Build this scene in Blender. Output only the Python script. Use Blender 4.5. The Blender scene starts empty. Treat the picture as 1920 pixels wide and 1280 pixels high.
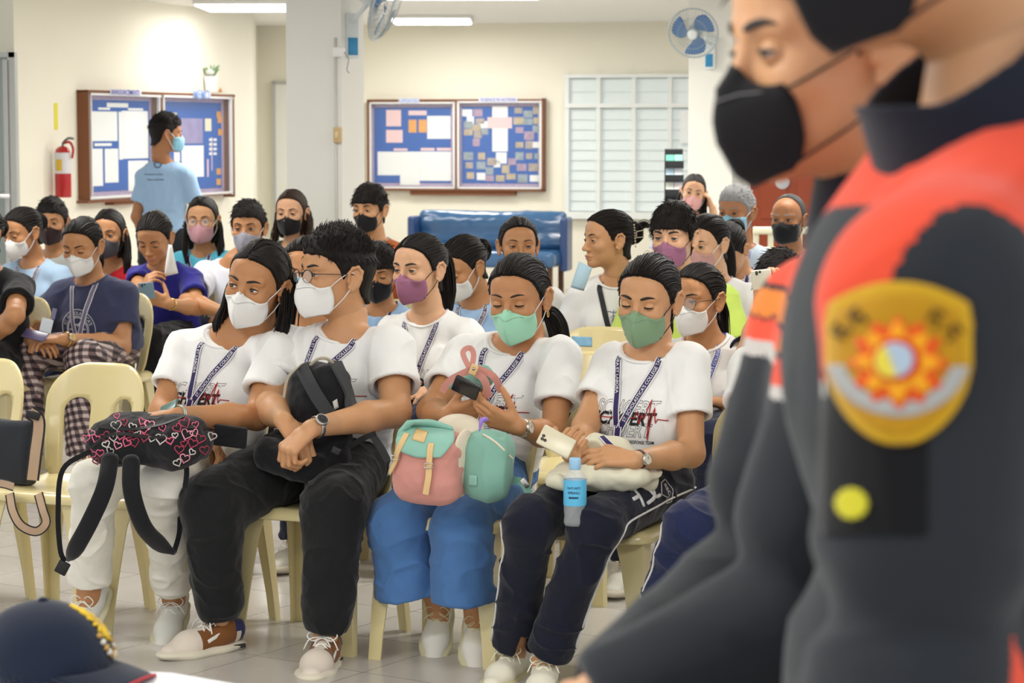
import bpy, bmesh, math, random
import numpy as np
from mathutils import Vector, Matrix
from mathutils.bvhtree import BVHTree
S = bpy.context.scene
PI = math.pi
random.seed(7)
RNG = np.random.RandomState(11)
# ---------------------------------------------------------------- camera
FPX = 4500.0; CH = 1.57; PITCH = math.atan(396.0/FPX)
cam_d = bpy.data.cameras.new('camera'); cam = bpy.data.objects.new('camera', cam_d)
S.collection.objects.link(cam); S.camera = cam
cam.location = (0, 0, CH); cam.rotation_euler = (PI/2-PITCH, 0, 0)
cam_d.sensor_width = 36.0; cam_d.lens = 36.0*FPX/1920.0
cam_d.clip_start = 0.05; cam_d.clip_end = 100
cam_d.dof.use_dof = True; cam_d.dof.focus_distance = 7.15; cam_d.dof.aperture_fstop = cam_d.lens/1000/0.0105
def P(px, py, Y):
    """point of the world that stands at depth Y behind pixel (px, py)"""
    c, s = math.cos(PITCH), math.sin(PITCH)
    x, y = px-960.0, 640.0-py
    d = np.array([x, y*s+FPX*c, y*c-FPX*s])
    return np.array([0, 0, CH]) + d*(Y/d[1])
def FL(px, py, z=0.0):
    d = P(px, py, 1.0)-np.array([0, 0, CH])
    return np.array([0, 0, CH])+d*((z-CH)/d[2])
# ---------------------------------------------------------------- light
vs = S.view_settings; S.display_settings.display_device = 'sRGB'
vs.view_transform = 'Standard'; vs.look = 'None'; vs.exposure = 0.40; vs.gamma = 1.0; vs.use_curve_mapping = False
W = bpy.data.worlds.new('world'); S.world = W; W.use_nodes = True
W.node_tree.nodes['Background'].inputs[0].default_value = (0.93, 0.96, 1.0, 1)
W.node_tree.nodes['Background'].inputs[1].default_value = 1.0
def area(name, loc, size, power, col=(1, 0.97, 0.92), rot=(0, 0, 0)):
    l = bpy.data.lights.new(name, 'AREA'); l.energy = power; l.color = col; l.shape = 'RECTANGLE'
    l.size = size[0]; l.size_y = size[1]
    o = bpy.data.objects.new(name, l); o.location = loc; o.rotation_euler = rot; S.collection.objects.link(o); return o
CEIL = 2.62
LAMPS = [(-1.9, 4.6), (1.6, 4.6), (-2.1, 8.2), (1.2, 8.2), (-2.3, 11.8), (1.6, 12.0), (-1.2, 2.2), (3.6, 3.0), (-1.2, 15.6), (1.2, 16.2), (-.4, 18.6), (3.2, 15.0)]  # the rearmost ones are added to brighten the back wall
LPOW = [24, 24, 24, 24, 30, 30, 24, 20, 44, 40, 38, 24]
for i, (x, y) in enumerate(LAMPS):
    area('ceiling_area_light', (x, y, CEIL-0.09), (1.2, 0.25), LPOW[i])
for (x, y) in ((-2.15, 20.1), (-.75, 22.6), (1.3, 21.3)): area('ceiling_area_light', (x, y, CEIL-0.07), (0.8, 0.4), 2.5 if x < -2 else 22)  # the rightmost has no fixture, an added light for the back wall
# ---------------------------------------------------------------- numpy helpers
def V3(*a): return np.array(a, float)
def nrm(v): v = np.asarray(v, float); return v/(np.linalg.norm(v)+1e-12)
def lerp(a, b, t): return np.asarray(a)*(1-t)+np.asarray(b)*t
def rotm(axis, ang): return np.array(Matrix.Rotation(ang, 3, Vector(axis)))
def smin(a, b, k):
    if k <= 0: return np.minimum(a, b)
    h = np.clip(0.5+0.5*(b-a)/k, 0, 1); return b*(1-h)+a*h-k*h*(1-h)
def _hash(i, j, k, s):
    n = (i*374761393+j*668265263+k*2147483647+s*974711) & 0x7fffffff
    n = ((n ^ (n >> 13))*1274126177) & 0x7fffffff
    return ((n ^ (n >> 16)) & 0xffff)/32767.5-1.0
def noise3(p, seed=0):
    p = np.asarray(p, float); f = np.floor(p).astype(np.int64); t = p-f; t = t*t*(3-2*t)
    r = 0
    for a in (0, 1):
        wa = t[..., 0] if a else 1-t[..., 0]
        for b in (0, 1):
            wb = t[..., 1] if b else 1-t[..., 1]
            for c in (0, 1):
                wc = t[..., 2] if c else 1-t[..., 2]
                r = r+wa*wb*wc*_hash(f[..., 0]+a, f[..., 1]+b, f[..., 2]+c, seed)
    return r
def fbm(p, seed=0, o=3):
    r = 0; a = 1.0
    for i in range(o): r = r+a*noise3(p*(2.03**i), seed+i*17); a *= 0.5
    return r
# primitives: ('cap', a, b, ra, rb, k, flatdir, flatfac) ('ell', c, r, R, k) ; sign -1 subtracts
def cap(a, b, ra, rb=None, k=0.01, fd=None, ff=1.0, s=1):
    return dict(t='cap', a=np.array(a, float), b=np.array(b, float), ra=ra, rb=ra if rb is None else rb, k=k, fd=fd, ff=ff, s=s)
def ell(c, r, R=None, k=0.01, s=1):
    return dict(t='ell', c=np.array(c, float), r=np.array(r if np.ndim(r) else (r, r, r), float), R=R, k=k, s=s)
def box(c, h, R=None, rd=0.01, k=0.005, s=1):
    return dict(t='box', c=np.array(c, float), r=np.array(h, float), R=R, rd=rd, k=k, s=s)
def pd(q, X):
    """distance of points X (n,3) to primitive q"""
    if q['t'] == 'cap':
        a, b = q['a'], q['b']; ab = b-a; pa = X-a
        if q['fd'] is not None:
            fd = q['fd']; g = 1.0/q['ff']-1.0
            pa = pa+np.outer(pa@fd, fd)*g; ab = ab+fd*(ab@fd)*g
        L = ab@ab+1e-12
        t = np.clip(pa@ab/L, 0, 1)
        dv = pa-t[:, None]*ab
        d = np.sqrt((dv*dv).sum(1))-(q['ra']+(q['rb']-q['ra'])*t)
        return d*(min(q['ff'], 1.0) if q['fd'] is not None else 1.0)
    p = X-q['c']
    if q['R'] is not None: p = p@q['R']
    if q['t'] == 'ell':
        r = q['r']; k0 = np.sqrt(((p/r)**2).sum(1)); k1 = np.sqrt(((p/(r*r))**2).sum(1))
        return np.where(k1 > 1e-9, k0*(k0-1)/(k1+1e-12), -r.min())
    a = np.abs(p)-q['r']+q['rd']
    return np.sqrt((np.maximum(a, 0)**2).sum(1))+np.minimum(a.max(1), 0)-q['rd']
def qbound(q):
    if q['t'] == 'cap':
        r = max(q['ra'], q['rb'])*max(1, q['ff']); return np.minimum(q['a'], q['b'])-r, np.maximum(q['a'], q['b'])+r
    r = q['r'] if q['R'] is None else np.abs(q['R'])@q['r']; return q['c']-r, q['c']+r
def comb(D, d, q):
    if q['s'] > 0: return smin(D, d, q['k'])
    return -smin(-D, d, q['k'])
def sdf_at(prims, X):
    D = np.full(len(X), 1.0)
    for q in prims: D = comb(D, pd(q, X), q)
    return D
def sdf_grad(prims, X, e=0.0015):
    g = np.stack([sdf_at(prims, X+np.eye(3)[i]*e)-sdf_at(prims, X-np.eye(3)[i]*e) for i in range(3)], 1)
    return g/(np.linalg.norm(g, axis=1)[:, None]+1e-9)
def volume(prims, h, post=None, sm=1):
    lo = np.min([qbound(q)[0] for q in prims if q['s'] > 0], 0)-3*h
    hi = np.max([qbound(q)[1] for q in prims if q['s'] > 0], 0)+3*h
    n = np.ceil((hi-lo)/h).astype(int)+1
    ax = [lo[i]+h*np.arange(n[i]) for i in range(3)]
    D = np.full(n, 1.0)
    for q in prims:
        bl, bh = qbound(q); m = q['k']+3*h
        i0 = np.clip(np.floor((bl-m-lo)/h).astype(int), 0, n); i1 = np.clip(np.ceil((bh+m-lo)/h).astype(int)+1, 0, n)
        if (i1 <= i0).any(): continue
        sl = tuple(slice(i0[i], i1[i]) for i in range(3))
        G = np.meshgrid(*[ax[i][sl[i]] for i in range(3)], indexing='ij')
        X = np.stack([g.ravel() for g in G], 1)
        D[sl] = comb(D[sl], pd(q, X).reshape(G[0].shape), q)
    if post is not None:
        msk = np.abs(D) < 0.03; idx = np.argwhere(msk | (D < 0))
        X = lo+idx*h; D[tuple(idx.T)] = post(X, D[tuple(idx.T)])
    return nets(D, lo, h, sm)
def nets(D, lo, h, sm=1):
    ins = D < 0; n = np.array(D.shape)
    c = [ins[a:n[0]-1+a, b:n[1]-1+b, d:n[2]-1+d] for a in (0, 1) for b in (0, 1) for d in (0, 1)]
    s = sum(x.astype(np.int8) for x in c); act = (s > 0) & (s < 8)
    idx = np.argwhere(act); N = len(idx)
    if N == 0: return np.zeros((0, 3)), np.zeros((0, 4), int)
    vid = np.full(act.shape, -1, np.int64); vid[tuple(idx.T)] = np.arange(N)
    cor = np.array([(a, b, d) for a in (0, 1) for b in (0, 1) for d in (0, 1)])
    val = np.stack([D[tuple((idx+cc).T)] for cc in cor], 1)
    acc = np.zeros((N, 3)); cnt = np.zeros(N)
    for i in range(8):
        for j in range(i+1, 8):
            if np.abs(cor[i]-cor[j]).sum() != 1: continue
            a, b = val[:, i], val[:, j]; m = (a < 0) != (b < 0)
            t = a[m]/(a[m]-b[m]); acc[m] += cor[i]+(cor[j]-cor[i])*t[:, None]; cnt[m] += 1
    V = lo+(idx+acc/cnt[:, None])*h
    Q = []
    for axis in range(3):
        u, w = [(1, 2), (2, 0), (0, 1)][axis]
        sl0 = [slice(1, -1)]*3; sl0[axis] = slice(0, -1)
        sl1 = [slice(1, -1)]*3; sl1[axis] = slice(1, None)
        a = ins[tuple(sl0)]; b = ins[tuple(sl1)]
        for flip in (0, 1):
            m = (a & ~b) if flip == 0 else (~a & b)
            e = np.argwhere(m)
            if len(e) == 0: continue
            base = e+1; base[:, axis] -= 1
            du = np.zeros(3, int); du[u] = 1; dw = np.zeros(3, int); dw[w] = 1
            q = [vid[tuple((base-du-dw).T)], vid[tuple((base-dw).T)], vid[tuple(base.T)], vid[tuple((base-du).T)]]
            q = np.stack(q if flip == 0 else q[::-1], 1); Q.append(q)
    Q = np.concatenate(Q); Q = Q[(Q >= 0).all(1)]
    for _ in range(sm): V = smooth(V, Q, 0.5)
    return V, Q
def smooth(V, Q, f=0.5):
    A = np.zeros_like(V); c = np.zeros(len(V))
    for i in range(4):
        j = (i+1) % 4
        np.add.at(A, Q[:, i], V[Q[:, j]]); np.add.at(c, Q[:, i], 1)
        np.add.at(A, Q[:, j], V[Q[:, i]]); np.add.at(c, Q[:, j], 1)
    return V*(1-f)+A/np.maximum(c, 1)[:, None]*f
def vnorm(V, Q):
    n = np.cross(V[Q[:, 2]]-V[Q[:, 0]], V[Q[:, 3]]-V[Q[:, 1]]); N = np.zeros_like(V)
    for i in range(4): np.add.at(N, Q[:, i], n)
    return N/(np.linalg.norm(N, axis=1)[:, None]+1e-12)
# ---------------------------------------------------------------- mesh building
class MB:
    """collects quads/tris of several materials into one mesh"""
    def __init__(s): s.v = []; s.f = []; s.m = []; s.n = 0; s.mats = []; s.attr = []
    def mi(s, m):
        if m not in s.mats: s.mats.append(m)
        return s.mats.index(m)
    def add(s, V, F, m, attr=None):
        V = np.asarray(V, float).reshape(-1, 3); F = [list(map(int, f)) for f in F] if not isinstance(F, np.ndarray) else F
        s.v.append(V); s.f.append((F, s.n)); s.m.append((s.mi(m), len(F))); s.n += len(V)
        s.attr.append(np.zeros((len(V), 2)) if attr is None else attr)
    def xf(s, M):
        M = np.array(M); s.v = [v@M[:3, :3].T+M[:3, 3] for v in s.v]; return s
    def mesh(s, name, smooth_=True):
        me = bpy.data.meshes.new(name)
        V = np.concatenate(s.v) if s.v else np.zeros((0, 3))
        lv, ls, tot = [], [], 0
        for F, off in s.f:
            if isinstance(F, np.ndarray):
                k = F.shape[1]; lv.append((F+off).ravel()); ls.append(tot+k*np.arange(len(F))); tot += k*len(F)
            else:
                for f in F: lv.append(np.array(f)+off); ls.append(np.array([tot])); tot += len(f)
        lv = np.concatenate(lv).astype(np.int32); ls = np.concatenate(ls).astype(np.int32)
        me.vertices.add(len(V)); me.vertices.foreach_set('co', V.ravel().astype(np.float32))
        me.loops.add(len(lv)); me.loops.foreach_set('vertex_index', lv)
        me.polygons.add(len(ls)); me.polygons.foreach_set('loop_start', ls)
        mi = np.concatenate([np.full(c, i, np.int32) for i, c in s.m]); me.polygons.foreach_set('material_index', mi)
        me.polygons.foreach_set('use_smooth', np.full(len(ls), smooth_))
        for m in s.mats: me.materials.append(m)
        me.update(calc_edges=True); me.validate()
        A = np.concatenate(s.attr)
        if np.abs(A).max() > 0 and len(me.vertices) == len(A):
            at = me.attributes.new('flow', 'FLOAT_VECTOR', 'POINT')
            at.data.foreach_set('vector', np.concatenate([A, np.zeros((len(A), 1))], 1).ravel().astype(np.float32))
        return me
    def obj(s, name, parent=None, smooth_=True, loc=None):
        if loc is not None: s.v = [v-np.asarray(loc) for v in s.v]
        o = bpy.data.objects.new(name, s.mesh(name, smooth_)); S.collection.objects.link(o)
        if loc is not None: o.location = loc
        if parent is not None: o.parent = parent; o.matrix_parent_inverse = Matrix.Translation(-parent.location)
        return o
def tube(pts, r, n=8, closed=False, flat=None, cap_=True):
    """swept tube; r scalar or list; flat=(dir,fac) squashes"""
    pts = np.asarray(pts, float); m = len(pts); r = np.full(m, r) if np.ndim(r) == 0 else np.asarray(r, float)
    if closed: T = np.roll(pts, -1, 0)-np.roll(pts, 1, 0)
    else: T = np.gradient(pts, axis=0)
    T /= np.linalg.norm(T, axis=1)[:, None]+1e-12
    ref = np.array([0, 0, 1.0]) if abs(T[0][2]) < 0.9 else np.array([1.0, 0, 0])
    V = []; u = nrm(np.cross(T[0], ref))
    for i in range(m):
        u = nrm(u-T[i]*(u@T[i])); w = np.cross(T[i], u)
        a = np.arange(n)*2*PI/n
        ring = np.outer(np.cos(a), u)+np.outer(np.sin(a), w)
        if flat is not None:
            fd = np.asarray(flat[0][i] if np.ndim(flat[0]) == 2 else flat[0]); ring = ring-np.outer(ring@fd, fd)*(1-flat[1])
        V.append(pts[i]+ring*r[i])
    V = np.concatenate(V); F = []
    for i in range(m if closed else m-1):
        a, b = i*n, ((i+1) % m)*n
        for j in range(n): F.append((a+j, a+(j+1) % n, b+(j+1) % n, b+j))
    F = np.array(F)[:, ::-1]
    if cap_ and not closed:
        F = [tuple(f) for f in F]+[tuple(range(n)), tuple(reversed(range((m-1)*n, m*n)))]
    return V, F
def grid(fn, nu, nv, closeu=False):
    V = np.array([fn(i/(nu if closeu else nu-1), j/(nv-1)) for i in range(nu) for j in range(nv)])
    F = np.array([(i*nv+j, ((i+1) % nu)*nv+j, ((i+1) % nu)*nv+j+1, i*nv+j+1) for i in range(nu if closeu else nu-1) for j in range(nv-1)])
    return V, F
def thick(V, F, N, t):
    """two-sided slab from a grid sheet"""
    F = np.asarray(F); n = len(V); V2 = np.concatenate([V, V-N*t])
    E = {}
    for f in F:
        for i in range(4):
            e = (f[i], f[(i+1) % 4]); E[e] = 1
    side = [(b, a, a+n, b+n) for (a, b) in E if (b, a) not in E]
    return V2, np.concatenate([F, F[:, ::-1]+n, np.array(side)])
def boxm(c, h, R=None, bev=0.0):
    c = np.asarray(c, float); h = np.asarray(h, float)
    if bev <= 0:
        V = np.array([(x, y, z) for x in (-1, 1) for y in (-1, 1) for z in (-1, 1)])*h
        F = np.array([(0, 1, 3, 2), (4, 6, 7, 5), (0, 4, 5, 1), (2, 3, 7, 6), (0, 2, 6, 4), (1, 5, 7, 3)])
    else:
        bm = bmesh.new(); bmesh.ops.create_cube(bm, size=2)
        for v in bm.verts: v.co = Vector((v.co.x*h[0], v.co.y*h[1], v.co.z*h[2]))
        bmesh.ops.bevel(bm, geom=bm.edges[:], offset=min(bev, 0.98*h.min()), segments=2, profile=0.6, affect='EDGES')
        V = np.array([v.co[:] for v in bm.verts]); F = [[v.index for v in f.verts] for f in bm.faces]
        bm.free()
    if R is not None: V = V@np.array(R).T
    return V+c, F
def lathe(prof, n=24, c=(0, 0, 0), R=None):
    prof = np.asarray(prof, float); m = len(prof)
    V = np.array([(r*math.cos(a), r*math.sin(a), z) for r, z in prof for a in np.arange(n)*2*PI/n])
    F = np.array([(i*n+j, i*n+(j+1) % n, (i+1)*n+(j+1) % n, (i+1)*n+j) for i in range(m-1) for j in range(n)])
    if R is not None: V = V@np.array(R).T
    return V+np.asarray(c), F
def poly_extrude(pts, t, fr):
    """flat polygon pts (2D) in frame fr=(o,x,y,n) extruded t back"""
    o, x, y, n = fr; m = len(pts)
    A = np.array([o+p[0]*x+p[1]*y for p in pts]); V = np.concatenate([A, A-n*t])
    F = [tuple(range(m)), tuple(reversed(range(m, 2*m)))]+[(i, i+m, (i+1) % m+m, (i+1) % m) for i in range(m)]
    return V, F
def catmull(pts, n=8):
    pts = np.asarray(pts, float); P0 = np.vstack([2*pts[0]-pts[1], pts, 2*pts[-1]-pts[-2]]); out = []
    for i in range(1, len(P0)-2):
        for t in np.arange(n)/n:
            a, b, c, d = P0[i-1:i+3]
            out.append(0.5*((2*b)+(-a+c)*t+(2*a-5*b+4*c-d)*t*t+(-a+3*b-3*c+d)*t**3))
    out.append(pts[-1]); return np.array(out)
# ---------------------------------------------------------------- things
def empty(name, loc, label, cat, group=None):
    o = bpy.data.objects.new(name, None); S.collection.objects.link(o); o.location = loc
    o.empty_display_size = 0.05
    tag(o, label, cat, group); return o
def tag(o, label, cat, group=None):
    o['label'] = label; o['category'] = cat
    if group: o['group'] = group
    return o
def struct(o): o['kind'] = 'structure'; return o
# ---------------------------------------------------------------- materials
MATS = {}
def srgb(h):
    if not isinstance(h, str): return tuple(h)
    c = [int(h[i:i+2], 16)/255 for i in (0, 2, 4)]
    return tuple(x/12.92 if x <= 0.04045 else ((x+0.055)/1.055)**2.4 for x in c)
def mat(name, col, rough=0.6, bump=0.0, bscale=60.0, var=0.0, vscale=6.0, sss=0.0, metal=0.0, spec=0.4, trans=0.0, emit=None, sheen=0.0, coat=0.0, alpha=1.0, stretch=None):
    if name in MATS: return MATS[name]
    m = bpy.data.materials.new(name); m.use_nodes = True; nt = m.node_tree; b = nt.nodes['Principled BSDF']
    c = srgb(col); b.inputs['Base Color'].default_value = (*c, 1); b.inputs['Roughness'].default_value = rough
    b.inputs['Metallic'].default_value = metal; b.inputs['Specular IOR Level'].default_value = spec
    if sss: b.inputs['Subsurface Weight'].default_value = sss; b.inputs['Subsurface Radius'].default_value = (0.012, 0.005, 0.003); b.inputs['Subsurface Scale'].default_value = 0.6
    if trans: b.inputs['Transmission Weight'].default_value = trans
    if sheen: b.inputs['Sheen Weight'].default_value = sheen
    if coat: b.inputs['Coat Weight'].default_value = coat; b.inputs['Coat Roughness'].default_value = 0.1
    if alpha < 1: b.inputs['Alpha'].default_value = alpha
    if emit: b.inputs['Emission Color'].default_value = (*srgb(emit[0]), 1); b.inputs['Emission Strength'].default_value = emit[1]
    tc = nt.nodes.new('ShaderNodeTexCoord'); src = tc.outputs['Object']
    if stretch:
        mp = nt.nodes.new('ShaderNodeMapping'); mp.inputs['Scale'].default_value = stretch; nt.links.new(src, mp.inputs[0]); src = mp.outputs[0]
    if bump:
        n = nt.nodes.new('ShaderNodeTexNoise'); n.inputs['Scale'].default_value = bscale; n.inputs['Detail'].default_value = 3; nt.links.new(src, n.inputs['Vector'])
        bp = nt.nodes.new('ShaderNodeBump'); bp.inputs['Strength'].default_value = bump; bp.inputs['Distance'].default_value = 0.01
        nt.links.new(n.outputs[0], bp.inputs['Height']); nt.links.new(bp.outputs[0], b.inputs['Normal'])
    if var:
        n2 = nt.nodes.new('ShaderNodeTexNoise'); n2.inputs['Scale'].default_value = vscale; n2.inputs['Detail'].default_value = 4; nt.links.new(src, n2.inputs['Vector'])
        mx = nt.nodes.new('ShaderNodeMix'); mx.data_type = 'RGBA'
        mx.inputs[6].default_value = (*[x*(1-var) for x in c], 1); mx.inputs[7].default_value = (*[min(1, x*(1+var)) for x in c], 1)
        nt.links.new(n2.outputs[0], mx.inputs[0]); nt.links.new(mx.outputs[2], b.inputs['Base Color'])
    MATS[name] = m; return m
def hairmat(name, col, gray=0.0):
    if name in MATS: return MATS[name]
    m = mat(name, col, rough=0.45, spec=0.20); nt = m.node_tree; b = nt.nodes['Principled BSDF']
    at = nt.nodes.new('ShaderNodeAttribute'); at.attribute_name = 'flow'
    mp = nt.nodes.new('ShaderNodeMapping'); mp.inputs['Scale'].default_value = (60, 6, 1); nt.links.new(at.outputs['Vector'], mp.inputs[0])
    n = nt.nodes.new('ShaderNodeTexNoise'); n.inputs['Scale'].default_value = 1.0; n.inputs['Detail'].default_value = 5; nt.links.new(mp.outputs[0], n.inputs['Vector'])
    bp = nt.nodes.new('ShaderNodeBump'); bp.inputs['Strength'].default_value = 0.9; bp.inputs['Distance'].default_value = 0.004
    nt.links.new(n.outputs[0], bp.inputs['Height']); nt.links.new(bp.outputs[0], b.inputs['Normal'])
    c = srgb(col); cr = nt.nodes.new('ShaderNodeMix'); cr.data_type = 'RGBA'; cr.inputs[6].default_value = (*[x*0.55 for x in c], 1)
    cr.inputs[7].default_value = (*[min(1, x*1.7+gray*0.3) for x in c], 1); nt.links.new(n.outputs[0], cr.inputs[0]); nt.links.new(cr.outputs[2], b.inputs['Base Color'])
    return m
def skinmat(tone):
    cols = ['BD875C', 'C8956B', 'AC7650', 'D6A682', '9C6A48']
    return mat('skin_%s' % ['tan', 'warm', 'brown', 'fair', 'deep'][tone], cols[tone], rough=0.48, sss=0.15, bump=0.04, bscale=220, var=0.06, vscale=25, spec=0.4)
def cloth(name, col, rough=0.85, bump=0.12, var=0.03): return mat(name, col, rough=rough, bump=bump, bscale=38, var=var, vscale=14, spec=0.2, sheen=0.15)
# ================================================================ heads (local: +Y face, +Z up, origin between the eyes' height and the ears)
def head_prims(ears=True):
    q = [ell((0, -.012, .035), (.073, .093, .082), k=0),
         ell((0, .028, -.002), (.062, .062, .082), k=.03),
         ell((0, .030, -.058), (.053, .056, .050), k=.03),
         ell((0, .072, -.094), (.022, .019, .018), k=.025),
         ell((0, .050, .045), (.055, .044, .045), k=.02)]
    for s in (-1, 1):
        q += [ell((s*.040, .062, -.024), (.020, .020, .019), k=.02),
              cap((s*.012, .0865, .021), (s*.046, .074, .022), .007, .006, k=.016)]
    for s in (-1, 1): q.append(ell((s*.032, .103, .000), (.021, .018, .0125), k=.014, s=-1))
    q += [cap((0, .086, .010), (0, .106, -.030), .0075, .0095, k=.012), ell((0, .109, -.034), (.0105, .010, .0095), k=.006)]
    for s in (-1, 1): q.append(ell((s*.0125, .098, -.037), (.0075, .009, .0075), k=.006))
    q += [ell((0, .090, -.063), (.024, .013, .0075), k=.008), ell((0, .087, -.074), (.019, .012, .0075), k=.006)]
    q.append(cap((-.020, .100, -.0675), (.020, .100, -.0675), .0022, k=.004, s=-1))
    q.append(cap((0, -.028, -.05), (0, -.042, -.135), .050, .050, k=.03))
    if ears:
        for s in (-1, 1):
            R = rotm((0, 0, 1), s*0.42)
            q.append(ell((s*.079, -.012, -.006), (.0055, .019, .031), R, k=.008))
            o = [(.076, .004, -.012), (.080, .006, .010), (.084, -.002, .024), (.088, -.016, .028), (.091, -.027, .016), (.088, -.026, -.004), (.083, -.018, -.022), (.078, -.008, -.034), (.075, .001, -.028)]
            for a, b in zip(o[:-1], o[1:]): q.append(cap((s*a[0], a[1], a[2]), (s*b[0], b[1], b[2]), .0042, k=.004))
            q.append(ell((s*.088, -.007, -.004), (.007, .009, .014), R, k=.005, s=-1))
    return q
HP = head_prims(False); HPE = head_prims(True)
HP_NOFEAT = [ell((0, -.012, .035), (.073, .093, .082), k=0), ell((0, .028, -.002), (.064, .064, .082), k=.03), ell((0, .030, -.058), (.053, .056, .050), k=.03), ell((0, .050, .045), (.055, .044, .045), k=.02), cap((0, -.028, -.05), (0, -.042, -.12), .050, .046, k=.03)]
def snap(prims, X, off=0.0, it=6):
    X = np.array(X, float)
    for _ in range(it):
        d = sdf_at(prims, X); X = X-(d-off)[:, None]*sdf_grad(prims, X)
    return X
def pushout(prims, X, off, it=4):
    X = np.array(X, float)
    for _ in range(it):
        d = sdf_at(prims, X); X = X+np.maximum(off-d, 0)[:, None]*sdf_grad(prims, X)
    return X
_HEAD = {}
def head_geo(h):
    if h not in _HEAD:
        _HEAD[h] = volume(HPE, h, sm=1)
    V, F = _HEAD[h]; return V.copy(), F
def sphere_patch(c, r, fn, nu=14, nv=8):
    V, F = grid(fn, nu, nv); return np.asarray(c)+V*r, F
def add_eyes(mb, skin, look=(0, 0), closed=0.0, lod=1, brow=None, browc=None, lift=0.0):
    """eyeballs, lids, lash lines and brows. look=(side to local -X, up), closed 0..1"""
    white = mat('eye_white', (.80, .77, .74), rough=.25, spec=.5); iris = mat('iris_brown', (.045, .02, .01), rough=.12, spec=.8); lash = mat('lash_dark', (.012, .009, .008), rough=.5)
    for s in (-1, 1):
        c = np.array([s*.032, .0768, .000]); r = .0128
        g = nrm((-look[0]-s*0.03, 1, look[1])); u = nrm(np.cross(g, (0, 0, 1))); w = np.cross(u, g)
        def ep(a, b):
            th = b*PI*.62; ph = a*2*PI; return g*math.cos(th)+(u*math.cos(ph)+w*math.sin(ph))*math.sin(th)
        V, F = grid(ep, 18, 16, closeu=True); V = c+V*r
        rows = np.arange(len(F)) % 15
        mb.add(V, F[rows < 5], iris); mb.add(V, F[rows >= 5], white)
        # lids: surfaces over the ball between lid line and socket edge
        up = lerp(.31, -.22, closed); dn = -.30
        def lid(e0, e1, rr):
            def f(a, b):
                az = (a-.5)*3.1; fall = max(math.cos(az*1.22), .02)**0.75
                e = e0*fall+(e1-e0*fall)*b if e1 > 0 else e0*fall+(e1-e0*fall)*b
                k = rr+0.0007*(1-b); 
                return np.array([math.sin(az)*math.cos(e), math.cos(az)*math.cos(e), math.sin(e)])*k
            return f
        for e0, e1 in ((up, 1.15), (dn, -1.1)):
            V, F = grid(lid(e0, e1, 1.08), 18, 6); V = c+V*r
            mb.add(V, F if e1 < 0 else F[:, ::-1], skin)
        az = np.linspace(-1.12, 1.12, 12)
        e = up*np.maximum(np.cos(az*1.22), .02)**.75
        L = c+np.stack([np.sin(az)*np.cos(e), np.cos(az)*np.cos(e), np.sin(e)-(.05 if closed > .5 else 0)], 1)*r*1.13
        rad = .0011*np.sin(np.linspace(.25, PI-.25, 12))+.0004
        V, F = tube(L, rad*(1.8 if closed > .4 else 1.5), 5); mb.add(V, F, lash)
        e = dn*np.maximum(np.cos(az*1.22), .02)**.75; L = c+np.stack([np.sin(az)*np.cos(e), np.cos(az)*np.cos(e), np.sin(e)], 1)*r*1.12
        V, F = tube(L, .0004, 4); mb.add(V, F, skin if lod else lash)
        if brow is not False:
            bx = np.linspace(.0125, .050, 9); bz = .0205+lift+.0055*np.sin(np.linspace(.1, 2.5, 9)); 
            pts = snap(HP, np.stack([s*bx, .10-bx*.35, bz], 1), .0003)
            rr = np.array([.0018, .0030, .0033, .0032, .0030, .0027, .0022, .0015, .0006])*(1.0 if brow is None else brow)
            V, F = tube(catmull(pts, 2), np.interp(np.linspace(0, 1, 17), np.linspace(0, 1, 9), rr), 6, flat=((0, 1, 0), .35)); mb.add(V, F, browc or lash)
def mouth(mb):
    lip = mat('lips', (.50, .19, .16), rough=.4)
    for z, r, y in ((-.0635, .0035, .104), (-.0725, .0042, .100)):
        x = np.linspace(-.022, .022, 11); pts = snap(HP, np.stack([x, np.full(11, y), z+abs(x)*.10], 1), -.001)
        V, F = tube(pts, r*np.sin(np.linspace(.25, PI-.25, 11)), 8, flat=((0, 1, 0), .6)); mb.add(V, F, lip)
# ---------------------------------------------------------------- hair
def hairline(style):
    Y = {'pulled': [(-.12, -.085), (-.08, -.080), (-.045, -.060), (-.030, .012), (.002, .018), (.015, -.004), (.026, .012), (.038, .036), (.055, .060), (.078, .080), (.12, .094)],
         'down':   [(-.12, -.13), (-.06, -.13), (-.030, -.13), (-.015, -.12), (.010, -.05), (.022, .004), (.036, .034), (.055, .058), (.078, .078), (.12, .092)],
         'short':  [(-.12, -.075), (-.08, -.070), (-.045, -.045), (-.030, .012), (.002, .020), (.014, -.012), (.026, .008), (.042, .034), (.060, .044), (.085, .054), (.12, .058)],
         'fringe': [(-.12, -.075), (-.08, -.070), (-.045, -.045), (-.030, .012), (.002, .020), (.016, -.016), (.030, .006), (.042, .028), (.060, .030), (.085, .034), (.12, .036)],
         'bald':   [(-.12, -.075), (-.08, -.070), (-.045, -.045), (-.030, .012), (.002, .020), (.010, .00), (.020, .045), (.03, .085), (.05, .14), (.085, .16), (.12, .16)]}[style]
    a = np.array(Y); return lambda y: np.interp(y, a[:, 0], a[:, 1])
TIE = {'pony': (0, -.108, -.005), 'low': (0, -.100, -.050), 'bun': (0, -.105, .015), 'high': (0, -.100, .05), 'side': (-.030, -.098, -.050)}
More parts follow.
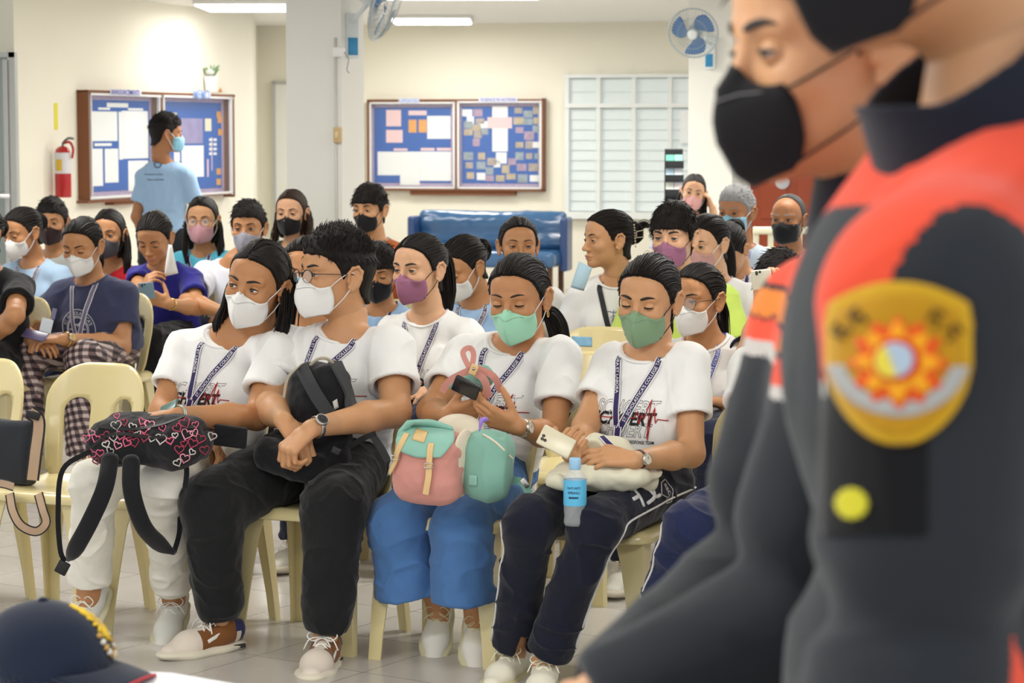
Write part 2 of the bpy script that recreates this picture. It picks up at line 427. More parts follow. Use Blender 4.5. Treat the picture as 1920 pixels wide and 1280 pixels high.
def hair_cap(mb, m, line='pulled', t=.008, tie=(0, -.10, -.03), part=0.0, h=.0030, top=0.0, wave=.0012, back=0.0, sidepull=0):
    hl = hairline(line)
    pr = [ell((0, -.012, .035), (.073+t*.7, .093+t+back, .082+t), k=0), ell((0, .028, .004), (.062+t*.6, .060+t*.5, .078+t*.5), k=.03), ell((0, .050, .045), (.055+t*.5, .044+t*.4, .045+t*.5), k=.02),
          cap((0, -.040, -.045), (0, -.050, -.085), .050+t*.4, k=.03)]
    if top: pr.append(ell((0, .005, .082), (.060, .080, .040+top), k=.03))
    if line == 'down': pr.append(ell((0, -.030, -.055), (.075, .058, .075), k=.03))
    def post(X, D):
        e = 0.004*noise3(X*45, 3)+0.0025*noise3(X*110, 5)
        cut = -(X[:, 2]-hl(X[:, 1])+e)*.75
        a = np.maximum(D, cut)
        hk = np.clip(.5+.5*(D-cut)/.008, 0, 1)
        a = cut*(1-hk)+D*hk+.008*hk*(1-hk)
        if part is not None: a = a+.004*np.exp(-((X[:, 0]-part)/.0022)**2)*(X[:, 1] > -.02)
        return a
    V, F = volume(pr, h, post, sm=2)
    T = nrm(tie); d = V/np.linalg.norm(V, axis=1)[:, None]
    e1 = nrm(np.cross(T, (1, 0, .01))); e2 = np.cross(T, e1)
    th = np.arctan2(d@e2, d@e1); ph = np.arccos(np.clip(d@T, -1, 1))
    N = vnorm(V, F)
    gn = noise3(np.stack([np.cos(th)*11, np.sin(th)*11, ph*1.2], 1), 9)+.6*noise3(np.stack([np.cos(th)*26, np.sin(th)*26, ph*2], 1), 4)
    V = V+N*(gn*wave)[:, None]
    mb.add(V, F, m, attr=np.stack([th*2.2, ph], 1)); return pr
def lock(mb, m, path, widths, n=60, r=.0022, flat=None, seed=0, core=True, taper=.35, curl=0.0, spread=1.0):
    """bundle of strands that follows a path with an elliptical section"""
    path = catmull(path, 5); k = len(path); rs = np.random.RandomState(seed)
    Wd = np.array([np.interp(np.linspace(0, 1, k), np.linspace(0, 1, len(widths)), [w[i] for w in widths]) for i in (0, 1)]).T
    T = np.gradient(path, axis=0); T /= np.linalg.norm(T, axis=1)[:, None]+1e-9
    u0 = np.array([1.0, 0, 0]) if flat is None else np.asarray(flat, float)
    U = np.array([nrm(u0-t*(u0@t)) for t in T]); Wv = np.cross(T, U)
    if core:
        a = np.arange(14)*2*PI/14; V = []
        for i in range(k):
            rr = 0.86+0.10*np.sin(a*5+seed)
            V.append(path[i]+np.outer(np.cos(a)*rr, U[i])*Wd[i, 0]+np.outer(np.sin(a)*rr, Wv[i])*Wd[i, 1])
        V = np.concatenate(V)
        F = np.array([(i*14+j, i*14+(j+1) % 14, (i+1)*14+(j+1) % 14, (i+1)*14+j) for i in range(k-1) for j in range(14)])
        at = np.stack([np.tile(a*1.3, k), np.repeat(np.linspace(0, 3, k), 14)], 1)
        F = [tuple(f) for f in F]+[tuple(reversed(range(14))), tuple(range((k-1)*14, k*14))]
        mb.add(V, F, m, attr=at)
    VV, FF, AA, off = [], [], [], 0
    for s in range(n):
        a = rs.rand()*2*PI; q = math.sqrt(rs.uniform(.5, 1.0)); L = rs.uniform(.8, 1.06); ph = rs.rand()*6
        kk = max(4, int(k*min(L, 1)))
        idx = np.arange(kk); tt = idx/(k-1)
        rad = q*(1+spread*.15*rs.randn()*tt)
        wob = curl*np.sin(tt*9+ph)
        c = path[:kk]+U[:kk]*((math.cos(a)*rad)*Wd[:kk, 0]+wob)[:, None]+Wv[:kk]*((math.sin(a)*rad)*Wd[:kk, 1]+wob*.7)[:, None]
        rr = r*rs.uniform(.6, 1.2)*(1-(1-taper*.3)*np.clip((tt-.5)/.5, 0, 1)**1.5)
        v, f = tube(c, rr, 4, cap_=False); VV.append(v); FF.append(f+off); off += len(v)
        AA.append(np.stack([np.full(len(v), a+s), np.repeat(tt*3, 4)], 1))
    if n: mb.add(np.concatenate(VV), np.concatenate(FF), m, attr=np.concatenate(AA))
def radial(pr, D, c=(0, -.01, .03), off=0.0):
    c = np.array(c); D = D/np.linalg.norm(D, axis=1)[:, None]; r = np.full(len(D), .16)
    for _ in range(9): r = r-(sdf_at(pr, c+D*r[:, None])-off)*.95
    return c+D*r[:, None]
def combed(mb, m, pr, starts, ends, r=.0016, off=.0008, k=9, seed=0, wob=.05):
    c = np.array([0, -.01, .03]); rs = np.random.RandomState(seed); n = len(starts)
    a = np.array([nrm(x-c) for x in starts]); b = np.array([nrm(x-c) for x in ends]); om = np.arccos(np.clip((a*b).sum(1), -1, 1))[:, None]
    j = rs.randn(n, 3)*wob; P_ = []
    fr_ = np.clip(a[:, 1:2]*3, 0, 1); md = np.stack([a[:, 0]*1.25, a[:, 1]*0-.05, np.clip(a[:, 2]*.65+.30, .30, 1.2)], 1); md /= np.linalg.norm(md, axis=1)[:, None]; md = md*fr_+(a+b)/np.linalg.norm(a+b, axis=1)[:, None]*(1-fr_)
    for t in np.linspace(0, 1, k): P_.append((1-t)**2*a+2*t*(1-t)*md*1.15+t*t*b+j*math.sin(t*PI)*.5)
    D = np.concatenate(P_); X = radial(pr, D, c, off).reshape(k, n, 3); VV, FF, AA, o = [], [], [], 0
    X = X+(rs.randn(1, n, 1)*.0010)*(X-c)/.1; rr = r*np.sin(np.linspace(.25, PI-.6, k))**.5
    for i in range(n):
        v, f = tube(X[:, i], rr*rs.uniform(.6, 1.3), 4, cap_=False); VV.append(v); FF.append(f+o); o += len(v); AA.append(np.stack([np.full(len(v), i*.77), np.repeat(np.linspace(0, 2, k), 4)], 1))
    mb.add(np.concatenate(VV), np.concatenate(FF), m, attr=np.concatenate(AA))
def hairline_pts(pr, line, n, seed, back=.012):
    hl = hairline(line); rs = np.random.RandomState(seed); out = []
    az = rs.uniform(-1.9, 1.9, n)
    for a in az:
        d = V3(math.sin(a), math.cos(a), 0); e = .0
        for _ in range(14):
            p = radial(pr, np.array([[d[0]*math.cos(e), d[1]*math.cos(e), math.sin(e)]]), off=0)[0]; e += .8*(hl(p[1])+.004-p[2])/.1*.6
        out.append(p)
    return np.array(out)
def tufts(mb, m, pr, n, L, region, dirf, seed=1, r=.0022, lift=.35, bend=.4):
    """short blades of hair rooted on the surface of pr"""
    rs = np.random.RandomState(seed); X = rs.randn(n*3, 3); X /= np.linalg.norm(X, axis=1)[:, None]
    X = X*.1+np.array([0, -.01, .03]); X = snap(pr, X, -.003); X = X[region(X)][:n]
    N = sdf_grad(pr, X); VV, FF, AA, off = [], [], [], 0
    for i, (p, nn) in enumerate(zip(X, N)):
        d = np.asarray(dirf(p), float); d = nrm(d-nn*(d@nn)*.9); d = nrm(d+rs.randn(3)*.22)
        l = L*rs.uniform(.6, 1.25); t = np.linspace(0, 1, 5)
        c = p+np.outer(t, d*(1-lift)+nn*lift)*l-np.outer(t**2, nn)*l*lift*bend
        v, f = tube(c, r*(1-t*.92), 4, cap_=False); VV.append(v); FF.append(f+off); off += len(v); AA.append(np.full((len(v), 2), i*.7))
    if VV: mb.add(np.concatenate(VV), np.concatenate(FF), m, attr=np.concatenate(AA))
def flyaway(mb, m, n=26, seed=0):
    rs = np.random.RandomState(seed); VV, FF, off = [], [], 0
    for i in range(n):
        d = nrm((rs.uniform(-1, 1), rs.uniform(-1, .1), rs.uniform(.2, 1))); p = snap(HP_NOFEAT, [np.array([0, -.01, .03])+d*.1], .008)[0]
        g = nrm(np.cross(d, rs.randn(3))); t = np.linspace(0, 1, 7); L = rs.uniform(.02, .04)
        c = p+np.outer(t, g)*L+np.outer(np.sin(t*PI), d)*.010-np.outer(t**2, d)*L*.15; c = pushout(HP_NOFEAT, c, .007)
        v, f = tube(c, .0006, 3, cap_=False); VV.append(v); FF.append(f+off); off += len(v)
    mb.add(np.concatenate(VV), np.concatenate(FF), m)
def make_hair(style, m, lod=1, seed=0, **kw):
    mb = MB(); h = .0030 if lod else .0045; ns = 1.0 if lod else .35
    if style in ('pony', 'low', 'bun', 'high', 'side', 'claw'):
        tie = TIE.get(style, TIE['bun']); line = 'pulled'
        pr = hair_cap(mb, m, line, kw.get('t', .009), tie, part=kw.get('part', None), h=h, back=.006)
        n_ = 210 if lod else 80; st = hairline_pts(pr, line, n_, seed)
        if kw.get('part', None) is not None:
            y = RNG.uniform(-.03, .075, n_//2); sx = RNG.choice([-1, 1], n_//2); st = np.vstack([st, np.stack([kw['part']+sx*.004, y, np.full(n_//2, .12)], 1)])
        combed(mb, m, pr, st, np.tile(tie, (len(st), 1))+RNG.randn(len(st), 3)*.008, r=.0019 if lod else .0032, seed=seed)
        if style == 'pony': lock(mb, m, [tie, (0, -.135, -.005), (0, -.150, -.05), (-.01, -.145, -.13), (-.015, -.135, -.21)], [(.012, .012), (.024, .020), (.030, .022), (.026, .018), (.008, .006)], int(70*ns), seed=seed)
        if style == 'high': lock(mb, m, [tie, (0, -.130, .055), (0, -.155, .01), (-.01, -.155, -.08), (-.015, -.145, -.19)], [(.012, .012), (.026, .022), (.034, .026), (.032, .024), (.010, .008)], int(80*ns), seed=seed)
        if style == 'low': lock(mb, m, [tie, (0, -.118, -.065), (0, -.125, -.11), (0, -.115, -.17)], [(.014, .012), (.026, .020), (.026, .018), (.008, .006)], int(60*ns), seed=seed)
        if style == 'side': lock(mb, m, [(-.02, -.09, -.045), (-.045, -.112, -.062), (-.066, -.110, -.10), (-.078, -.095, -.15), (-.082, -.08, -.20)], [(.016, .014), (.024, .020), (.028, .022), (.026, .018), (.008, .006)], int(90*ns), seed=seed)
        if style in ('bun', 'claw'):
            rs = np.random.RandomState(seed); c = np.array([0, -.122, .028])
            for i in range(11):
                a = rs.rand()*6; R = rotm(nrm(rs.randn(3)), rs.rand()*3); t = np.linspace(0, 1.7*PI, 9)
                pts = c+np.stack([np.cos(t+a)*.032, np.sin(t)*.016, np.sin(t+a)*.036], 1)@R.T*[1, .7, 1]
                lock(mb, m, pts, [(.009, .009), (.016, .013), (.007, .007)], int(14*ns), r=.0018, seed=i)
            if style == 'claw': lock(mb, m, [c+V3(-.01, -.01, .015), c+V3(-.01, -.03, .03), c+V3(-.02, -.045, .032), c+V3(-.02, -.055, .022)], [(.014, .014), (.016, .014), (.008, .007)], int(40*ns), r=.0016, seed=5, spread=3)
    elif style in ('down', 'curly', 'bob'):
        pr = hair_cap(mb, m, 'down' if style != 'bob' else 'pulled', .009, (0, -.08, -.10), part=kw.get('part', .006), h=h)
        n_ = 240 if lod else 100; y = RNG.uniform(-.06, .078, n_); sx = RNG.choice([-1, 1], n_); st = np.stack([(kw.get('part') or .004)+sx*.003, y, np.full(n_, .12)], 1)
        en = np.stack([sx*.088, -.055-.03*(RNG.rand(n_)), RNG.uniform(-.06, .0, n_)], 1); combed(mb, m, pr, st, en, r=.0021 if lod else .0034, seed=seed, k=11)
        L = kw.get('L', .24); bot = -.02-L; cu = .009 if style == 'curly' else .0015
        for s in (-1, 1):
            fr = kw.get('front', 1)
            lock(mb, m, [(s*.060, -.035, .03), (s*.084, -.030, -.03), (s*.090, -.022, -.09), (s*.092, .000, -.14), (s*.082, .010*fr, bot)], [(.020, .030), (.014, .034), (.014, .034), (.018, .030), (.006, .012)], int(70*ns), seed=seed+s+3, curl=cu)
            lock(mb, m, [(s*.035, -.085, .03), (s*.050, -.092, -.04), (s*.056, -.088, -.12), (s*.056, -.075, bot+.01)], [(.040, .016), (.042, .020), (.040, .020), (.022, .010)], int(60*ns), seed=seed+s+9, curl=cu)
        lock(mb, m, [(0, -.092, .03), (0, -.102, -.04), (0, -.098, -.12), (0, -.088, bot)], [(.040, .016), (.046, .020), (.042, .020), (.020, .010)], int(50*ns), seed=seed+20, curl=cu)
    elif style in ('short', 'fringe', 'fade', 'grey', 'bald', 'tuft'):
        line = 'fringe' if style == 'fringe' else ('bald' if style == 'bald' else 'short')
        tt = .006 if style in ('fade', 'grey', 'bald') else .011
        pr = hair_cap(mb, m, line, tt, (0, .02, -.4) if style != 'fringe' else (0, -.09, .05), part=None, h=h, top=0 if style == 'bald' else (.020 if style != 'grey' else .008), wave=.0008)
        hl = hairline(line)
        if style != 'bald':
            def fd(p):
                if style == 'fringe': return (p[0]*3, .09+p[1]*.3, -.06)
                if style == 'grey': return (-.3, -.6, .3)
                return ((p[0]*4+.2, -.25, 1.0-abs(p[0])*6) if style == 'fade' else (p[0]*6+.5, .5, -.15)) if p[2] > .06 else (0, -.3, -1)
            tufts(mb, m, pr, int(1300*max(ns, .5)), .030 if style != 'grey' else .022, lambda X: (X[:, 2] > hl(X[:, 1])+.006) & (X[:, 2] > (.045 if style == 'fade' else -.02)), fd, seed, r=.0022 if lod else .0032, lift=.42 if style in ('fade', 'grey') else .20)
            if style == 'fringe': tufts(mb, m, pr, int(500*max(ns, .5)), .045, lambda X: (X[:, 1] > .03) & (X[:, 2] > .055), lambda p: (p[0]*2.0, .5, -.8), seed+1, r=.0026, lift=.25)
    if lod and style not in ('grey', 'bald'): flyaway(mb, m, 12, seed)
    return mb
# ---------------------------------------------------------------- masks and glasses
def mask_geo(mb, m, crease, kind='kf', strap=None, lod=1, drop=0.0, sidey=0.0):
    n, k = (25, 15) if lod else (17, 11)
    if kind == 'kf':
        rows = [  # centre y, centre z, side x, side y, side z, bulge
            (.1010, -.010, .060, .052, -.026, .20), (.1190, -.026, .064, .046, -.036, .15), (.1260, -.052, .065, .040, -.054, .13), (.1220, -.080, .062, .036, -.074, .13), (.1060, -.106, .054, .036, -.092, .2), (.0900, -.117, .046, .042, -.102, .3)]
    else:
        rows = [(.1010, -.006, .066, .034, -.016, .30), (.1170, -.030, .068, .030, -.034, .32), (.1170, -.056, .068, .028, -.054, .34), (.1150, -.078, .064, .028, -.074, .34), (.1060, -.098, .058, .030, -.092, .34), (.0860, -.114, .050, .036, -.102, .4)]
    R = np.array(rows); tv = np.linspace(0, 1, len(R))
    def f(a, b):
        u = a*2-1; c = [np.interp(b, tv, R[:, i]) for i in range(6)]; s = abs(u); c[3] += sidey; c[2] -= sidey*.35
        if kind == 'kf': w = s**1.06; y = c[0]+(c[3]-c[0])*(w*(1-c[5])+c[5]*s**3.0)
        else: w = s; y = c[0]+(c[3]-c[0])*(s**2.2)
        x = math.copysign(c[2]*(s**(.95 if kind == 'kf' else .85)), u)
        z = c[1]+(c[4]-c[1])*s
        if b < .5: z -= .008*math.sin(s*PI)*(1-b*2)
        return np.array([x, y, z])
    V, F = grid(f, n, k); V = pushout(HP, V, .0022)
    V[:, 2] -= drop
    N = vnorm(V, F)
    if N[len(N)//2][1] < 0: F = F[:, ::-1]; N = -N
    V = V+N*(noise3(V*np.array([40, 40, 70]), 2)*(.0008 if kind == 'kf' else .0013))[:, None]
    V2, F2 = thick(V, F, N, .0012); mb.add(V2, F2, m)
    if crease is not None and kind == 'kf' and lod:
        for s in (-1, 1):
            t = np.linspace(0, 1, 8); pts = np.array([f(.5+s*.5*(.02+.62*x), .30-.19*x) for x in t]); pts = pushout(HP, pts, .0022)+[0, .0010, 0]
            v, q = tube(pts, .00055, 4); mb.add(v, q, crease)
    for s in (-1, 1):
        for (b, ear, mid) in ((.10, (.0800, .002, .012), (.074, .030, -.006)), (.84, (.0790, -.006, -.026), (.068, .012, -.058))):
            p0 = f(.5+s*.48, b); pts = [p0, (s*mid[0], mid[1], mid[2]), (s*ear[0], ear[1], ear[2]), (s*.082, -.022, ear[2]*.6)]
            if b > .5: pts[1] = (s*.070, .014, -.058)
            pts = pushout(HP, catmull(pts, 4), .0012); v, q = tube(pts, .0014 if lod else .0018, 5); mb.add(v, q, strap or m)
def glasses_geo(mb, frame, lens, rim='half', r=.021):
    for s in (-1, 1):
        c = np.array([s*.033, .106, -.004]); a = np.linspace(0, 2*PI, 25)[:-1]
        rx, rz = (r*1.12, r*.82) if rim != 'round' else (r, r)
        ring = c+np.stack([np.cos(a)*rx, -abs(np.cos(a))*0-0.10*(np.cos(a)*rx)*s, np.sin(a)*rz], 1)
        v, f = tube(ring, .0008, 6, closed=True); mb.add(v, f, frame)
        if rim == 'half':
            up = ring[[i for i in range(0, 13)]]; v, f = tube(up, .0017, 6); mb.add(v, f, frame)
        mb.add(np.vstack([ring, ring-[0, .001, 0]]), [tuple(range(24)), tuple(reversed(range(24, 48)))], lens)
        t = catmull([(s*(.033+rx), .102, .002), (s*.066, .085, .004), (s*.078, .03, .006), (s*.081, -.01, .006), (s*.082, -.03, -.012)], 5)
        v, f = tube(t, .0013, 6); mb.add(v, f, frame)
    v, f = tube(catmull([(-.012, .106, .001), (0, .110, .004), (.012, .106, .001)], 5), .0011, 6); mb.add(v, f, frame)
# ---------------------------------------------------------------- hands
def hand_prims(wr, d, n, side, curl=(.5, .5, .5, .5), thumb=(.5, .4), size=1.0, spread=.06, fa=None):
    """wr wrist, d towards the knuckles, n out of the palm, side +1 person's right hand"""
    wr = np.asarray(wr, float); d = nrm(d); n = nrm(np.asarray(n)-d*(np.asarray(n)@d)); x = nrm(np.cross(d, n))*side
    s = size; q = []
    mc = [(.026, .088), (.008, .092), (-.010, .086), (-.027, .077)]
    for i, (a, l) in enumerate(mc):
        kn = wr+(x*a+d*l)*s; q.append(cap(wr+(x*a*.55+d*.010)*s, kn, .0145*s, .0110*s, k=.012*s))
    q.append(ell(wr+(d*.035+x*.020+n*.006)*s, np.array([.018, .018, .018])*s, k=.012*s))
    fl = [(.040, .024, .020), (.045, .028, .021), (.041, .026, .021), (.032, .019, .018)]
    fr = [.0092, .0094, .0088, .0080]
    for i, (a, l) in enumerate(mc):
        p = wr+(x*a+d*l)*s; ang = 0.0; c = curl[i]; sp = spread*(1.4-i*.93)
        dd = nrm(d+x*sp)
        for j, ln in enumerate(fl[i]):
            ang += c*(1.0, 1.15, .75)[j]
            e = dd*math.cos(ang)+n*math.sin(ang); p2 = p+e*ln*s
            r0, r1 = fr[i]*s*(1-.07*j), fr[i]*s*(1-.07*(j+1))
            q.append(cap(p, p2, r0, r1, k=.0022*s if j else .006*s)); p = p2
    tb = wr+(x*.022+d*.022+n*.006)*s; td = nrm(x*math.cos(thumb[0])+d*math.sin(thumb[0])+n*.35)
    q.append(cap(tb, tb+td*.038*s, .0135*s, .0110*s, k=.010*s)); p = tb+td*.038*s
    for j, ln in enumerate((.032, .025)):
        td = nrm(td*math.cos(thumb[1])+nrm(n*.6+d*.8)*math.sin(thumb[1])); p2 = p+td*ln*s
        q.append(cap(p, p2, (.0108-.0008*j)*s, (.0100-.0012*j)*s, k=.003*s)); p = p2
    return q
# ================================================================ people
UP = V3(0, 0, 1)
def FS(yaw): return V3(-math.sin(yaw), -math.cos(yaw), 0), V3(math.cos(yaw), -math.sin(yaw), 0)
def M4(R=None, t=(0, 0, 0), s=1.0):
    M = np.eye(4); M[:3, :3] = (np.eye(3) if R is None else R)*s; M[:3, 3] = t; return M
def headR(yaw, pitch=0, roll=0): return rotm((0, 0, 1), PI-yaw)@rotm((1, 0, 0), -pitch)@rotm((0, 1, 0), -roll)
def ik(a, b, la, lb, pole):
    a, b = np.asarray(a), np.asarray(b); d = b-a; L = min(np.linalg.norm(d), (la+lb)*.999); u = nrm(d)
    x = (la*la-lb*lb+L*L)/(2*L); h = math.sqrt(max(la*la-x*x, 0)); p = nrm(np.asarray(pole)-u*(np.asarray(pole)@u)); return a+u*x+p*h
def ridge(p, seed): return 1-2*np.abs(noise3(p, seed))
def wrinkle(V, N, fr, amp, seed=0, o=(0, 0, 0), mode='shirt'):
    q = (V-o)@np.array(fr).T   # columns: S F U
    w = fbm(q*3.1+7, seed+50, 2)[:, None]*.5
    if mode == 'shirt':
        lo = np.clip((.0-q[:, 2])/.18, 0, 1)
        a = ridge(q*[13, 9, 4.5]+w, seed)*.35+np.clip(ridge(q*[13, 10, 5]+w*2, seed+8), 0, 1)**2*.40+fbm(q*[24, 20, 9]+w, seed+3, 2)*.25
        b = ridge(q*[6, 6, 17]+w*2, seed+1)*.4+np.clip(ridge(q*[7, 7, 17]+w*2, seed+9), 0, 1)**2*.55+fbm(q*[12, 12, 30], seed+4, 2)*.3
        d = a*(1-lo)+b*lo
    elif mode == 'leg': d = ridge(q*[9, 9, 5]+w*2, seed)*.4+np.clip(ridge(q*[9, 9, 15]+w*2.5, seed+6), 0, 1)**3*.9+fbm(q*[16, 16, 14]+w, seed+3, 3)*.6
    else: d = fbm(q*18, seed, 3)
    return V+N*(d*amp)[:, None]
def bvh(o):
    me = o.data; V = [tuple(v.co+o.location) for v in me.vertices]; return BVHTree.FromPolygons(V, [tuple(p.vertices) for p in me.polygons])
def bvh_vf(V, F): return BVHTree.FromPolygons([tuple(v) for v in V], [tuple(f) for f in F])
def proj(tree, p, n, off, dist=.35):
    h = tree.ray_cast(Vector(p+n*dist), Vector(-n), dist*2.2)
    if h[0] is None: return None
    return np.array(h[0])+n*off
_TXT = {}
def text_geo(txt, fill=True, bold=0.0, shear=0.0, bev=0.0, space=1.0):
    key = (txt, fill, bold, shear, bev, space)
    if key in _TXT: return _TXT[key]
    c = bpy.data.curves.new('lettering', 'FONT'); c.body = txt; c.size = 1.0; c.shear = shear; c.offset = bold; c.space_character = space; c.resolution_u = 3
    c.align_x = 'CENTER'
    if not fill: c.fill_mode = 'NONE'; c.bevel_depth = bev; c.bevel_resolution = 0
    o = bpy.data.objects.new('lettering', c); S.collection.objects.link(o); bpy.context.view_layer.update()
    me = bpy.data.meshes.new_from_object(o.evaluated_get(bpy.context.evaluated_depsgraph_get()))
    V = np.array([v.co[:] for v in me.vertices]); F = [tuple(p.vertices) for p in me.polygons]
    bpy.data.objects.remove(o); bpy.data.curves.remove(c); bpy.data.meshes.remove(me)
    w = V[:, 0].max()-V[:, 0].min(); V[:, 0] -= (V[:, 0].max()+V[:, 0].min())/2; V[:, 1] -= (V[:, 1].max()+V[:, 1].min())/2
    _TXT[key] = (V, F, w, V[:, 1].max()-V[:, 1].min()); return _TXT[key]
def put_text(mb, m, txt, fr, width, tree=None, off=.002, height=None, **kw):
    """text laid in frame fr=(o,x,y,n), projected on tree"""
    V, F, w, hh = text_geo(txt, **kw); sx = width/w; sy = sx if height is None else height/hh; o, x, y, n = fr
    W_ = np.array([o+x*(v[0]*sx)+y*(v[1]*sy) for v in V]); ok = np.ones(len(W_), bool)
    if tree is not None:
        for i, p in enumerate(W_):
            r = proj(tree, p, n, off)
            if r is None: ok[i] = False
            else: W_[i] = r+n*(V[i][2]*sx)
    else: W_ = W_+n*off
    F = [f for f in F if all(ok[j] for j in f)]
    if F: mb.add(W_, F, m)
def put_line(mb, m, pts, fr, w, tree, off=.002):
    o, x, y, n = fr; out = []
    P_ = []
    for a, b in zip(pts[:-1], pts[1:]):
        k = max(2, int(np.hypot(b[0]-a[0], b[1]-a[1])/.006)); P_ += [lerp(a, b, t) for t in np.arange(k)/k]
    P_.append(np.array(pts[-1]))
    for p in P_:
        r = proj(tree, o+x*p[0]+y*p[1], n, off) if tree is not None else o+x*p[0]+y*p[1]+n*off
        if r is not None: out.append(r)
    if len(out) > 1:
        v, f = tube(out, w, 5, flat=(n, .4)); mb.add(v, f, m)
def ribbon(mb, pts, nor, w, m, edge=None, t=.0012):
    pts = np.asarray(pts); nor = np.asarray(nor); T = np.gradient(pts, axis=0); T /= np.linalg.norm(T, axis=1)[:, None]+1e-9
    B = np.cross(T, nor); B /= np.linalg.norm(B, axis=1)[:, None]+1e-9
    k = len(pts); cs = [-.5, -.36, .36, .5] if edge is not None else [-.5, 0, .5]
    V = np.concatenate([pts+B*(c*w)+nor*(t/2) for c in cs]+[pts+B*(c*w)-nor*(t/2) for c in cs]); nc = len(cs)
    col = lambda c: c*k
    for c in range(nc-1):
        mm = edge if edge is not None and c != 1 else m
        F = [(col(c)+i, col(c+1)+i, col(c+1)+i+1, col(c)+i+1) for i in range(k-1)]
        G = [(col(nc+c)+i+1, col(nc+c+1)+i+1, col(nc+c+1)+i, col(nc+c)+i) for i in range(k-1)]
        mb.add(V, F+G, mm)
    F = [(col(0)+i+1, col(nc)+i+1, col(nc)+i, col(0)+i) for i in range(k-1)]+[(col(nc-1)+i, col(2*nc-1)+i, col(2*nc-1)+i+1, col(nc-1)+i+1) for i in range(k-1)]
    mb.add(V, F, edge or m); return T, B
def text_along(mb, m, txt, pts, nor, B, s0, size, off=.0014, flip=False):
    V, F, w, hh = text_geo(txt, bold=.012); L = np.concatenate([[0], np.cumsum(np.linalg.norm(np.diff(pts, axis=0), axis=1))])
    sx = size/hh; W_ = []
    for v in V:
        s = s0+(v[0]+w/2)*sx if not flip else s0-(v[0]+w/2)*sx
        y = v[1]*sx*(1 if not flip else -1)
        p = np.array([np.interp(s, L, pts[:, i]) for i in range(3)]); n = nrm([np.interp(s, L, nor[:, i]) for i in range(3)]); b = nrm([np.interp(s, L, B[:, i]) for i in range(3)])
        W_.append(p-b*y+n*off)
    mb.add(W_, F, m)
NAVYL = lambda: mat('lanyard_purple', '2E2358', rough=.55, bump=.1, bscale=400)
def lanyard(body, J, tree, end, w=.023, text=True, col=None, buckle=True, edge=True, spread=.055, length=None):
    """two ribbon arms from the neck meeting at torso point end=(u,v)"""
    F_, Sd, U, Nb = J['F'], J['S'], J['U'], J['neck']
    mb = MB(); tx = MB(); c = col or NAVYL(); wh = mat('lanyard_white', 'E4E2E6', rough=.6)
    e = J['chest0']
    for s in (-1, 1):
        pre = [Nb-F_*.062+U*.012, Nb-F_*.045+U*.018+Sd*s*.048, Nb-F_*.010+U*.014+Sd*s*.070, Nb+F_*.028-U*.004+Sd*s*.068]
        q0 = np.array([s*spread*1.1, -.030]); q1 = np.array(end)+np.array([s*.004, 0]); pts = []
        for t in np.linspace(0, 1, 12):
            q = lerp(q0, q1, t); r = proj(tree, Nb+Sd*q[0]+U*q[1], F_, .0035+.001*(s+1)); pts.append(r if r is not None else Nb+Sd*q[0]+U*q[1]+F_*.09)
        pts = np.array(pts); z = pts@F_
        for _ in range(2): z[1:-1] = np.maximum(z[1:-1], (z[:-2]+z[2:])/2)
        pts = pts+np.outer(z-pts@F_, F_); path = catmull(np.vstack([pre, pts]), 4); cen = Nb-F_*.01-U*.10; nor = []
        for _ in range(2):
            for i, p in enumerate(path):
                hit = tree.find_nearest(Vector(p)); l_ = np.array(hit[0]); n_ = np.array(hit[1]); out = nrm(p-cen)
                if n_@out > -.2 and (p-l_)@n_ < .004: path[i] = l_+n_*(.0042+.001*(s+1))
            path[1:-1] = (path[:-2]+2*path[1:-1]+path[2:])/4
        for i, p in enumerate(path):
            hit = tree.find_nearest(Vector(p)); n_ = np.array(hit[1]); out = nrm(p-cen); nor.append(nrm(n_*.9+out*.7) if n_@out > 0 else out)
        nor = np.array(nor)
        for _ in range(4): nor[1:-1] = (nor[:-2]+nor[1:-1]+nor[2:])/3
        T, B = ribbon(mb, path, nor, w, c, wh if edge else None)
        if text:
            L = np.linalg.norm(np.diff(path, axis=0), axis=1).sum()
            if s > 0: text_along(tx, wh, "ST. SCHOLASTICA'S COLLEGE TACLOBAN", path, nor, B, L-.03, .0105, flip=True)
            else: text_along(tx, wh, "ORA ET LABORA", path, nor, B, .17, .0105)
    r = proj(tree, Nb+Sd*end[0]+U*end[1], F_, .006); r = r if r is not None else Nb+Sd*end[0]+U*end[1]+F_*.1
    L_ = length or .05; p2 = r-U*L_*.5+F_*.004; 
    ribbon(mb, np.linspace(r+U*.012, p2, 5), np.tile(F_, (5, 1)), w, c, wh if edge else None)
    o = mb.obj('lanyard', body)
    if tx.n: tx.obj('lettering', o)
    if buckle:
        b = MB(); dk = mat('buckle_grey', '3A3B3E', rough=.45); R = np.array([Sd, F_, U]).T
        b.add(*boxm(p2-U*.014+F_*.003, (.0125, .005, .016), R, .003), dk); b.add(*boxm(p2-U*.014+F_*.003, (.0165, .004, .007), R, .003), dk)
        ribbon(b, np.linspace(p2-U*.028, p2-U*.055, 4)+F_*.002, np.tile(F_, (4, 1)), w*.9, c, wh)
        b.obj('buckle', o)
    return o, p2-U*.05
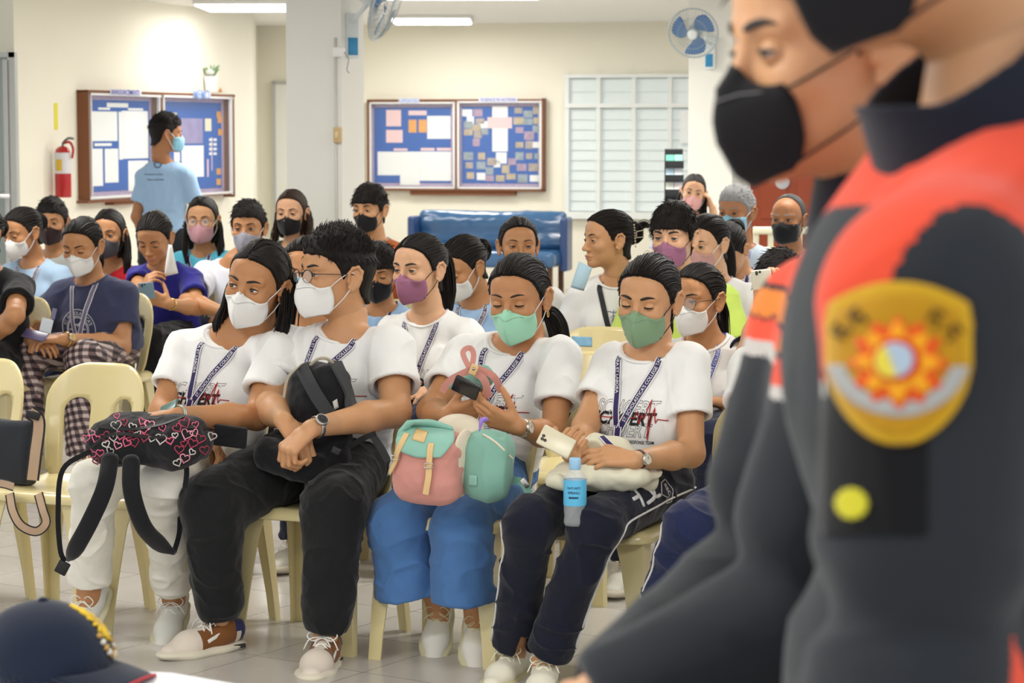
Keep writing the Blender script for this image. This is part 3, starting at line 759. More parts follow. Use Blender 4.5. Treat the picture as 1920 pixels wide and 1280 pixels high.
def print_schoert(body, J, tree, mb_name='shirt_print', c=(0, -.225), w=.25, sc=1.0):
    F_, Sd, U, Nb = J['F'], J['S'], J['U'], J['neck']; dk = mat('print_black', '1A1A1E', rough=.6); rd = mat('print_red', 'B3262B', rough=.6); gr = mat('print_grey', '4a4a4c', rough=.6)
    o = Nb+Sd*c[0]+U*c[1]; fr = lambda du, dv: (o+Sd*du+U*dv, Sd, U, F_); mb = MB()
    put_text(mb, gr, 'SCHOERT', fr(.012, .036), w*.93, tree, .0010, height=.044, fill=False, bold=.015, shear=.28, bev=.012)
    put_text(mb, gr, 'SCHOERT', fr(-.004, -.030), w*.93, tree, .0010, height=.044, fill=False, bold=.015, shear=.28, bev=.012)
    put_text(mb, dk, 'SCHOERT', fr(.004, .004), w*.96, tree, .0020, height=.040, bold=.035, shear=.28)
    put_text(mb, dk, 'SCHOLASTICAN EMERGENCY RESPONSE TEAM', fr(-.006, -.066), w*.98, tree, .0015, height=.0105, bold=.01)
    e = [(-.125, .006), (.045, .006), (.055, .028), (.063, -.012), (.072, .020), (.080, .004), (.098, .062), (.094, -.060), (.113, .040), (.121, -.006), (.128, .006), (.165, .003)]
    put_line(mb, rd, [(a*w/.25, b) for a, b in e], fr(0, 0), .0016, tree, .0028); return mb.obj(mb_name, body)
def print_nursing(body, J, tree):
    F_, Sd, U, Nb = J['F'], J['S'], J['U'], J['neck']; dk = mat('print_navy', '2A2A48', rough=.6); mb = MB(); o = Nb-U*.20
    put_text(mb, dk, 'NURSING', (o, Sd, U, F_), .26, tree, .002, height=.045, bold=-.004, shear=.1)
    g = mat('print_pale', 'C9B9B4', rough=.6); put_text(mb, g, 'BATCH NIGHTINGALE', (o-U*.05, Sd, U, F_), .15, tree, .002, height=.016)
    g2 = mat('print_mauve', '8A86A8', rough=.6)
    put_line(mb, g2, [(0, .095), (0, .03)], (o, Sd, U, F_), .002, tree)
    for s in (-1, 1):
        put_line(mb, g2, [(0, .085), (s*.02, .09), (s*.038, .082)], (o, Sd, U, F_), .0022, tree); put_line(mb, g2, [(0, .075), (s*.012, .066), (-s*.008, .052), (s*.006, .04)], (o, Sd, U, F_), .0014, tree)
    return mb.obj('shirt_print', body)
def circ(r, n=28, a0=0, a1=2*PI): return [(r*math.cos(a), r*math.sin(a)) for a in np.linspace(a0, a1, n)]
def put_arc_text(mb, m, txt, fr, r, size, tree, a_mid=PI/2, top=True, off=.002, **kw):
    V, F, w, hh = text_geo(txt, **kw); s = size/hh; o, x, y, n = fr; out = []; 
    for v in V:
        a = a_mid-(v[0]*s/r) if top else a_mid+(v[0]*s/r); rr = r+(v[1]*s if top else -v[1]*s)
        q = o+x*(rr*math.cos(a))+y*(rr*math.sin(a)); p = proj(tree, q, n, off) if tree is not None else q+n*off
        out.append(q if p is None else p)
    mb.add(out, F, m)
def print_seal(body, J, tree):
    F_, Sd, U, Nb = J['F'], J['S'], J['U'], J['neck']; w = mat('print_offwhite', 'C9C9D2', rough=.7); mb = MB(); fr = (Nb-U*.200-Sd*.01, Sd, U, F_)
    for r in (.088, .058, .052): put_line(mb, w, circ(r), fr, .0022, tree)
    put_arc_text(mb, w, "ST. SCHOLASTICA'S", fr, .072, .016, tree, bold=.01, off=.002); put_arc_text(mb, w, "COLLEGE", fr, .073, .016, tree, a_mid=-PI/2, top=False, bold=.01)
    for k in range(6): put_line(mb, w, [(.044*math.cos(k*PI/3), .044*math.sin(k*PI/3)), (.012*math.cos(k*PI/3+.5), .012*math.sin(k*PI/3+.5))], fr, .003, tree)
    put_line(mb, w, circ(.022), fr, .003, tree); return mb.obj('shirt_print', body)
# ---------------------------------------------------------------- the builder
def person(label, head, hs=1.06, hyaw=.35, hpitch=0., hroll=0., byaw=.38, tone=0, hair='pony', haircol=(.012, .009, .008), hairkw={}, mask=None, maskkind='kf', strap=None, straps=True, maskdrop=0, masky=0.0,
           look=(0, 0), closed=0., brow=None, lift=0., mouth_=False, shirt=('tee_white', 'ECECEA'), pants=('pants_navy', '1B2036'), tw=.150, td=.108, belly=.0, sw=.30, bust=.5, arm=1.0, thigh=1.0,
           J=None, hands=(None, None), h=.006, handh=.0034, group=None, prt=None, lan=None, legs=True, sleeve=.60, pstyle='straight', shoes=None, pelz=.53, lean=.06, lod=0, specs=None, amp=.0065, seed=0,
           chair=None, wrists=None, knee_sp=.06, stand=False, neckopen=1.0, cat='person', longsleeve=False, earring=None, open_legs=0, necklen=.0, collar=True, paint=None):
    J = dict(J or {}); F_, Sd = FS(byaw); sk = skinmat(tone); g = lambda k, v: J.setdefault(k, v)
    Hc = np.asarray(head, float); R = headR(hyaw, hpitch, hroll); HM = M4(R, Hc, hs)
    hb = Hc+R@V3(0, -.042, -.105)*hs
    Nb = g('neck', hb-V3(0, 0, .062+necklen)-F_*.012)
    pel = g('pel', V3(*(Nb-F_*lean)[:2], pelz))
    U = nrm(Nb-pel); Ft = nrm(F_-U*(F_@U)); J.update(F=Ft, S=Sd, U=U)
    J['chest0'] = Nb
    for i, s in ((0, -1), (1, 1)):
        sh = g('sh%d' % i, Nb+Sd*s*sw/2-U*.070-F_*.005)
        hp = g('hip%d' % i, pel+Sd*s*.085-V3(0, 0, .0))
        kn = g('kn%d' % i, hp+F_*.42+Sd*s*knee_sp+V3(0, 0, .0))
        if stand: J['kn%d' % i] = kn = hp-V3(0, 0, .43); 
        an = g('an%d' % i, kn+F_*.03+V3(0, 0, .09-kn[2]))
        w0 = (hp*.45+kn*.55)+V3(0, 0, .105) if wrists is None else wrists[i]
        wr = g('wr%d' % i, w0)
        g('el%d' % i, ik(sh, wr, .275, .245, Sd*s*.6-UP*.6-F_*.55))
    fr = (Sd, Ft, U); Rt = np.array(fr).T; base = V3(pel[0], pel[1], 0)
    # ---- body surface
    q = [cap(hb, Nb+U*.005, .052*hs, .056*hs, k=.03), cap(Nb+Sd*-.06-U*.03, Nb+Sd*.06-U*.03, .045, .045, k=.03)]
    ch = Nb-U*.17; q += [ell(ch, (tw*.88, td*.84, .17), Rt, k=.04), ell(lerp(Nb, pel, .75), (tw*.85, td*.85+belly*.9, .15), Rt, k=.05), ell(pel, (tw*.9, td*.9, .11), Rt, k=.05)]
    for i, s in ((0, -1), (1, 1)):
        sh, el_, wr = J['sh%d' % i], J['el%d' % i], J['wr%d' % i]
        q += [cap(Nb-U*.02, sh, .040, .044, k=.03), cap(sh, el_, .047*arm, .038*arm, k=.03), cap(el_, lerp(el_, wr, .35), .038*arm, .039*arm, k=.02), cap(lerp(el_, wr, .35), wr, .039*arm, .0245*(.5+.5*arm), k=.02)]
        hp, kn, an = J['hip%d' % i], J['kn%d' % i], J['an%d' % i]
        if legs: q += [cap(hp, kn, .070*thigh, .052, k=.04), cap(kn, lerp(kn, an, .35), .050, .050, k=.03), cap(lerp(kn, an, .35), an, .050, .033, k=.02), cap(an, an-V3(0, 0, .05), .033, .033, k=.02)]
        else: q += [cap(hp, kn, .065*thigh, .05, k=.04)]
    mb = MB(); V, F = volume(q, h, sm=2); mb.add(V, F, sk)
    hm = MB(); V, F = head_geo(.0022 if lod == 2 else .0030); hm.add(V, F, sk)
    add_eyes(hm, sk, look, closed, lod, brow, mat('brow_grey', (.25, .24, .23)) if hair in ('grey', 'bald') else None, lift)
    if mouth_: mouth(hm)
    hm.xf(HM); mb2 = MB()
    for i, s in ((0, 1), (1, -1)):
        hd = hands[i]
        if hd is False: continue
        wr, el_ = J['wr%d' % i], J['el%d' % i]; fa = nrm(wr-el_); hd = dict(hd or {}); hd.setdefault('d', nrm(fa+F_*.3-UP*.25)); hd.setdefault('n', -UP+Sd*(-s)*-.2); hd.setdefault('curl', (.35, .38, .42, .48)); hd.setdefault('thumb', (.6, .25))
        q = hand_prims(wr, hd['d'], hd['n'], s, hd['curl'], hd['thumb'], hd.get('size', .98), hd.get('spread', .05))
        q.append(cap(lerp(el_, wr, .75), wr, lerp(.039*arm, .0245*(.5+.5*arm), .62), .0245*(.5+.5*arm), k=.012))
        V, F = volume(q, hd.get('h', handh), sm=1); mb.add(V, F, sk)
    for v, f, m in zip(hm.v, hm.f, hm.m):
        mb.add(v, f[0], hm.mats[m[0]])
    body = mb.obj('person', loc=base); tag(body, label, cat, group); J['body'] = body; J['HM'] = HM
    if hair:
        hmm = make_hair(hair, hairmat('hair_%s' % hash_name(haircol), haircol, .5 if hair == 'grey' else 0), lod=1 if lod else 0, seed=seed, **hairkw); hmm.xf(HM).obj('hair', body)
    if mask:
        m = MB(); mask_geo(m, cloth('mask_'+mask[0], mask[1], bump=.05), mat('mask_crease', (.30, .30, .31)), maskkind, strap or mat('mask_strap', 'E8E8E8'), 1 if lod else 0, maskdrop, masky); m.xf(HM).obj('face_mask', body)
    if specs:
        m = MB(); glasses_geo(m, mat('spectacle_frame', (.02, .018, .018) if specs[1] else (.25, .10, .10), rough=.3, spec=.6), mat('spectacle_lens', (1, 1, 1), rough=.02, alpha=.10), specs[0], specs[2]); m.xf(HM).obj('spectacles', body)
    if earring:
        m = MB(); a = np.linspace(0, 2*PI, 13)[:-1]
        for s in (-1, 1): v, f = tube(np.array([s*.082, -.004, -.044])+np.stack([a*0, np.cos(a)*earring, np.sin(a)*earring*1.2], 1), .0013, 6, closed=True); m.add(v, f, mat('gold', (.75, .5, .15), metal=1, rough=.2))
        m.xf(HM).obj('earring', body)
    # ---- shirt
    if shirt:
        q = []; T_ = [ell(ch, (tw, td, .185), Rt, k=.022), ell(lerp(Nb, pel, .72), (tw*.97, td*.98+belly, .17), Rt, k=.06), ell(lerp(Nb, pel, .95), (tw*1.03, td*1.03+belly*.7, .10), Rt, k=.06)]
        T_ += [ell(ch-U*.01+Ft*(td*.50)+Sd*s*.07, (.065, .055, .065), Rt, k=.05) for s in (-1, 1)] if bust else []
        T_.append(cap(Nb-U*.045-Sd*.05, Nb-U*.045+Sd*.05, .062, k=.04, fd=Ft, ff=1.0))
        for i, s in ((0, -1), (1, 1)):
            sh, el_ = J['sh%d' % i], J['el%d' % i]; c = lerp(sh, el_, sleeve)
            q.append(cap(sh, c, .057*arm, .066*arm if not longsleeve else .058*arm, k=.015))
            T_.append(cap(Nb+Sd*s*.045-U*.030, sh-U*.002, .046, .055*arm, k=.035))
            if longsleeve: wr = J['wr%d' % i]; q.append(cap(el_, wr, .058*arm, .040*arm, k=.02)); d = nrm(wr-el_); q.append(box(wr+d*.05, (.05, .05, .05), basis(d), .002, 0, -1)); q.append(cap(lerp(el_, wr, .8), wr+d*.1, .030, k=.002, s=-1))
            else:
                d = nrm(el_-sh); q.append(box(c+d*.10, (.085*arm, .085*arm, .10), basis(d), .002, .003, -1)); q.append(cap(lerp(sh, el_, sleeve*.62), c+d*.06, .050*arm, .059*arm, k=.004, s=-1))
        q += T_
        q.append(ell(Nb+U*.030+Ft*.022*neckopen, (.082*neckopen, .082*neckopen, .060*neckopen), Rt, k=.006, s=-1))
        V, F = volume(q, h*.9, sm=2); N = vnorm(V, F); V = wrinkle(V, N, fr, amp*1.35, seed, ch)
        m = MB()
        if paint:
            c_ = V[F].mean(1); left = np.ones(len(F), bool)
            for sel, mm in paint(c_, J): sel = sel & left; left &= ~sel; m.add(V, F[sel], mm)
            m.add(V, F[left], cloth(*shirt))
        else: m.add(V, F, cloth(*shirt) if isinstance(shirt, tuple) else shirt)
        so = m.obj('jacket' if paint else 'shirt', body); J['shirt'] = so; J['shirtVF'] = (V, F); tree = None
        if prt or lan:
            tree = bvh_vf(V, F); J['tree'] = tree
            if prt: prt(so, J, tree)
            if lan: lan = dict(lan); J['lan'] = lanyard(body, J, tree, **lan)
        if lod and collar:   # rib round the neck opening
            a = np.linspace(0, 2*PI, 33)[:-1]; T = tree or bvh_vf(V, F); pts = []
            e = ell(Nb+U*.030+Ft*.022*neckopen, (.082*neckopen+.004, .082*neckopen+.004, .060*neckopen+.004), Rt)
            for t in a:
                d = Sd*math.cos(t)+Ft*math.sin(t)*1.0; lo = e['c']; best = None
                for ph in np.linspace(.25, -1.5, 60):
                    p = lo+d*(e['r'][0]*math.cos(ph))+U*(e['r'][2]*math.sin(ph)); hit = T.find_nearest(Vector(p)); 
                    if best is None or hit[3] < best[0]: best = (hit[3], p)
                pts.append(best[1])
            pts = np.array(pts)
            for _ in range(2): pts = (np.roll(pts, 1, 0)+2*pts+np.roll(pts, -1, 0))/4
            v, f = tube(pts, .0085, 8, closed=True, flat=(U, .6)); m = MB(); m.add(v, f, cloth(*shirt) if isinstance(shirt, tuple) else shirt); m.obj('collar', so)
    # ---- trousers
    if pants:
        q = [ell(pel-V3(0, 0, .0), (tw*.98, td*1.08, .115), Rt, k=.04), ell(pel+U*.07, (tw*.93, td*.98+belly*.8, .08), Rt, k=.04)]
        bores = []
        for i in (0, 1):
            hp, kn, an = J['hip%d' % i], J['kn%d' % i], J['an%d' % i]; d = nrm(an-kn); a1, b1, c1 = {'straight': (.086, .066, .062), 'jogger': (.105, .085, .070), 'wide': (.098, .086, .096), 'slim': (.084, .062, .052)}[pstyle]
            q.append(cap(hp+F_*.02, kn, a1*thigh, b1*thigh, k=.035)); e = J.get('cuff%d' % i, lerp(kn, an, J.get('cf', .96))); d = nrm(e-kn)
            if legs:
                q.append(cap(kn, e, b1*thigh*.98, c1*(thigh if pstyle != 'jogger' else 1), k=.03))
                if pstyle == 'jogger': q.append(cap(e, e+d*.035, .050, .043, k=.03)); e2 = e+d*.04
                else: e2 = e
                bores += [box(e2+d*.13, (c1*thigh+.022, c1*thigh+.022, .13), basis(d), .002, .002, -1), cap(e2-d*.06, e2+d*.1, (c1*thigh-.016) if pstyle != 'jogger' else .038, k=.003, s=-1)]
            else: q.append(cap(kn, lerp(kn, an, .75), b1*thigh*.98, c1*thigh, k=.03))
        V, F = volume(q+bores, h*1.0, sm=2); N = vnorm(V, F); V = wrinkle(V, N, (Sd, F_, UP), amp*1.2, seed+5, pel, 'leg')
        m = MB(); m.add(V, F, cloth(*pants) if isinstance(pants, tuple) else pants); po = m.obj('trousers', body); J['trousers'] = po; J['trVF'] = (V, F)
    if shoes:
        for i in (0, 1):
            an = J['an%d' % i]; fd = J.get('fd%d' % i, F_); shoe(body, an, fd, J.get('fp%d' % i, 0), **shoes)
    if chair is not None: pass
    return J
def basis(d):
    d = nrm(d); a = nrm(np.cross(d, (0, 1, 0.3) if abs(d[1]) < .9 else (1, 0, 0))); b = np.cross(d, a); return np.array([a, b, d]).T
def hash_name(c): return '_'.join('%d' % int(x*1000) for x in c)
# ---------------------------------------------------------------- shoes: ankle position, toe direction, pitch (heel raised)
def shoe(body, an, fd, pitch, upper=('shoe_white', 'DAD8D2'), sole=('sole_white', 'D3CFC0'), lace='E6E3DA', toe=None, heel=None, panel=None, sc=1.0, sock=None, hi=.0032, vent=False):
    fd = nrm(V3(fd[0], fd[1], 0)); sd = V3(fd[1], -fd[0], 0); R = np.array([sd, fd, UP]).T@rotm((1, 0, 0), -pitch)
    o = np.asarray(an)-R@V3(0, 0, .085)*sc; M = M4(R, o, sc)
    so = [cap((0, -.045, .016), (0, .02, .014), .036, .033, k=.02, fd=UP, ff=.42), cap((0, .02, .014), (.006, .105, .014), .033, .043, k=.02, fd=UP, ff=.40), cap((.006, .105, .014), (.004, .165, .020), .043, .036, k=.02, fd=UP, ff=.38)]
    V, F = volume(so, hi); m = MB(); m.add(V, F, cloth(*sole, bump=.02)); m.xf(M); so_ = m.obj('sole', body)
    q = [cap((0, -.042, .055), (0, .01, .050), .034, .033, k=.03), cap((0, .01, .050), (.004, .10, .036), .033, .037, k=.03), cap((.004, .10, .034), (.004, .160, .024), .036, .028, k=.03, fd=UP, ff=.8), cap((0, -.035, .07), (0, -.015, .085), .033, .034, k=.02),
         box((0, -.01, .13), (.06, .10, .035), rotm((1, 0, 0), .18), .004, .004, -1), cap((0, -.02, .13), (0, -.012, .055), .030, .027, k=.004, s=-1), box((0, .05, -.03), (.1, .2, .043), None, .001, 0, -1)]
    V, F = volume(q, hi); um = cloth(*upper, bump=.05); m = MB(); c = V[F].mean(1); rest = np.ones(len(F), bool)
    for spec_, sel in ((toe, c[:, 1] > .115-.02*np.abs(c[:, 0])/.03), (heel, c[:, 1] < -.045+.02*(c[:, 2] > .06)), (panel, (c[:, 1] > -.03) & (c[:, 1] < .085) & (np.abs(c[:, 0]) > .014))):
        if spec_: sel = sel & rest; m.add(V, F[sel], cloth(*spec_)); rest &= ~sel
    m.add(V, F[rest], um); m.xf(M); up = m.obj('shoe_upper', body)
    m = MB(); lm = mat('lace_%s' % lace, lace, rough=.8)
    for k in range(5):
        y = .030+.019*k; z = .087-.0115*k-.0006*k*k
        for s in (-1, 1):
            v, f = tube(catmull([(s*.023, y, z-.006), (s*.010, y+.006, z+.006), (-s*.010, y+.013, z+.004), (-s*.023, y+.019, z-.014)], 3), .0023, 6); m.add(v, f, lm)
    for s in (-1, 1):
        v, f = tube(catmull([(0, .034, .096), (s*.022, .030, .112), (s*.040, .040, .100), (s*.024, .050, .088), (0, .038, .094)], 4), .0019, 6); m.add(v, f, lm)
        v, f = tube(catmull([(0, .034, .096), (s*.030, .055, .094), (s*.046, .060, .066)], 4), .0019, 6); m.add(v, f, lm)
    tg = box((0, .012, .100), (.022, .006, .022), rotm((1, 0, 0), .45), .006); V, F = volume([tg], hi); m.add(V, F, um)
    if vent:
        dk = mat('vent_dark', (.03, .03, .035), rough=.4)
        for s in (-1, 1):
            m.add(*boxm((s*.0335, -.035, .017), (.0025, .026, .006), None, .002), dk); m.add(*boxm((s*.0345, .045, .052), (.002, .022, .005), rotm((1, 0, 0), -.35), .002), lm)
    m.xf(M); m.obj('laces', up)
    if sock:
        V, F = tube([R@V3(0, -.015, .06)*sc+o, R@V3(0, -.018, .115)*sc+o, lerp(R@V3(0, -.018, .115)*sc+o, an+UP*.07, .6)], [.036, .037, .037], 16); m = MB(); m.add(V, F, cloth(*sock)); m.obj('sock', body)
# ================================================================ shells and chairs
def shell2d(sd, ub, vb, cell, mapf, t):
    us = np.arange(ub[0]-cell, ub[1]+cell*1.5, cell); vs_ = np.arange(vb[0]-cell, vb[1]+cell*1.5, cell)
    G = np.stack(np.meshgrid(us, vs_, indexing='ij'), -1).reshape(-1, 2); nv = len(vs_); nu = len(us)
    Q = np.array([(i*nv+j, (i+1)*nv+j, (i+1)*nv+j+1, i*nv+j+1) for i in range(nu-1) for j in range(nv-1)])
    Q = Q[sd(G[Q].mean(1)) < 0]
    E = {}
    for f in Q:
        for i in range(4): E[(f[i], f[(i+1) % 4])] = 1
    bd = sorted({a for (a, b) in E if (b, a) not in E} | {b for (a, b) in E if (b, a) not in E})
    X = G[bd]
    for _ in range(4):
        e = 1e-4; g = np.stack([(sd(X+[e, 0])-sd(X-[e, 0]))/(2*e), (sd(X+[0, e])-sd(X-[0, e]))/(2*e)], 1)
        X = X-(sd(X)/np.maximum((g**2).sum(1), .3))[:, None]*g
    G[bd] = X
    us_ = np.unique(Q); rm = np.full(len(G), -1); rm[us_] = np.arange(len(us_)); G = G[us_]; Q = rm[Q]
    V = mapf(G); N = vnorm(V, Q); return thick(V, Q, N, t)
def rbox2(X, c, h, r):
    a = np.abs(X-np.asarray(c))-np.asarray(h)+r; return np.sqrt((np.maximum(a, 0)**2).sum(1))+np.minimum(a.max(1), 0)-r
def loftm(mb, A, B, m):
    A, B = np.asarray(A), np.asarray(B); n = len(A); V = np.concatenate([A, B]); F = [tuple(range(n)), tuple(reversed(range(n, 2*n)))]+[(i, n+i, n+(i+1) % n, (i+1) % n) for i in range(n)]
    mb.add(V, F, m)
def chair_parts():
    def sdb(X):
        o = rbox2(X, (0, .19), (.190-.03*np.clip((.14-X[:, 1])/.14, 0, 1)[:, None][:, 0]*0, .19), .125) if False else rbox2(X, (0, .16), (.188, .22), .13)
        o = np.maximum(o, -(X[:, 1]+.01))
        for s in (-1, 1):
            hsd = rbox2(X, (s*.088, .10), (.044, .165), .043); o = np.maximum(o, -hsd)
        return o
    def mpb(G):
        u, v = G[:, 0], G[:, 1]; w = 1-.12*np.clip((.2-v)/.2, 0, 1)
        return np.stack([u*w, -.185-.25*v+.30*v*v*0+.05*(u/.19)**2*(1+v), .425+v*.985], 1)
    back = shell2d(sdb, (-.19, .19), (-.01, .38), .0125, mpb, .007)
    def sds(X): return rbox2(X, (0, .0), (.205, .205), .06)
    def mps(G):
        d = sds(G); e = np.clip((d+.035)/.035, 0, 1); z = .432-.030*e**2.2-.010*np.clip(1-(G**2).sum(1)/.03, 0, 1)+.012*np.clip((-G[:, 1]-.1)/.1, 0, 1)
        return np.stack([G[:, 0]*(1+.02*e), G[:, 1]*(1+.02*e), z], 1)
    seat = shell2d(sds, (-.205, .205), (-.205, .205), .015, mps, .006)
    legs = []
    for sx in (-1, 1):
        for sy in (-1, 1):
            t = V3(sx*.185, sy*.180, .418); b = V3(sx*.206, sy*.205-(0 if sy > 0 else .01), 0); 
            def L(c, w, d, th): return [c+V3(0, 0, 0), c+V3(-sx*w, 0, 0), c+V3(-sx*w, -sy*th, 0), c+V3(-sx*th, -sy*th, 0), c+V3(-sx*th, -sy*d, 0), c+V3(0, -sy*d, 0)]
            mb = MB(); k = 5; prev = L(t, .088, .075, .006); 
            for i in range(1, k+1):
                f = i/k; w = lerp(.088, .040, min(1, f*1.15)**.6); nx = L(lerp(t, b, f), float(w), float(w)*.85, .006)
                V = np.concatenate([prev, nx]); F = [(j, 6+j, 6+(j+1) % 6, (j+1) % 6) for j in range(6)]
                if sx*sy < 0: F = [f_[::-1] for f_ in F]
                mb.add(V, F, None); prev = nx
            fb = tuple(range(6)); mb.add(np.array(prev), [fb if sx*sy > 0 else fb[::-1]], None)
            legs.append(mb)
    return back, seat, legs
_CH = {}
def plastic(): return mat('chair_plastic', 'DCCD98', rough=.28, spec=.5, bump=.02, bscale=30, var=.03, vscale=3, coat=.25)
def chair(loc, yaw, label, group='cream plastic chairs', m=None, key='cream', cat='chair', name='plastic_chair'):
    m = m or plastic(); r = empty(name, loc, label, cat, group); r.rotation_euler = (0, 0, PI-yaw)
    if key not in _CH:
        b, s, L = chair_parts(); out = []
        for nm, (V, F) in (('backrest', b), ('seat', s)): mb = MB(); mb.add(V, F, m); out.append((nm, mb.mesh(nm)))
        for l in L: l.mats = [m]; l.m = [(0, c) for _, c in l.m]; out.append(('leg', l.mesh('leg', False)))
        _CH[key] = out
    for nm, me in _CH[key]:
        o = bpy.data.objects.new(nm, me); S.collection.objects.link(o); o.parent = r
    return r
# ================================================================ room
def wallbox(name, a, b, z0, z1, t, m):
    a = V3(a[0], a[1], 0); b = V3(b[0], b[1], 0); d = nrm(b-a); n = V3(-d[1], d[0], 0); L = np.linalg.norm(b-a)
    R = np.array([d, n, UP]).T; mb = MB(); mb.add(*boxm((a+b)/2+n*t/2+V3(0, 0, (z0+z1)/2), (L/2, t/2, (z1-z0)/2), R), m); return struct(mb.obj(name, smooth_=False))
cream = mat('wall_cream', 'F0ECDC', rough=.85, bump=.05, bscale=12, var=.02, vscale=2); white_ = mat('wall_white', 'E4E3DC', rough=.85, bump=.04, bscale=12, var=.02, vscale=2)
ceilm = mat('ceiling_white', 'F2F1EC', rough=.9)
def floor_mat():
    m = bpy.data.materials.new('floor_tiles'); m.use_nodes = True; nt = m.node_tree; b = nt.nodes['Principled BSDF']; N = nt.nodes.new; L = nt.links.new
    tc = N('ShaderNodeTexCoord'); mp = N('ShaderNodeMapping'); mp.inputs['Rotation'].default_value = (0, 0, -math.radians(56.5)); mp.inputs['Location'].default_value = (.11, .248, 0); L(tc.outputs['Object'], mp.inputs[0])
    br = N('ShaderNodeTexBrick'); br.offset = 0; br.inputs['Scale'].default_value = 1.0; br.inputs['Brick Width'].default_value = .40; br.inputs['Row Height'].default_value = .40; br.inputs['Mortar Size'].default_value = .0016; br.inputs['Mortar Smooth'].default_value = .4
    br.inputs['Color1'].default_value = (.60, .57, .52, 1); br.inputs['Color2'].default_value = (.56, .53, .49, 1); br.inputs['Mortar'].default_value = (.12, .10, .09, 1); br.inputs['Bias'].default_value = 0; L(mp.outputs[0], br.inputs['Vector'])
    n = N('ShaderNodeTexNoise'); n.inputs['Scale'].default_value = 2.6; n.inputs['Detail'].default_value = 4; L(mp.outputs[0], n.inputs['Vector'])
    mx = N('ShaderNodeMix'); mx.data_type = 'RGBA'; mx.blend_type = 'MULTIPLY'; mx.inputs[0].default_value = .35; L(br.outputs['Color'], mx.inputs[6]); cr = N('ShaderNodeValToRGB'); cr.color_ramp.elements[0].color = (.72, .70, .68, 1); cr.color_ramp.elements[1].color = (1, 1, 1, 1); L(n.outputs[0], cr.inputs[0]); L(cr.outputs[0], mx.inputs[7])
    L(mx.outputs[2], b.inputs['Base Color']); b.inputs['Roughness'].default_value = .22; b.inputs['Specular IOR Level'].default_value = .5
    r = N('ShaderNodeMapRange'); r.inputs[3].default_value = .16; r.inputs[4].default_value = .34; L(n.outputs[0], r.inputs[0]); L(r.outputs[0], b.inputs['Roughness'])
    bp = N('ShaderNodeBump'); bp.inputs['Strength'].default_value = .25; bp.inputs['Distance'].default_value = .002; L(br.outputs['Fac'], bp.inputs['Height']); bp.invert = True; L(bp.outputs[0], b.inputs['Normal']); return m
mb = MB(); mb.add(*boxm((0, 11, -.05), (9, 15, .05)), floor_mat()); struct(mb.obj('floor', smooth_=False))
mb = MB(); mb.add(*boxm((0, 14, CEIL+.05), (9, 12.5, .05)), ceilm); struct(mb.obj('ceiling', smooth_=False))
# back wall: from the recess (left, far) to the right (nearer); wall normal turned to the left
BW0 = P(420, 300, 24.6); BW1 = V3(6.6, 24.6-(6.6-BW0[0])*.24, 0)
bd = nrm(V3(BW1[0]-BW0[0], BW1[1]-BW0[1], 0)); bn = V3(bd[1], -bd[0], 0)   # bn towards the room
def BWp(px, py, off=0.0):
    """point of the back wall plane behind pixel"""
    c0 = np.array([0, 0, CH]); d = P(px, py, 1.0)-c0; p0 = V3(BW0[0], BW0[1], 0)+bn*off; t = ((p0-c0)@bn)/(d@bn); return c0+d*t
wallbox('wall_back', BW0[:2], BW1[:2], 0, CEIL, .2, cream)
# left wall, turned steeply
LW0 = P(8, 300, 17.6); LW1 = P(474, 300, 21.9); ld = nrm(V3(LW1[0]-LW0[0], LW1[1]-LW0[1], 0)); ln = V3(ld[1], -ld[0], 0)
def LWp(px, py, off=0.0):
    c0 = np.array([0, 0, CH]); d = P(px, py, 1.0)-c0; p0 = V3(LW0[0], LW0[1], 0)+ln*off; t = ((p0-c0)@ln)/(d@ln); return c0+d*t
a_ = LWp(30, 300); wallbox('wall_left', a_[:2], LW1[:2], 0, CEIL, .2, cream)
wallbox('wall_recess', (LW1[0], LW1[1]), (LW1[0]-.25, 24.8), 0, CEIL, .15, cream)
wallbox('wall_side', (a_[0]-3.2, a_[1]+1.2), (a_[0]-.02, a_[1]+.25), 0, CEIL, .2, white_)
# columns
def column(name, px0, px1, Y, yaw, s, m=white_):
    f, sd = FS(yaw); c0 = P(px0, 300, Y); half = s/2
    c = V3(c0[0], c0[1], 0)+sd*half-f*half
    mb = MB(); mb.add(*boxm(c+V3(0, 0, CEIL/2), (half, half, CEIL/2), np.array([sd, f, UP]).T), m); o = mb.obj(name, smooth_=False); struct(o); return c, f, sd, half
C1, c1f, c1s, c1h = column('wall_column_left', 538, 675, 14.0, .32, .345)
C2, c2f, c2s, c2h = column('wall_column_right', 1290, 1370, 19.0, .35, .36)
# right end: white wall and red door
RWa = BWp(1368, 300, 3.2); RWb = V3(6.4, RWa[1]-.9, 0); rd_ = nrm(V3(RWb[0]-RWa[0], RWb[1]-RWa[1], 0)); rn_ = V3(rd_[1], -rd_[0], 0)
wallbox('wall_right', RWa[:2], RWb[:2], 0, CEIL, .15, white_)
def RWp(px, py, off=0.0):
    c0 = np.array([0, 0, CH]); d = P(px, py, 1.0)-c0; p0 = V3(RWa[0], RWa[1], 0)+rn_*off; t = ((p0-c0)@rn_)/(d@rn_); return c0+d*t
def rectm(mb, p00, p11, pw, n, t, m, bev=0):
    """box on a wall between two corner points (upper left, lower right)"""
    d = nrm(V3(p11[0]-p00[0], p11[1]-p00[1], 0)); L = np.hypot(p11[0]-p00[0], p11[1]-p00[1]); c = (p00+p11)/2+n*t/2; mb.add(*boxm(c, (L/2, t/2, abs(p00[2]-p11[2])/2), np.array([d, n, UP]).T, bev), m)
red = mat('door_red', '9C4526', rough=.45, bump=.1, bscale=20, var=.08)
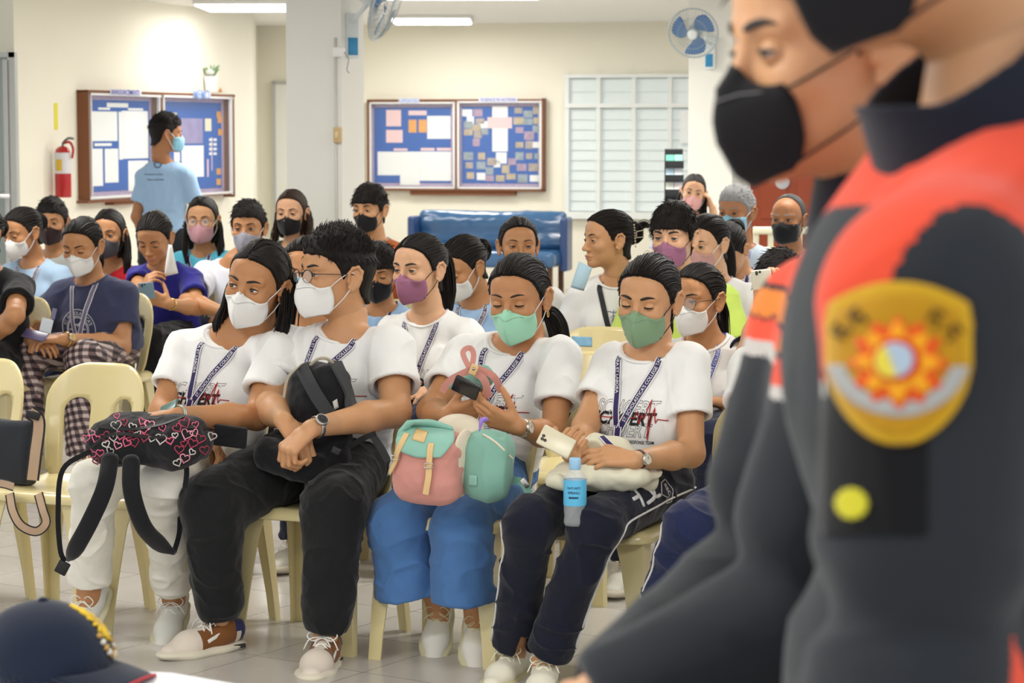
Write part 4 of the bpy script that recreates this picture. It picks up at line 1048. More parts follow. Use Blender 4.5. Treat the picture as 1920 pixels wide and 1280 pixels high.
mb = MB(); x0 = RWp(1410, 245, 0); x1 = RWp(1560, 600, 0); x0[2] = 2.05; x1[2] = 0.01; rectm(mb, x0, x1, RWp, rn_, .05, red)
for i in range(2):
    for j in range(3):
        a = lerp(x0, x1, .12+.44*i); b = lerp(x0, x1, .44+.44*i); a = V3(a[0], a[1], 1.95-.62*j); b = V3(b[0], b[1], 1.45-.62*j); rectm(mb, a, b, RWp, rn_, .062, red, .01)
dr = struct(mb.obj('door_1', smooth_=False))
mb = MB(); c = RWp(1467, 341, .066); R = np.array([rd_, UP, rn_]).T; mb.add(*lathe([(0.001, .004), (.058, .004), (.060, .002), (.060, 0), (.001, 0)], 28, c, R), mat('sign_white', 'C9C9CE', rough=.5))
sg = mb.obj('round_sign'); tag(sg, 'small round white sign on the red door', 'sign'); mb = MB(); mb2 = MB()
for k, s in enumerate(('FIRE', 'EXIT')): put_text(mb2, mat('sign_ink', (.35, .35, .37)), s, (c+rn_*.005+V3(0, 0, .018-.036*k), rd_, UP, rn_), .06, off=.001)
# door seen in the recess behind the column, and glass door frame at the left edge
alu = mat('frame_grey', 'B9BBB9', rough=.4, metal=.2); glassm = mat('door_glass', 'A9B5AE', rough=.1, spec=.6)
mb = MB(); p0 = BWp(512, 152, .01); p1 = BWp(560, 600, .01); p1[2] = .01; rectm(mb, p0, p1, None, bn, .05, mat('door_white', 'E9EAE4', rough=.5)); d2 = struct(mb.obj('door_2', smooth_=False))
mb = MB()
for a, b in (((512, 152), (560, 158)),): q0 = BWp(*a, .06); q1 = BWp(*b, .06); rectm(mb, q0, q1, None, bn, .02, alu)
q0 = BWp(512, 152, .06); q1 = BWp(516, 158, .06); q1[2] = .02; rectm(mb, q0, q1, None, bn, .02, alu); mb.obj('door_frame', d2, smooth_=False)
f3 = V3(0, -1, 0); 
mb = MB(); q0 = P(-160, 98, 17.2); q1 = P(26, 110, 17.2); q1[2] = 0.0; 
def vbox(mb, pxa, pya, pxb, pyb, Y, t, m, z0=None, bev=0):
    a = P(pxa, pya, Y); b = P(pxb, pyb, Y)
    if z0 is not None: b[2] = z0
    mb.add(*boxm(((a[0]+b[0])/2, Y, (a[2]+b[2])/2), (abs(b[0]-a[0])/2, t/2, abs(a[2]-b[2])/2), None, bev), m)
vbox(mb, 18, 98, 30, 110, 17.2, .10, alu, 0); vbox(mb, -300, 98, 30, 108, 17.2, .10, alu); vbox(mb, 6, 112, 14, 120, 17.15, .06, alu, 0)
vbox(mb, -300, 108, 16, 200, 17.25, .02, glassm, 0); d3 = struct(mb.obj('door_3', smooth_=False))
mb = MB(); v, f = tube([P(-60, 367, 17.0), P(18, 367, 17.0)], .018, 10); mb.add(v, f, mat('chrome', (.8, .8, .8), metal=.8, rough=.25)); mb.obj('door_handle', d3)
# jalousie window in the back wall
wf = mat('window_frame_white', 'E8ECEA', rough=.5); jal = mat('jalousie_glass', 'D3DCDB', rough=.3, spec=.5, var=.03, vscale=3, emit=((.74, .82, .82), .10))  # glass emits faintly: the window's brightness is put into the panes
W0 = BWp(1062, 140, .0); W1 = BWp(1330, 406, .0)
def wp(u, v, off=0.0): 
    p = lerp(W0, W1, u); return V3(p[0], p[1], W0[2]+(W1[2]-W0[2])*v)+bn*off
win = MB(); rectm(win, wp(0, 0), wp(1, 1), None, bn, .012, mat('window_back', 'C4CFCE', rough=.4)); win = struct(win.obj('window_1', smooth_=False))
fr_ = MB(); ub = [(1062, 1070), (1121, 1129), (1187, 1195), (1254, 1262), (1320, 1330)]; tu = lambda px: (px-1062)/268.0
for a, b in ub: rectm(fr_, wp(tu(a), 0, .012), wp(tu(b), 1, .012), None, bn, .07, wf)
for v0, v1 in ((0, .025), (.205, .235), (.97, 1.02)): rectm(fr_, wp(0, v0, .012), wp(1, v1, .012), None, bn, .08, wf)
fr_.obj('window_frame', win, smooth_=False)
for k in range(4):
    for (va, vb, n) in ((.03, .20, 2), (.24, .96, 10)):
        pn = MB(); 
        for i in range(n):
            a = va+(vb-va)*i/n; b = va+(vb-va)*(i+1.08)/n; u0, u1 = tu(ub[k][1]), tu(ub[k+1][0])
            A = [wp(u0, a, .03), wp(u1, a, .03), wp(u1, b, .046), wp(u0, b, .046)]; A = np.array(A); V = np.concatenate([A, A+bn*.005]); pn.add(V, [(3, 2, 1, 0), (4, 5, 6, 7), (0, 1, 5, 4), (1, 2, 6, 5), (2, 3, 7, 6), (3, 0, 4, 7)], jal)
        pn.obj('window_pane', win, smooth_=False)
# paper taped on the window's right
mb = MB(); rectm(mb, BWp(1276, 207, .11), BWp(1296, 268, .11), None, bn, .003, mat('paper', 'EDF0F0', rough=.7)); tag(mb.obj('paper_sheet', smooth_=False), 'white sheet of paper taped high on the right end of the louvre window', 'paper')
# ---------------------------------------------------------------- bulletin boards
wood = mat('board_wood', '7A4A2C', rough=.5, bump=.1, bscale=30, var=.12, stretch=(1, 1, 8)); blue = mat('board_blue', '1F5CB0', rough=.8, var=.04, spec=.1)
paperm = mat('paper', 'EDF0F0', rough=.7); brd = mat('board_border', 'B7A6C6', rough=.7, var=.5, vscale=60); pink = mat('paper_pink', 'EBC9CB', rough=.7); orange = mat('paper_orange', 'E0A04F', rough=.7, var=.2, vscale=30); glassp = mat('case_glass', (1, 1, 1), rough=.03, alpha=.04, spec=.2)
photo = [mat('photo_%d' % i, c, rough=.6, var=.5, vscale=25) for i, c in enumerate(['A79C94', '8F9EA8', 'B7A88C', 'A88FA8'])]
def board(name, label, Pw, n, x0, x1, y00, y01, y10, y11, t, mid, sheets, titles, ledge, dr=0):
    """x0..x1 pixel span of the front; y00,y01 top/bottom at left; y10,y11 at right"""
    def bp(px, fy, off):
        f = (px-x0)/(x1-x0); return Pw(px, lerp(y00, y10, f)*(1-fy)+lerp(y01, y11, f)*fy, off)
    def R(mb, a, b, fa, fb, off, th, m, front=False):
        g = (lambda x, f: bp(x, f, t)+n*(off-t)) if front else (lambda x, f: bp(x, f, off))
        p, q = g(a, fa), g(b, fb); z0 = (g(a, fa)[2]+g(b, fa)[2])/2; z1 = (g(a, fb)[2]+g(b, fb)[2])/2; rectm(mb, V3(p[0], p[1], z0), V3(q[0], q[1], z1), None, n, th, m)
    r = empty(name, bp(mid, 1, 0), label, 'bulletin board')
    mk = lambda mb, nm, par=r: mb.obj(nm, par, smooth_=False)
    mb = MB(); fw = 4.5
    for a, b, c, d in ((x0, x0+fw, 0, 1), (x1-fw, x1, 0, 1), (x0, x1, 0, .022), (x0, x1, .978, 1), (mid-2, mid+2, 0, 1)): R(mb, a, b, c, d, 0, t, wood, True)
    mk(mb, 'case_frame')
    for (a, b) in ((x0+fw, mid-2), (mid+2, x1-fw)):
        mb = MB()
        for c_, d_, e_, f_ in ((a, a+4, .025, .975), (b-4, b, .025, .975), (a, b, .025, .045), (a, b, .955, .975)): R(mb, c_, d_, e_, f_, t-.02, .024, mat('case_door_white', 'E3E3E3', rough=.4), True)
        dd = mk(mb, 'case_door'); mb = MB(); R(mb, a+4, b-4, .045, .955, t-.014, .004, glassp, True); mk(mb, 'glass_pane', dd)
        mb = MB(); R(mb, a, b+dr*.62, .03, .97, .004, .006, brd); mk(mb, 'border_strip'); mb = MB(); R(mb, a+(9 if not dr else 4), b-7+dr, .085, .915, .010, .004, blue); mk(mb, 'display_panel')
    for (a, fa, b, fb, m) in sheets:
        mb = MB(); R(mb, a, b, fa, fb, .0145, .002, m); mk(mb, 'notice_sheet')
    for (a, b, txt, mm) in titles:
        mb = MB(); R(mb, a, b, -.015, .035, t+.005, .006, mat('title_strip', 'DADDF0', rough=.6)); ts = mk(mb, 'title_strip'); mb = MB(); p = (bp(a, .01, t+.013)+bp(b, .01, t+.013))/2; dd = nrm(bp(b, .01, 0)-bp(a, .01, 0)); dd[2] = 0
        put_text(mb, mm, txt, (p, nrm(dd), UP, n), np.linalg.norm(bp(b, 0, 0)-bp(a, 0, 0))*.9, off=.001, bold=.01); mk(mb, 'lettering', ts)
    mb = MB(); R(mb, ledge[0], ledge[1], 1.0, 1.045, 0, t*.8, wood, True); mk(mb, 'ledge')
ink = mat('title_ink', '4A4AA0', rough=.6); ink2 = mat('title_ink_light', '7FA0D8', rough=.6)
sh = []
def S_(a, b, c, d, m): sh.append((a, b, c, d, m))
# left board sheets (pixels across, fractions down)
S_(168, .19, 220, .46, paperm); S_(222, .19, 230, .63, paperm); S_(228, .18, 278, .62, paperm); S_(168, .53, 193, .87, paperm); S_(196, .53, 222, .84, paperm); S_(240, .64, 278, .92, paperm); S_(200, .11, 240, .15, paperm); S_(184, .155, 206, .175, paperm); S_(240, .155, 268, .175, paperm); S_(177, .48, 209, .505, paperm)
S_(312, .19, 332, .45, mat('paper_cream', 'E6E0C0', rough=.7)); S_(338, .24, 380, .48, mat('poster_violet', '8E86B4', rough=.5, var=.3, vscale=8)); S_(340, .50, 382, .80, paperm); S_(384, .24, 396, .36, mat('paper_cream', 'E6E0C0', rough=.7)); S_(326, .55, 337, .65, paperm)
for k, (x, y) in enumerate([(410, .17), (412, .22), (413, .34), (410, .72), (410, .82)]): S_(x-4, y, x+4, y+.06, orange)
for k in range(8): S_(392+8*(k % 2), .43+.045*(k//2), 398+8*(k % 2), .455+.045*(k//2), paperm)
S_(388, .63, 391, .80, pink); S_(396, .42, 398, .74, pink)
board('bulletin_board', 'wooden glazed notice board seen at an angle on the left wall, behind the standing person', LWp, ln, 165, 441, 169, 376, 177, 369, .10, 304, sh, [(206, 264, 'ANNOUNCEMENTS', ink), (362, 394, 'MEMO', ink2)], (218, 262), -14)
sh = []
S_(724, .11, 752, .29, pink); S_(724, .33, 755, .47, pink); S_(766, .12, 800, .17, pink); S_(766, .22, 781, .36, orange); S_(785, .22, 800, .36, orange); S_(801, .18, 845, .43, paperm); S_(708, .57, 750, .83, paperm); S_(750, .57, 787, .94, paperm); S_(787, .57, 846, .89, paperm)
S_(738, .535, 764, .56, pink); S_(789, .53, 815, .56, pink); S_(819, .53, 846, .56, pink)
S_(923, .08, 952, .20, paperm); S_(914, .20, 960, .32, pink); S_(923, .32, 952, .57, paperm); S_(930, .58, 950, .70, paperm)
rs_ = np.random.RandomState(4)
for (x, y) in [(876, .15), (896, .15), (882, .23), (900, .24), (892, .31), (878, .36), (896, .38), (908, .35), (893, .47), (878, .62), (903, .62), (880, .72), (902, .72), (882, .83), (902, .84), (918, .78), (932, .70), (948, .76), (960, .68), (922, .68), (938, .86), (958, .84), (918, .86), (972, .13), (990, .17), (1008, .13), (972, .24), (990, .25), (1008, .24), (974, .34), (992, .40), (1008, .33), (974, .50), (992, .50), (1008, .50), (974, .62), (992, .62), (1010, .62), (978, .74), (1000, .74), (980, .86), (1002, .86), (878, .28), (906, .28)]:
    w = rs_.uniform(6, 9.5); hh = rs_.uniform(.030, .045); S_(x-w, y-hh, x+w, y+hh, photo[rs_.randint(4)] if rs_.rand() < .8 else paperm)
board('bulletin_board', 'wooden glazed notice board with two doors hanging over the blue bench on the back wall', BWp, bn, 688, 1020, 188, 357, 184, 359, .09, 855, sh, [(748, 786, 'UPDATES', ink2), (898, 970, 'SCIENCE IN ACTION', ink)], (768, 965))
# ================================================================ ceiling lamps
dif = mat('lamp_diffuser', (1, 1, 1), rough=.6, emit=((1, .99, .96), 5.0)); lampb = mat('lamp_body', 'E8E8E4', rough=.5)
VIS = [(-2.15, 20.1), (-.75, 22.6)]
for i, (x, y) in enumerate(LAMPS+VIS):
    v = i-len(LAMPS); hw = .6 if v < 0 else (.42, .36)[v]; hd = .12 if v < 0 else .5
    lab = 'rectangular ceiling lamp placed outside the view to light the hall' if v < 0 else ('narrow glowing ceiling lamp at the top left beside the pillar', 'long glowing ceiling lamp to the right of the pillar fan')[v]
    r = empty('ceiling_lamp', (x, y, CEIL), lab, 'lamp', 'ceiling lamps outside the view' if v < 0 else None)
    mb = MB(); mb.add(*boxm((0, 0, -.018), (hw+.02, hd+.02, .018), None, .01), lampb); o = mb.obj('housing'); o.parent = r
    mb = MB(); mb.add(*boxm((0, 0, -.040), (hw, hd, .008), None, .006), dif); o = mb.obj('diffuser'); o.parent = r
# ================================================================ wall fans
def wall_fan(name, label, hub, face, att, R_=.20, rel=None, blue='3E78B8'):
    """hub centre, face = direction the fan blows, att = fixing point on the column"""
    f = nrm(face); x = nrm(np.cross(f, UP)); z = np.cross(x, f); R = np.array([x, z, f]).T
    r = empty(name, att, label, 'fan'); body = mat('fan_white', 'DDE3E2', rough=.35); wire = mat('fan_wire', 'AEB9BE', rough=.3, metal=.4); bl = mat('fan_blade_blue', blue, rough=.2, alpha=.75)
    hub = np.asarray(hub); mb = MB()
    for s, d in ((1, .055), (-1, .045)):
        for k in range(44):
            a = k*2*PI/44; rr = np.array([.2, .5, .85, 1.0])*R_; zz = np.array([d, d*.92, d*.6, 0])*s
            v, g = tube([hub+R@V3(math.cos(a+.18*s*(q/R_))*q, math.sin(a+.18*s*(q/R_))*q, w) for q, w in zip(rr, zz)], .0013, 4, cap_=False); mb.add(v, g, wire)
        for q, w in ((.2, d), (.6, d*.88)):
            a = np.linspace(0, 2*PI, 33)[:-1]; v, g = tube(np.array([hub+R@V3(math.cos(t)*q*R_, math.sin(t)*q*R_, w*s) for t in a]), .0018, 5, closed=True); mb.add(v, g, wire)
    a = np.linspace(0, 2*PI, 49)[:-1]; v, g = tube(np.array([hub+R@V3(math.cos(t)*R_, math.sin(t)*R_, 0) for t in a]), .0065, 8, closed=True); mb.add(v, g, wire); mb.obj('guard', r)
    mb = MB(); mb.add(*lathe([(.001, .066), (.030, .064), (.038, .056), (.038, .050), (.001, .050)], 24, hub, R), body); mb.obj('badge', r)
    for k in range(3):
        mb = MB()
        def bl_(u, v): 
            q = .035+u*(R_*.88-.035); a0 = k*2*PI/3+u*.5; wd = .62*math.sin(.5+u*2.0)+.15; a = a0+(v-.5)*wd*1.7; return hub+R@V3(math.cos(a)*q, math.sin(a)*q, (v-.5)*.030)
        V, F = grid(bl_, 10, 8); N = vnorm(V, F); mb.add(*thick(V, F, N, .002), bl); mb.obj('blade', r)
    mb = MB(); mb.add(*lathe([(.001, -.05), (.045, -.05), (.062, -.065), (.062, -.115), (.045, -.155), (.001, -.16)], 24, hub, R), body); mb.obj('motor', r)
    mb = MB(); m0 = hub-f*.11; v, g = tube(catmull([m0, m0-UP*.07-f*.02, att+UP*.02], 5), .016, 10); mb.add(v, g, body); n = nrm(V3(*(m0-att)[:2], 0)); sx = nrm(np.cross(n, UP)); Rb = np.array([sx, n, UP]).T
    mb.add(*boxm(att+n*.02-UP*.05, (.045, .022, .13), Rb, .012), body); mb.add(*boxm(att+n*.044-UP*.11, (.030, .003, .05), Rb, .002), mat('fan_label_blue', '2F86B5', rough=.4)); mb.obj('mount', r)
    return r
fa = C1+c1s*c1h+V3(0, 0, P(655, 55, 14)[2])-c1f*0; fa[2] = P(655, 55, 13.9)[2]
fa = C1+c1s*(c1h+.004)+c1f*.05; fa[2] = P(655, 50, 13.9)[2]
hubp = P(724, 2, 13.75); wall_fan('wall_fan', 'white wall fan seen from the side, fixed high on the left pillar', hubp, V3(.95, -.20, -.34), fa, .235)
fb = C2+c2f*(c2h+.004)+c2s*.0; fb[2] = P(1325, 85, 18.7)[2]
wall_fan('wall_fan', 'wall fan with blue blades facing the room, fixed high on the right pillar', P(1300, 62, 18.45), V3(-.22, -.93, -.25), fb, .19)
# conduit, switch box and outlet on the left pillar
def onC1(px, py, off=0.0):   # right-hand face of the pillar
    c0 = np.array([0, 0, CH]); d = P(px, py, 1.0)-c0; p0 = C1+c1s*(c1h+off); p0[2] = 0; t = ((p0-c0)@c1s)/(d@c1s); return c0+d*t
def onC1f(px, py, off=0.0):
    c0 = np.array([0, 0, CH]); d = P(px, py, 1.0)-c0; p0 = C1+c1f*(c1h+off); p0[2] = 0; t = ((p0-c0)@c1f)/(d@c1f); return c0+d*t
Rc = np.array([c1s, c1f, UP]).T
edge = C1+c1f*c1h+c1s*c1h
mb = MB(); q = edge-c1s*.035+c1f*.006; v, g = tube([q+V3(0, 0, .4), q+V3(0, 0, 2.1)], .008, 8); mb.add(v, g, mat('conduit', 'CFCFC8', rough=.5)); tag(mb.obj('cable_conduit'), 'thin pale cable conduit running down the left pillar', 'conduit')
mb = MB(); z = P(656, 253, 13.8)[2]; q = edge-c1s*.02+c1f*.012; q[2] = z; mb.add(*boxm(q, (.022, .018, .045), Rc, .006), mat('switch_tan', 'C9AE7E', rough=.5)); mb.add(*boxm(q+c1f*.019, (.010, .004, .018), Rc, .002), mat('switch_tan2', 'DCC79A', rough=.4)); tag(mb.obj('wall_switch'), 'small tan switch box on the corner of the left pillar', 'switch')
mb = MB(); q = edge-c1s*.010+c1f*.012; q[2] = P(663, 97, 13.8)[2]; mb.add(*boxm(q, (.035, .018, .028), Rc, .005), lampb)
w = [q+c1s*.035, q+c1s*.06+V3(0, 0, -.04), q+c1s*.05+V3(0, 0, -.10), q+c1s*.065+V3(0, 0, -.12)]; v, g = tube(catmull(w, 6), .003, 6); mb.add(v, g, mat('wire_grey', '9A9A94', rough=.5)); tag(mb.obj('socket_box'), 'white socket box with a dangling wire under the fan on the left pillar', 'socket')
# ================================================================ fire extinguisher, yellow tag, plant
c = LWp(118, 318, .10); s = 19.0/4500; r = empty('fire_extinguisher', LWp(118, 318, 0), 'red fire extinguisher with a white and yellow label hanging on the left wall', 'fire extinguisher')
redm = mat('extinguisher_red', 'B2161C', rough=.25, coat=.5); zt = LWp(118, 274, .1)[2]; zb_ = LWp(118, 370, .1)[2]
mb = MB(); mb.add(*lathe([(.001, zb_), (.058, zb_), (.062, zb_+.01), (.062, zt-.06), (.050, zt-.02), (.022, zt), (.001, zt)], 24, (c[0], c[1], 0)), redm); mb.obj('cylinder', r)
mb = MB(); z1 = LWp(118, 286, .1)[2]; z2 = LWp(118, 325, .1)[2]; mb.add(*lathe([(.0632, z2), (.0632, z1)], 24, (c[0], c[1], 0)), mat('label_white', 'D8D6DA', rough=.5)); a = np.linspace(-2.3, -1.5, 6)
V = np.array([(c[0]+.064*math.cos(t), c[1]+.064*math.sin(t), z) for z in (z2+.02, z1-.05) for t in a]); mb.add(V, [(i, i+1, i+7, i+6) for i in range(5)], mat('label_yellow', 'D8B23A', rough=.5)); mb.obj('label', r)
mb = MB(); q = V3(c[0], c[1], zt); v, g = tube(catmull([q, q+V3(.01, -.01, .03), q+V3(.05, -.02, .06), q+V3(.09, -.02, .055)], 4), .009, 8); mb.add(v, g, mat('metal_dark', (.15, .15, .16), metal=.6, rough=.4)); v, g = tube(catmull([q+V3(.0, 0, .02), q+V3(.06, -.03, .03), q+V3(.085, -.03, -.02), q+V3(.075, -.02, -.09)], 5), .010, 8); mb.add(v, g, redm); mb.obj('hose', r)
mb = MB(); rectm(mb, LWp(101, 193, .0), LWp(108, 243, .0), None, ln, .004, mat('sticker_yellow', 'E3DA2C', rough=.5)); tag(mb.obj('wall_sticker', smooth_=False), 'narrow yellow strip sign on the wall above the fire extinguisher', 'sign')
bt = LWp(396, 172, .06)[2]; c = LWp(396, 172, .06); r = empty('potted_plant', c, 'white square pot with a clear ornament and leaves on top of the left notice board', 'plant')
mb = MB(); hp = LWp(396, 143, .06)[2]-bt; mb.add(*lathe([(.001, 0), (.048, 0), (.062, hp), (.056, hp), (.050, hp*.5), (.001, hp*.5)], 4, c, rotm((0, 0, 1), .5)), mat('pot_white', 'F2F2F0', rough=.4)); mb.obj('pot', r, smooth_=False)
mb = MB(); V, F = volume([ell(c+V3(-.005, 0, hp+.045), (.045, .045, .045), k=0)], .008); mb.add(V, F, mat('ornament_glass', 'D8DCD4', rough=.08, spec=.8)); mb.obj('ornament', r)
mb = MB(); lf = mat('leaf_green', '7F9A72', rough=.5)
for k in range(12):
    a = k*2.4; q = c+V3(.03*math.cos(a), .02*math.sin(a), hp); e = q+V3(.055*math.cos(a), .03*math.sin(a), .06+.02*(k % 3)); m_ = (q+e)/2+V3(0, 0, .02); v, g = tube(catmull([q, m_, e], 4), [.002, .004, .007, .010, .012, .011, .008, .005, .001], 6, flat=((0, 0, 1), .3)); mb.add(v, g, lf)
mb.obj('leaves', r)
mb = MB(); q = LWp(413, 166, .04); mb.add(*lathe([(.001, 0), (.016, 0), (.010, .02), (.004, .035), (.001, .04)], 12, (q[0], q[1], bt)), mat('figurine_orange', 'D88A3C', rough=.5)); tag(mb.obj('figurine'), 'tiny orange figurine beside the white pot on the notice board', 'figurine')
# ================================================================ blue bench
vin = mat('bench_vinyl', '33608C', rough=.18, spec=.7, coat=.3, bump=.05, bscale=9); vind = mat('bench_vinyl_dark', '2C487A', rough=.25, spec=.6)
bL = BWp(788, 450, 1.55); bR = BWp(1066, 450, 1.55); L = np.hypot(*(bR-bL)[:2]); cx = (bL+bR)/2; zt = BWp(930, 397, 1.6)[2]; Rb = np.array([bd, bn, UP]).T
cb = V3(cx[0], cx[1], 0); r = empty('bench', cb, 'blue vinyl upholstered bench against the wall below the notice board', 'bench'); Wb = lambda x, y, z: cb+Rb@V3(x, y, z)
zs = BWp(930, 480, 1.9)[2]
q = [box(Wb(0, .03, (zt+zs)/2+.03), (L/2-.01, .055, (zt-zs)/2-.02), Rb, .05, .03)]+[ell(Wb(0, .075, zs+(zt-zs)*f), (L/2-.04, .05, .085), Rb, k=.05) for f in (.36, .72)]
V, F = volume(q, .010); N = vnorm(V, F); V = V+N*(fbm(V*7, 3, 2)*.006)[:, None]; mb = MB(); mb.add(V, F, vin); mb.obj('backrest', r)
V, F = volume([box(Wb(0, .30, zs-.02), (L/2-.01, .30, .075), Rb, .05, .01)], .012); mb = MB(); mb.add(V, F, vin); mb.obj('seat', r)
for sx in (-1, 1): V, F = volume([box(Wb(sx*(L/2+.012), .16, (zt+zs)/2-.09), (.035, .13, (zt-zs)/2+.05), Rb, .02, .01)], .012); mb = MB(); mb.add(V, F, vind); mb.obj('side_panel', r)
for sx in (-1, 1):
    for y in (.05, .52): mb = MB(); mb.add(*boxm(Wb(sx*(L/2-.06), y, (zs-.09)/2), (.022, .022, (zs-.09)/2), Rb), mat('bench_leg', '5A3A28', rough=.5)); mb.obj('leg', r, smooth_=False)
# ================================================================ brochure rack, railing, white chair far right
RY = 17.2; c = P(1263, 330, RY); zt = P(1263, 279, RY)[2]; w = 17*RY/4500; r = empty('brochure_rack', V3(c[0], c[1], 0), 'black metal brochure rack with three tiers of leaflets in front of the right pillar', 'rack')
blk = mat('rack_black', '1E2224', rough=.4); mb = MB(); mb.add(*boxm((c[0], RY, zt/2), (w, .012, zt/2), None, .006), blk); mb.add(*boxm((c[0], RY-.04, .03), (w*1.3, .14, .02), None, .01), blk)
tiers = [(290, 309), (315, 335), (341, 362), (366, 400)]
for a, b in tiers: zb_ = P(0, b, RY)[2]; mb.add(*boxm((c[0], RY-.04, zb_-.012), (w*1.02, .045, .010)), blk); mb.add(*boxm((c[0], RY-.085, zb_+.01), (w*1.02, .004, .02)), blk)
mb.obj('stand', r, smooth_=False)
for (a, b), cc in zip(tiers[:3], (('6FBBA8', '9ACFC4'), ('BFD9EA', 'E4EDF2'), ('E8ECE0', 'F2EFF2'))):
    za, zb_ = P(0, a, RY)[2], P(0, b, RY)[2]
    for s in (-1, 1):
        mb = MB(); mb.add(*boxm((c[0]+s*w*.47, RY-.05, (za+zb_)/2), (w*.44, .006, (za-zb_)/2), rotm((1, 0, 0), -.15)), mat('leaflet_%s' % cc[(s+1)//2], cc[(s+1)//2], rough=.4, var=.12, vscale=30)); tag(mb.obj('leaflet', smooth_=False), '%s leaflets standing in the %s tier of the black rack, %s pile' % ({'6FBBA8': 'teal green', 'BFD9EA': 'pale blue', 'E8ECE0': 'whitish'}[cc[0]], {'6FBBA8': 'top', 'BFD9EA': 'middle', 'E8ECE0': 'third'}[cc[0]], 'left' if s < 0 else 'right'), 'leaflet')
rw = mat('railing_cream', 'E4E2C8', rough=.5); mb = MB(); Y = 16.4; za = P(0, 432, Y)[2]; zb_ = P(0, 458, Y)[2]; xa, xb = P(1412, 440, Y)[0], P(1560, 440, Y)[0]
r = empty('low_railing', V3((xa+xb)/2, Y, 0), 'cream painted low railing behind the grey-haired man', 'railing')
mb.add(*boxm(((xa+xb)/2, Y, za), ((xb-xa)/2, .03, .025), None, .008), rw); mb.add(*boxm(((xa+xb)/2, Y, .12), ((xb-xa)/2, .02, .02)), rw); mb.obj('rail', r)
for k in range(6): mb = MB(); x = lerp(xa+.02, xb-.02, k/5); mb.add(*boxm((x, Y, za/2), (.018, .018, za/2)), rw); mb.obj('post', r, smooth_=False)
chair(V3(*P(1425, 440, 15.6)[:2], 0), .5, 'cream plastic chair mostly hidden in front of the red door, behind the grey-haired man', None)
# ================================================================ the row lines and chairs
F0, R0 = FS(.392); f0 = V3(-.839, 7.22, 0)
def rowpt(k): c = f0+R0*(-1.204+.464*k)-F0*.2; return V3(c[0], c[1], 0)
fl = ['empty cream plastic chair at the left edge, with the dark sling bag on it', 'empty cream plastic chair between the sling bag and the woman in white trousers', 'cream plastic chair under the woman in white trousers', 'cream plastic chair under the man in black trousers', 'cream plastic chair under the woman in wide blue trousers', 'cream plastic chair under the woman in the olive green mask', 'cream plastic chair under the person cut off behind the uniformed men']
for k in range(7): chair(rowpt(k), .392, fl[k])
def seat_chair(J, lab='cream plastic chair under a spectator in the rows behind', grp='cream plastic chairs of the rows behind', yaw=.39, m=None, key='cream', back=.03):
    p = J['pel']+FS(yaw)[0]*back; return chair(V3(p[0], p[1], 0), yaw, lab, grp, m, key)
# ================================================================ front row
WH = ('tee_white', 'F1F1EF'); TX = dict(edge=True)
# --- woman with white mask and white trousers
J1 = dict(pel=P(398, 852, 7.60), kn0=P(176, 903, 7.16), kn1=P(303, 905, 7.10), an0=P(166, 1112, 7.30), an1=P(326, 1120, 7.38), cf=.88,
          sh0=P(348, 655, 7.60), sh1=P(516, 660, 7.42), el0=P(303, 772, 7.48), wr0=P(388, 808, 7.22), el1=P(482, 782, 7.28), wr1=P(330, 778, 7.06), fd0=(-.35, -.9), fp0=.75, fd1=(-.1, -1), fp1=.45)
J1['neck'] = P(436, 632, 7.52)
p1 = person('person in a white mask and white trousers with a heart-patterned backpack on the lap', P(482, 533, 7.45), hs=1.11, hyaw=.36, hpitch=.06, hroll=.21, byaw=.50, hair='bob', hairkw=dict(L=.175, part=.004), mask=('white', 'EDEDEA'), look=(-.42, .02), brow=1.1,
            shirt=WH, pants=('trousers_white', 'E9E6DA'), tw=.150, td=.105, thigh=1.0, J=J1, h=.0042, handh=.0024, lod=2, prt=lambda s, J, t: print_schoert(s, J, t, c=(-.030, -.190), w=.205), lan=dict(end=(-.030, -.20), length=.03), earring=.010, seed=1, amp=.006,
            hands=(dict(d=nrm(V3(.5, -.35, -.75)), n=V3(-.6, -.1, -.4), curl=(.25, .3, .35, .4)), dict(d=nrm(V3(-.92, -.25, -.05)), n=V3(-.1, .0, -1), curl=(.45, .5, .55, .6), thumb=(.4, .3))),
            shoes=dict(upper=('shoe_offwhite', 'DDDCD4'), sole=('sole_cream', 'CFC9A8'), sock=('sock_grey', '8D9191')))
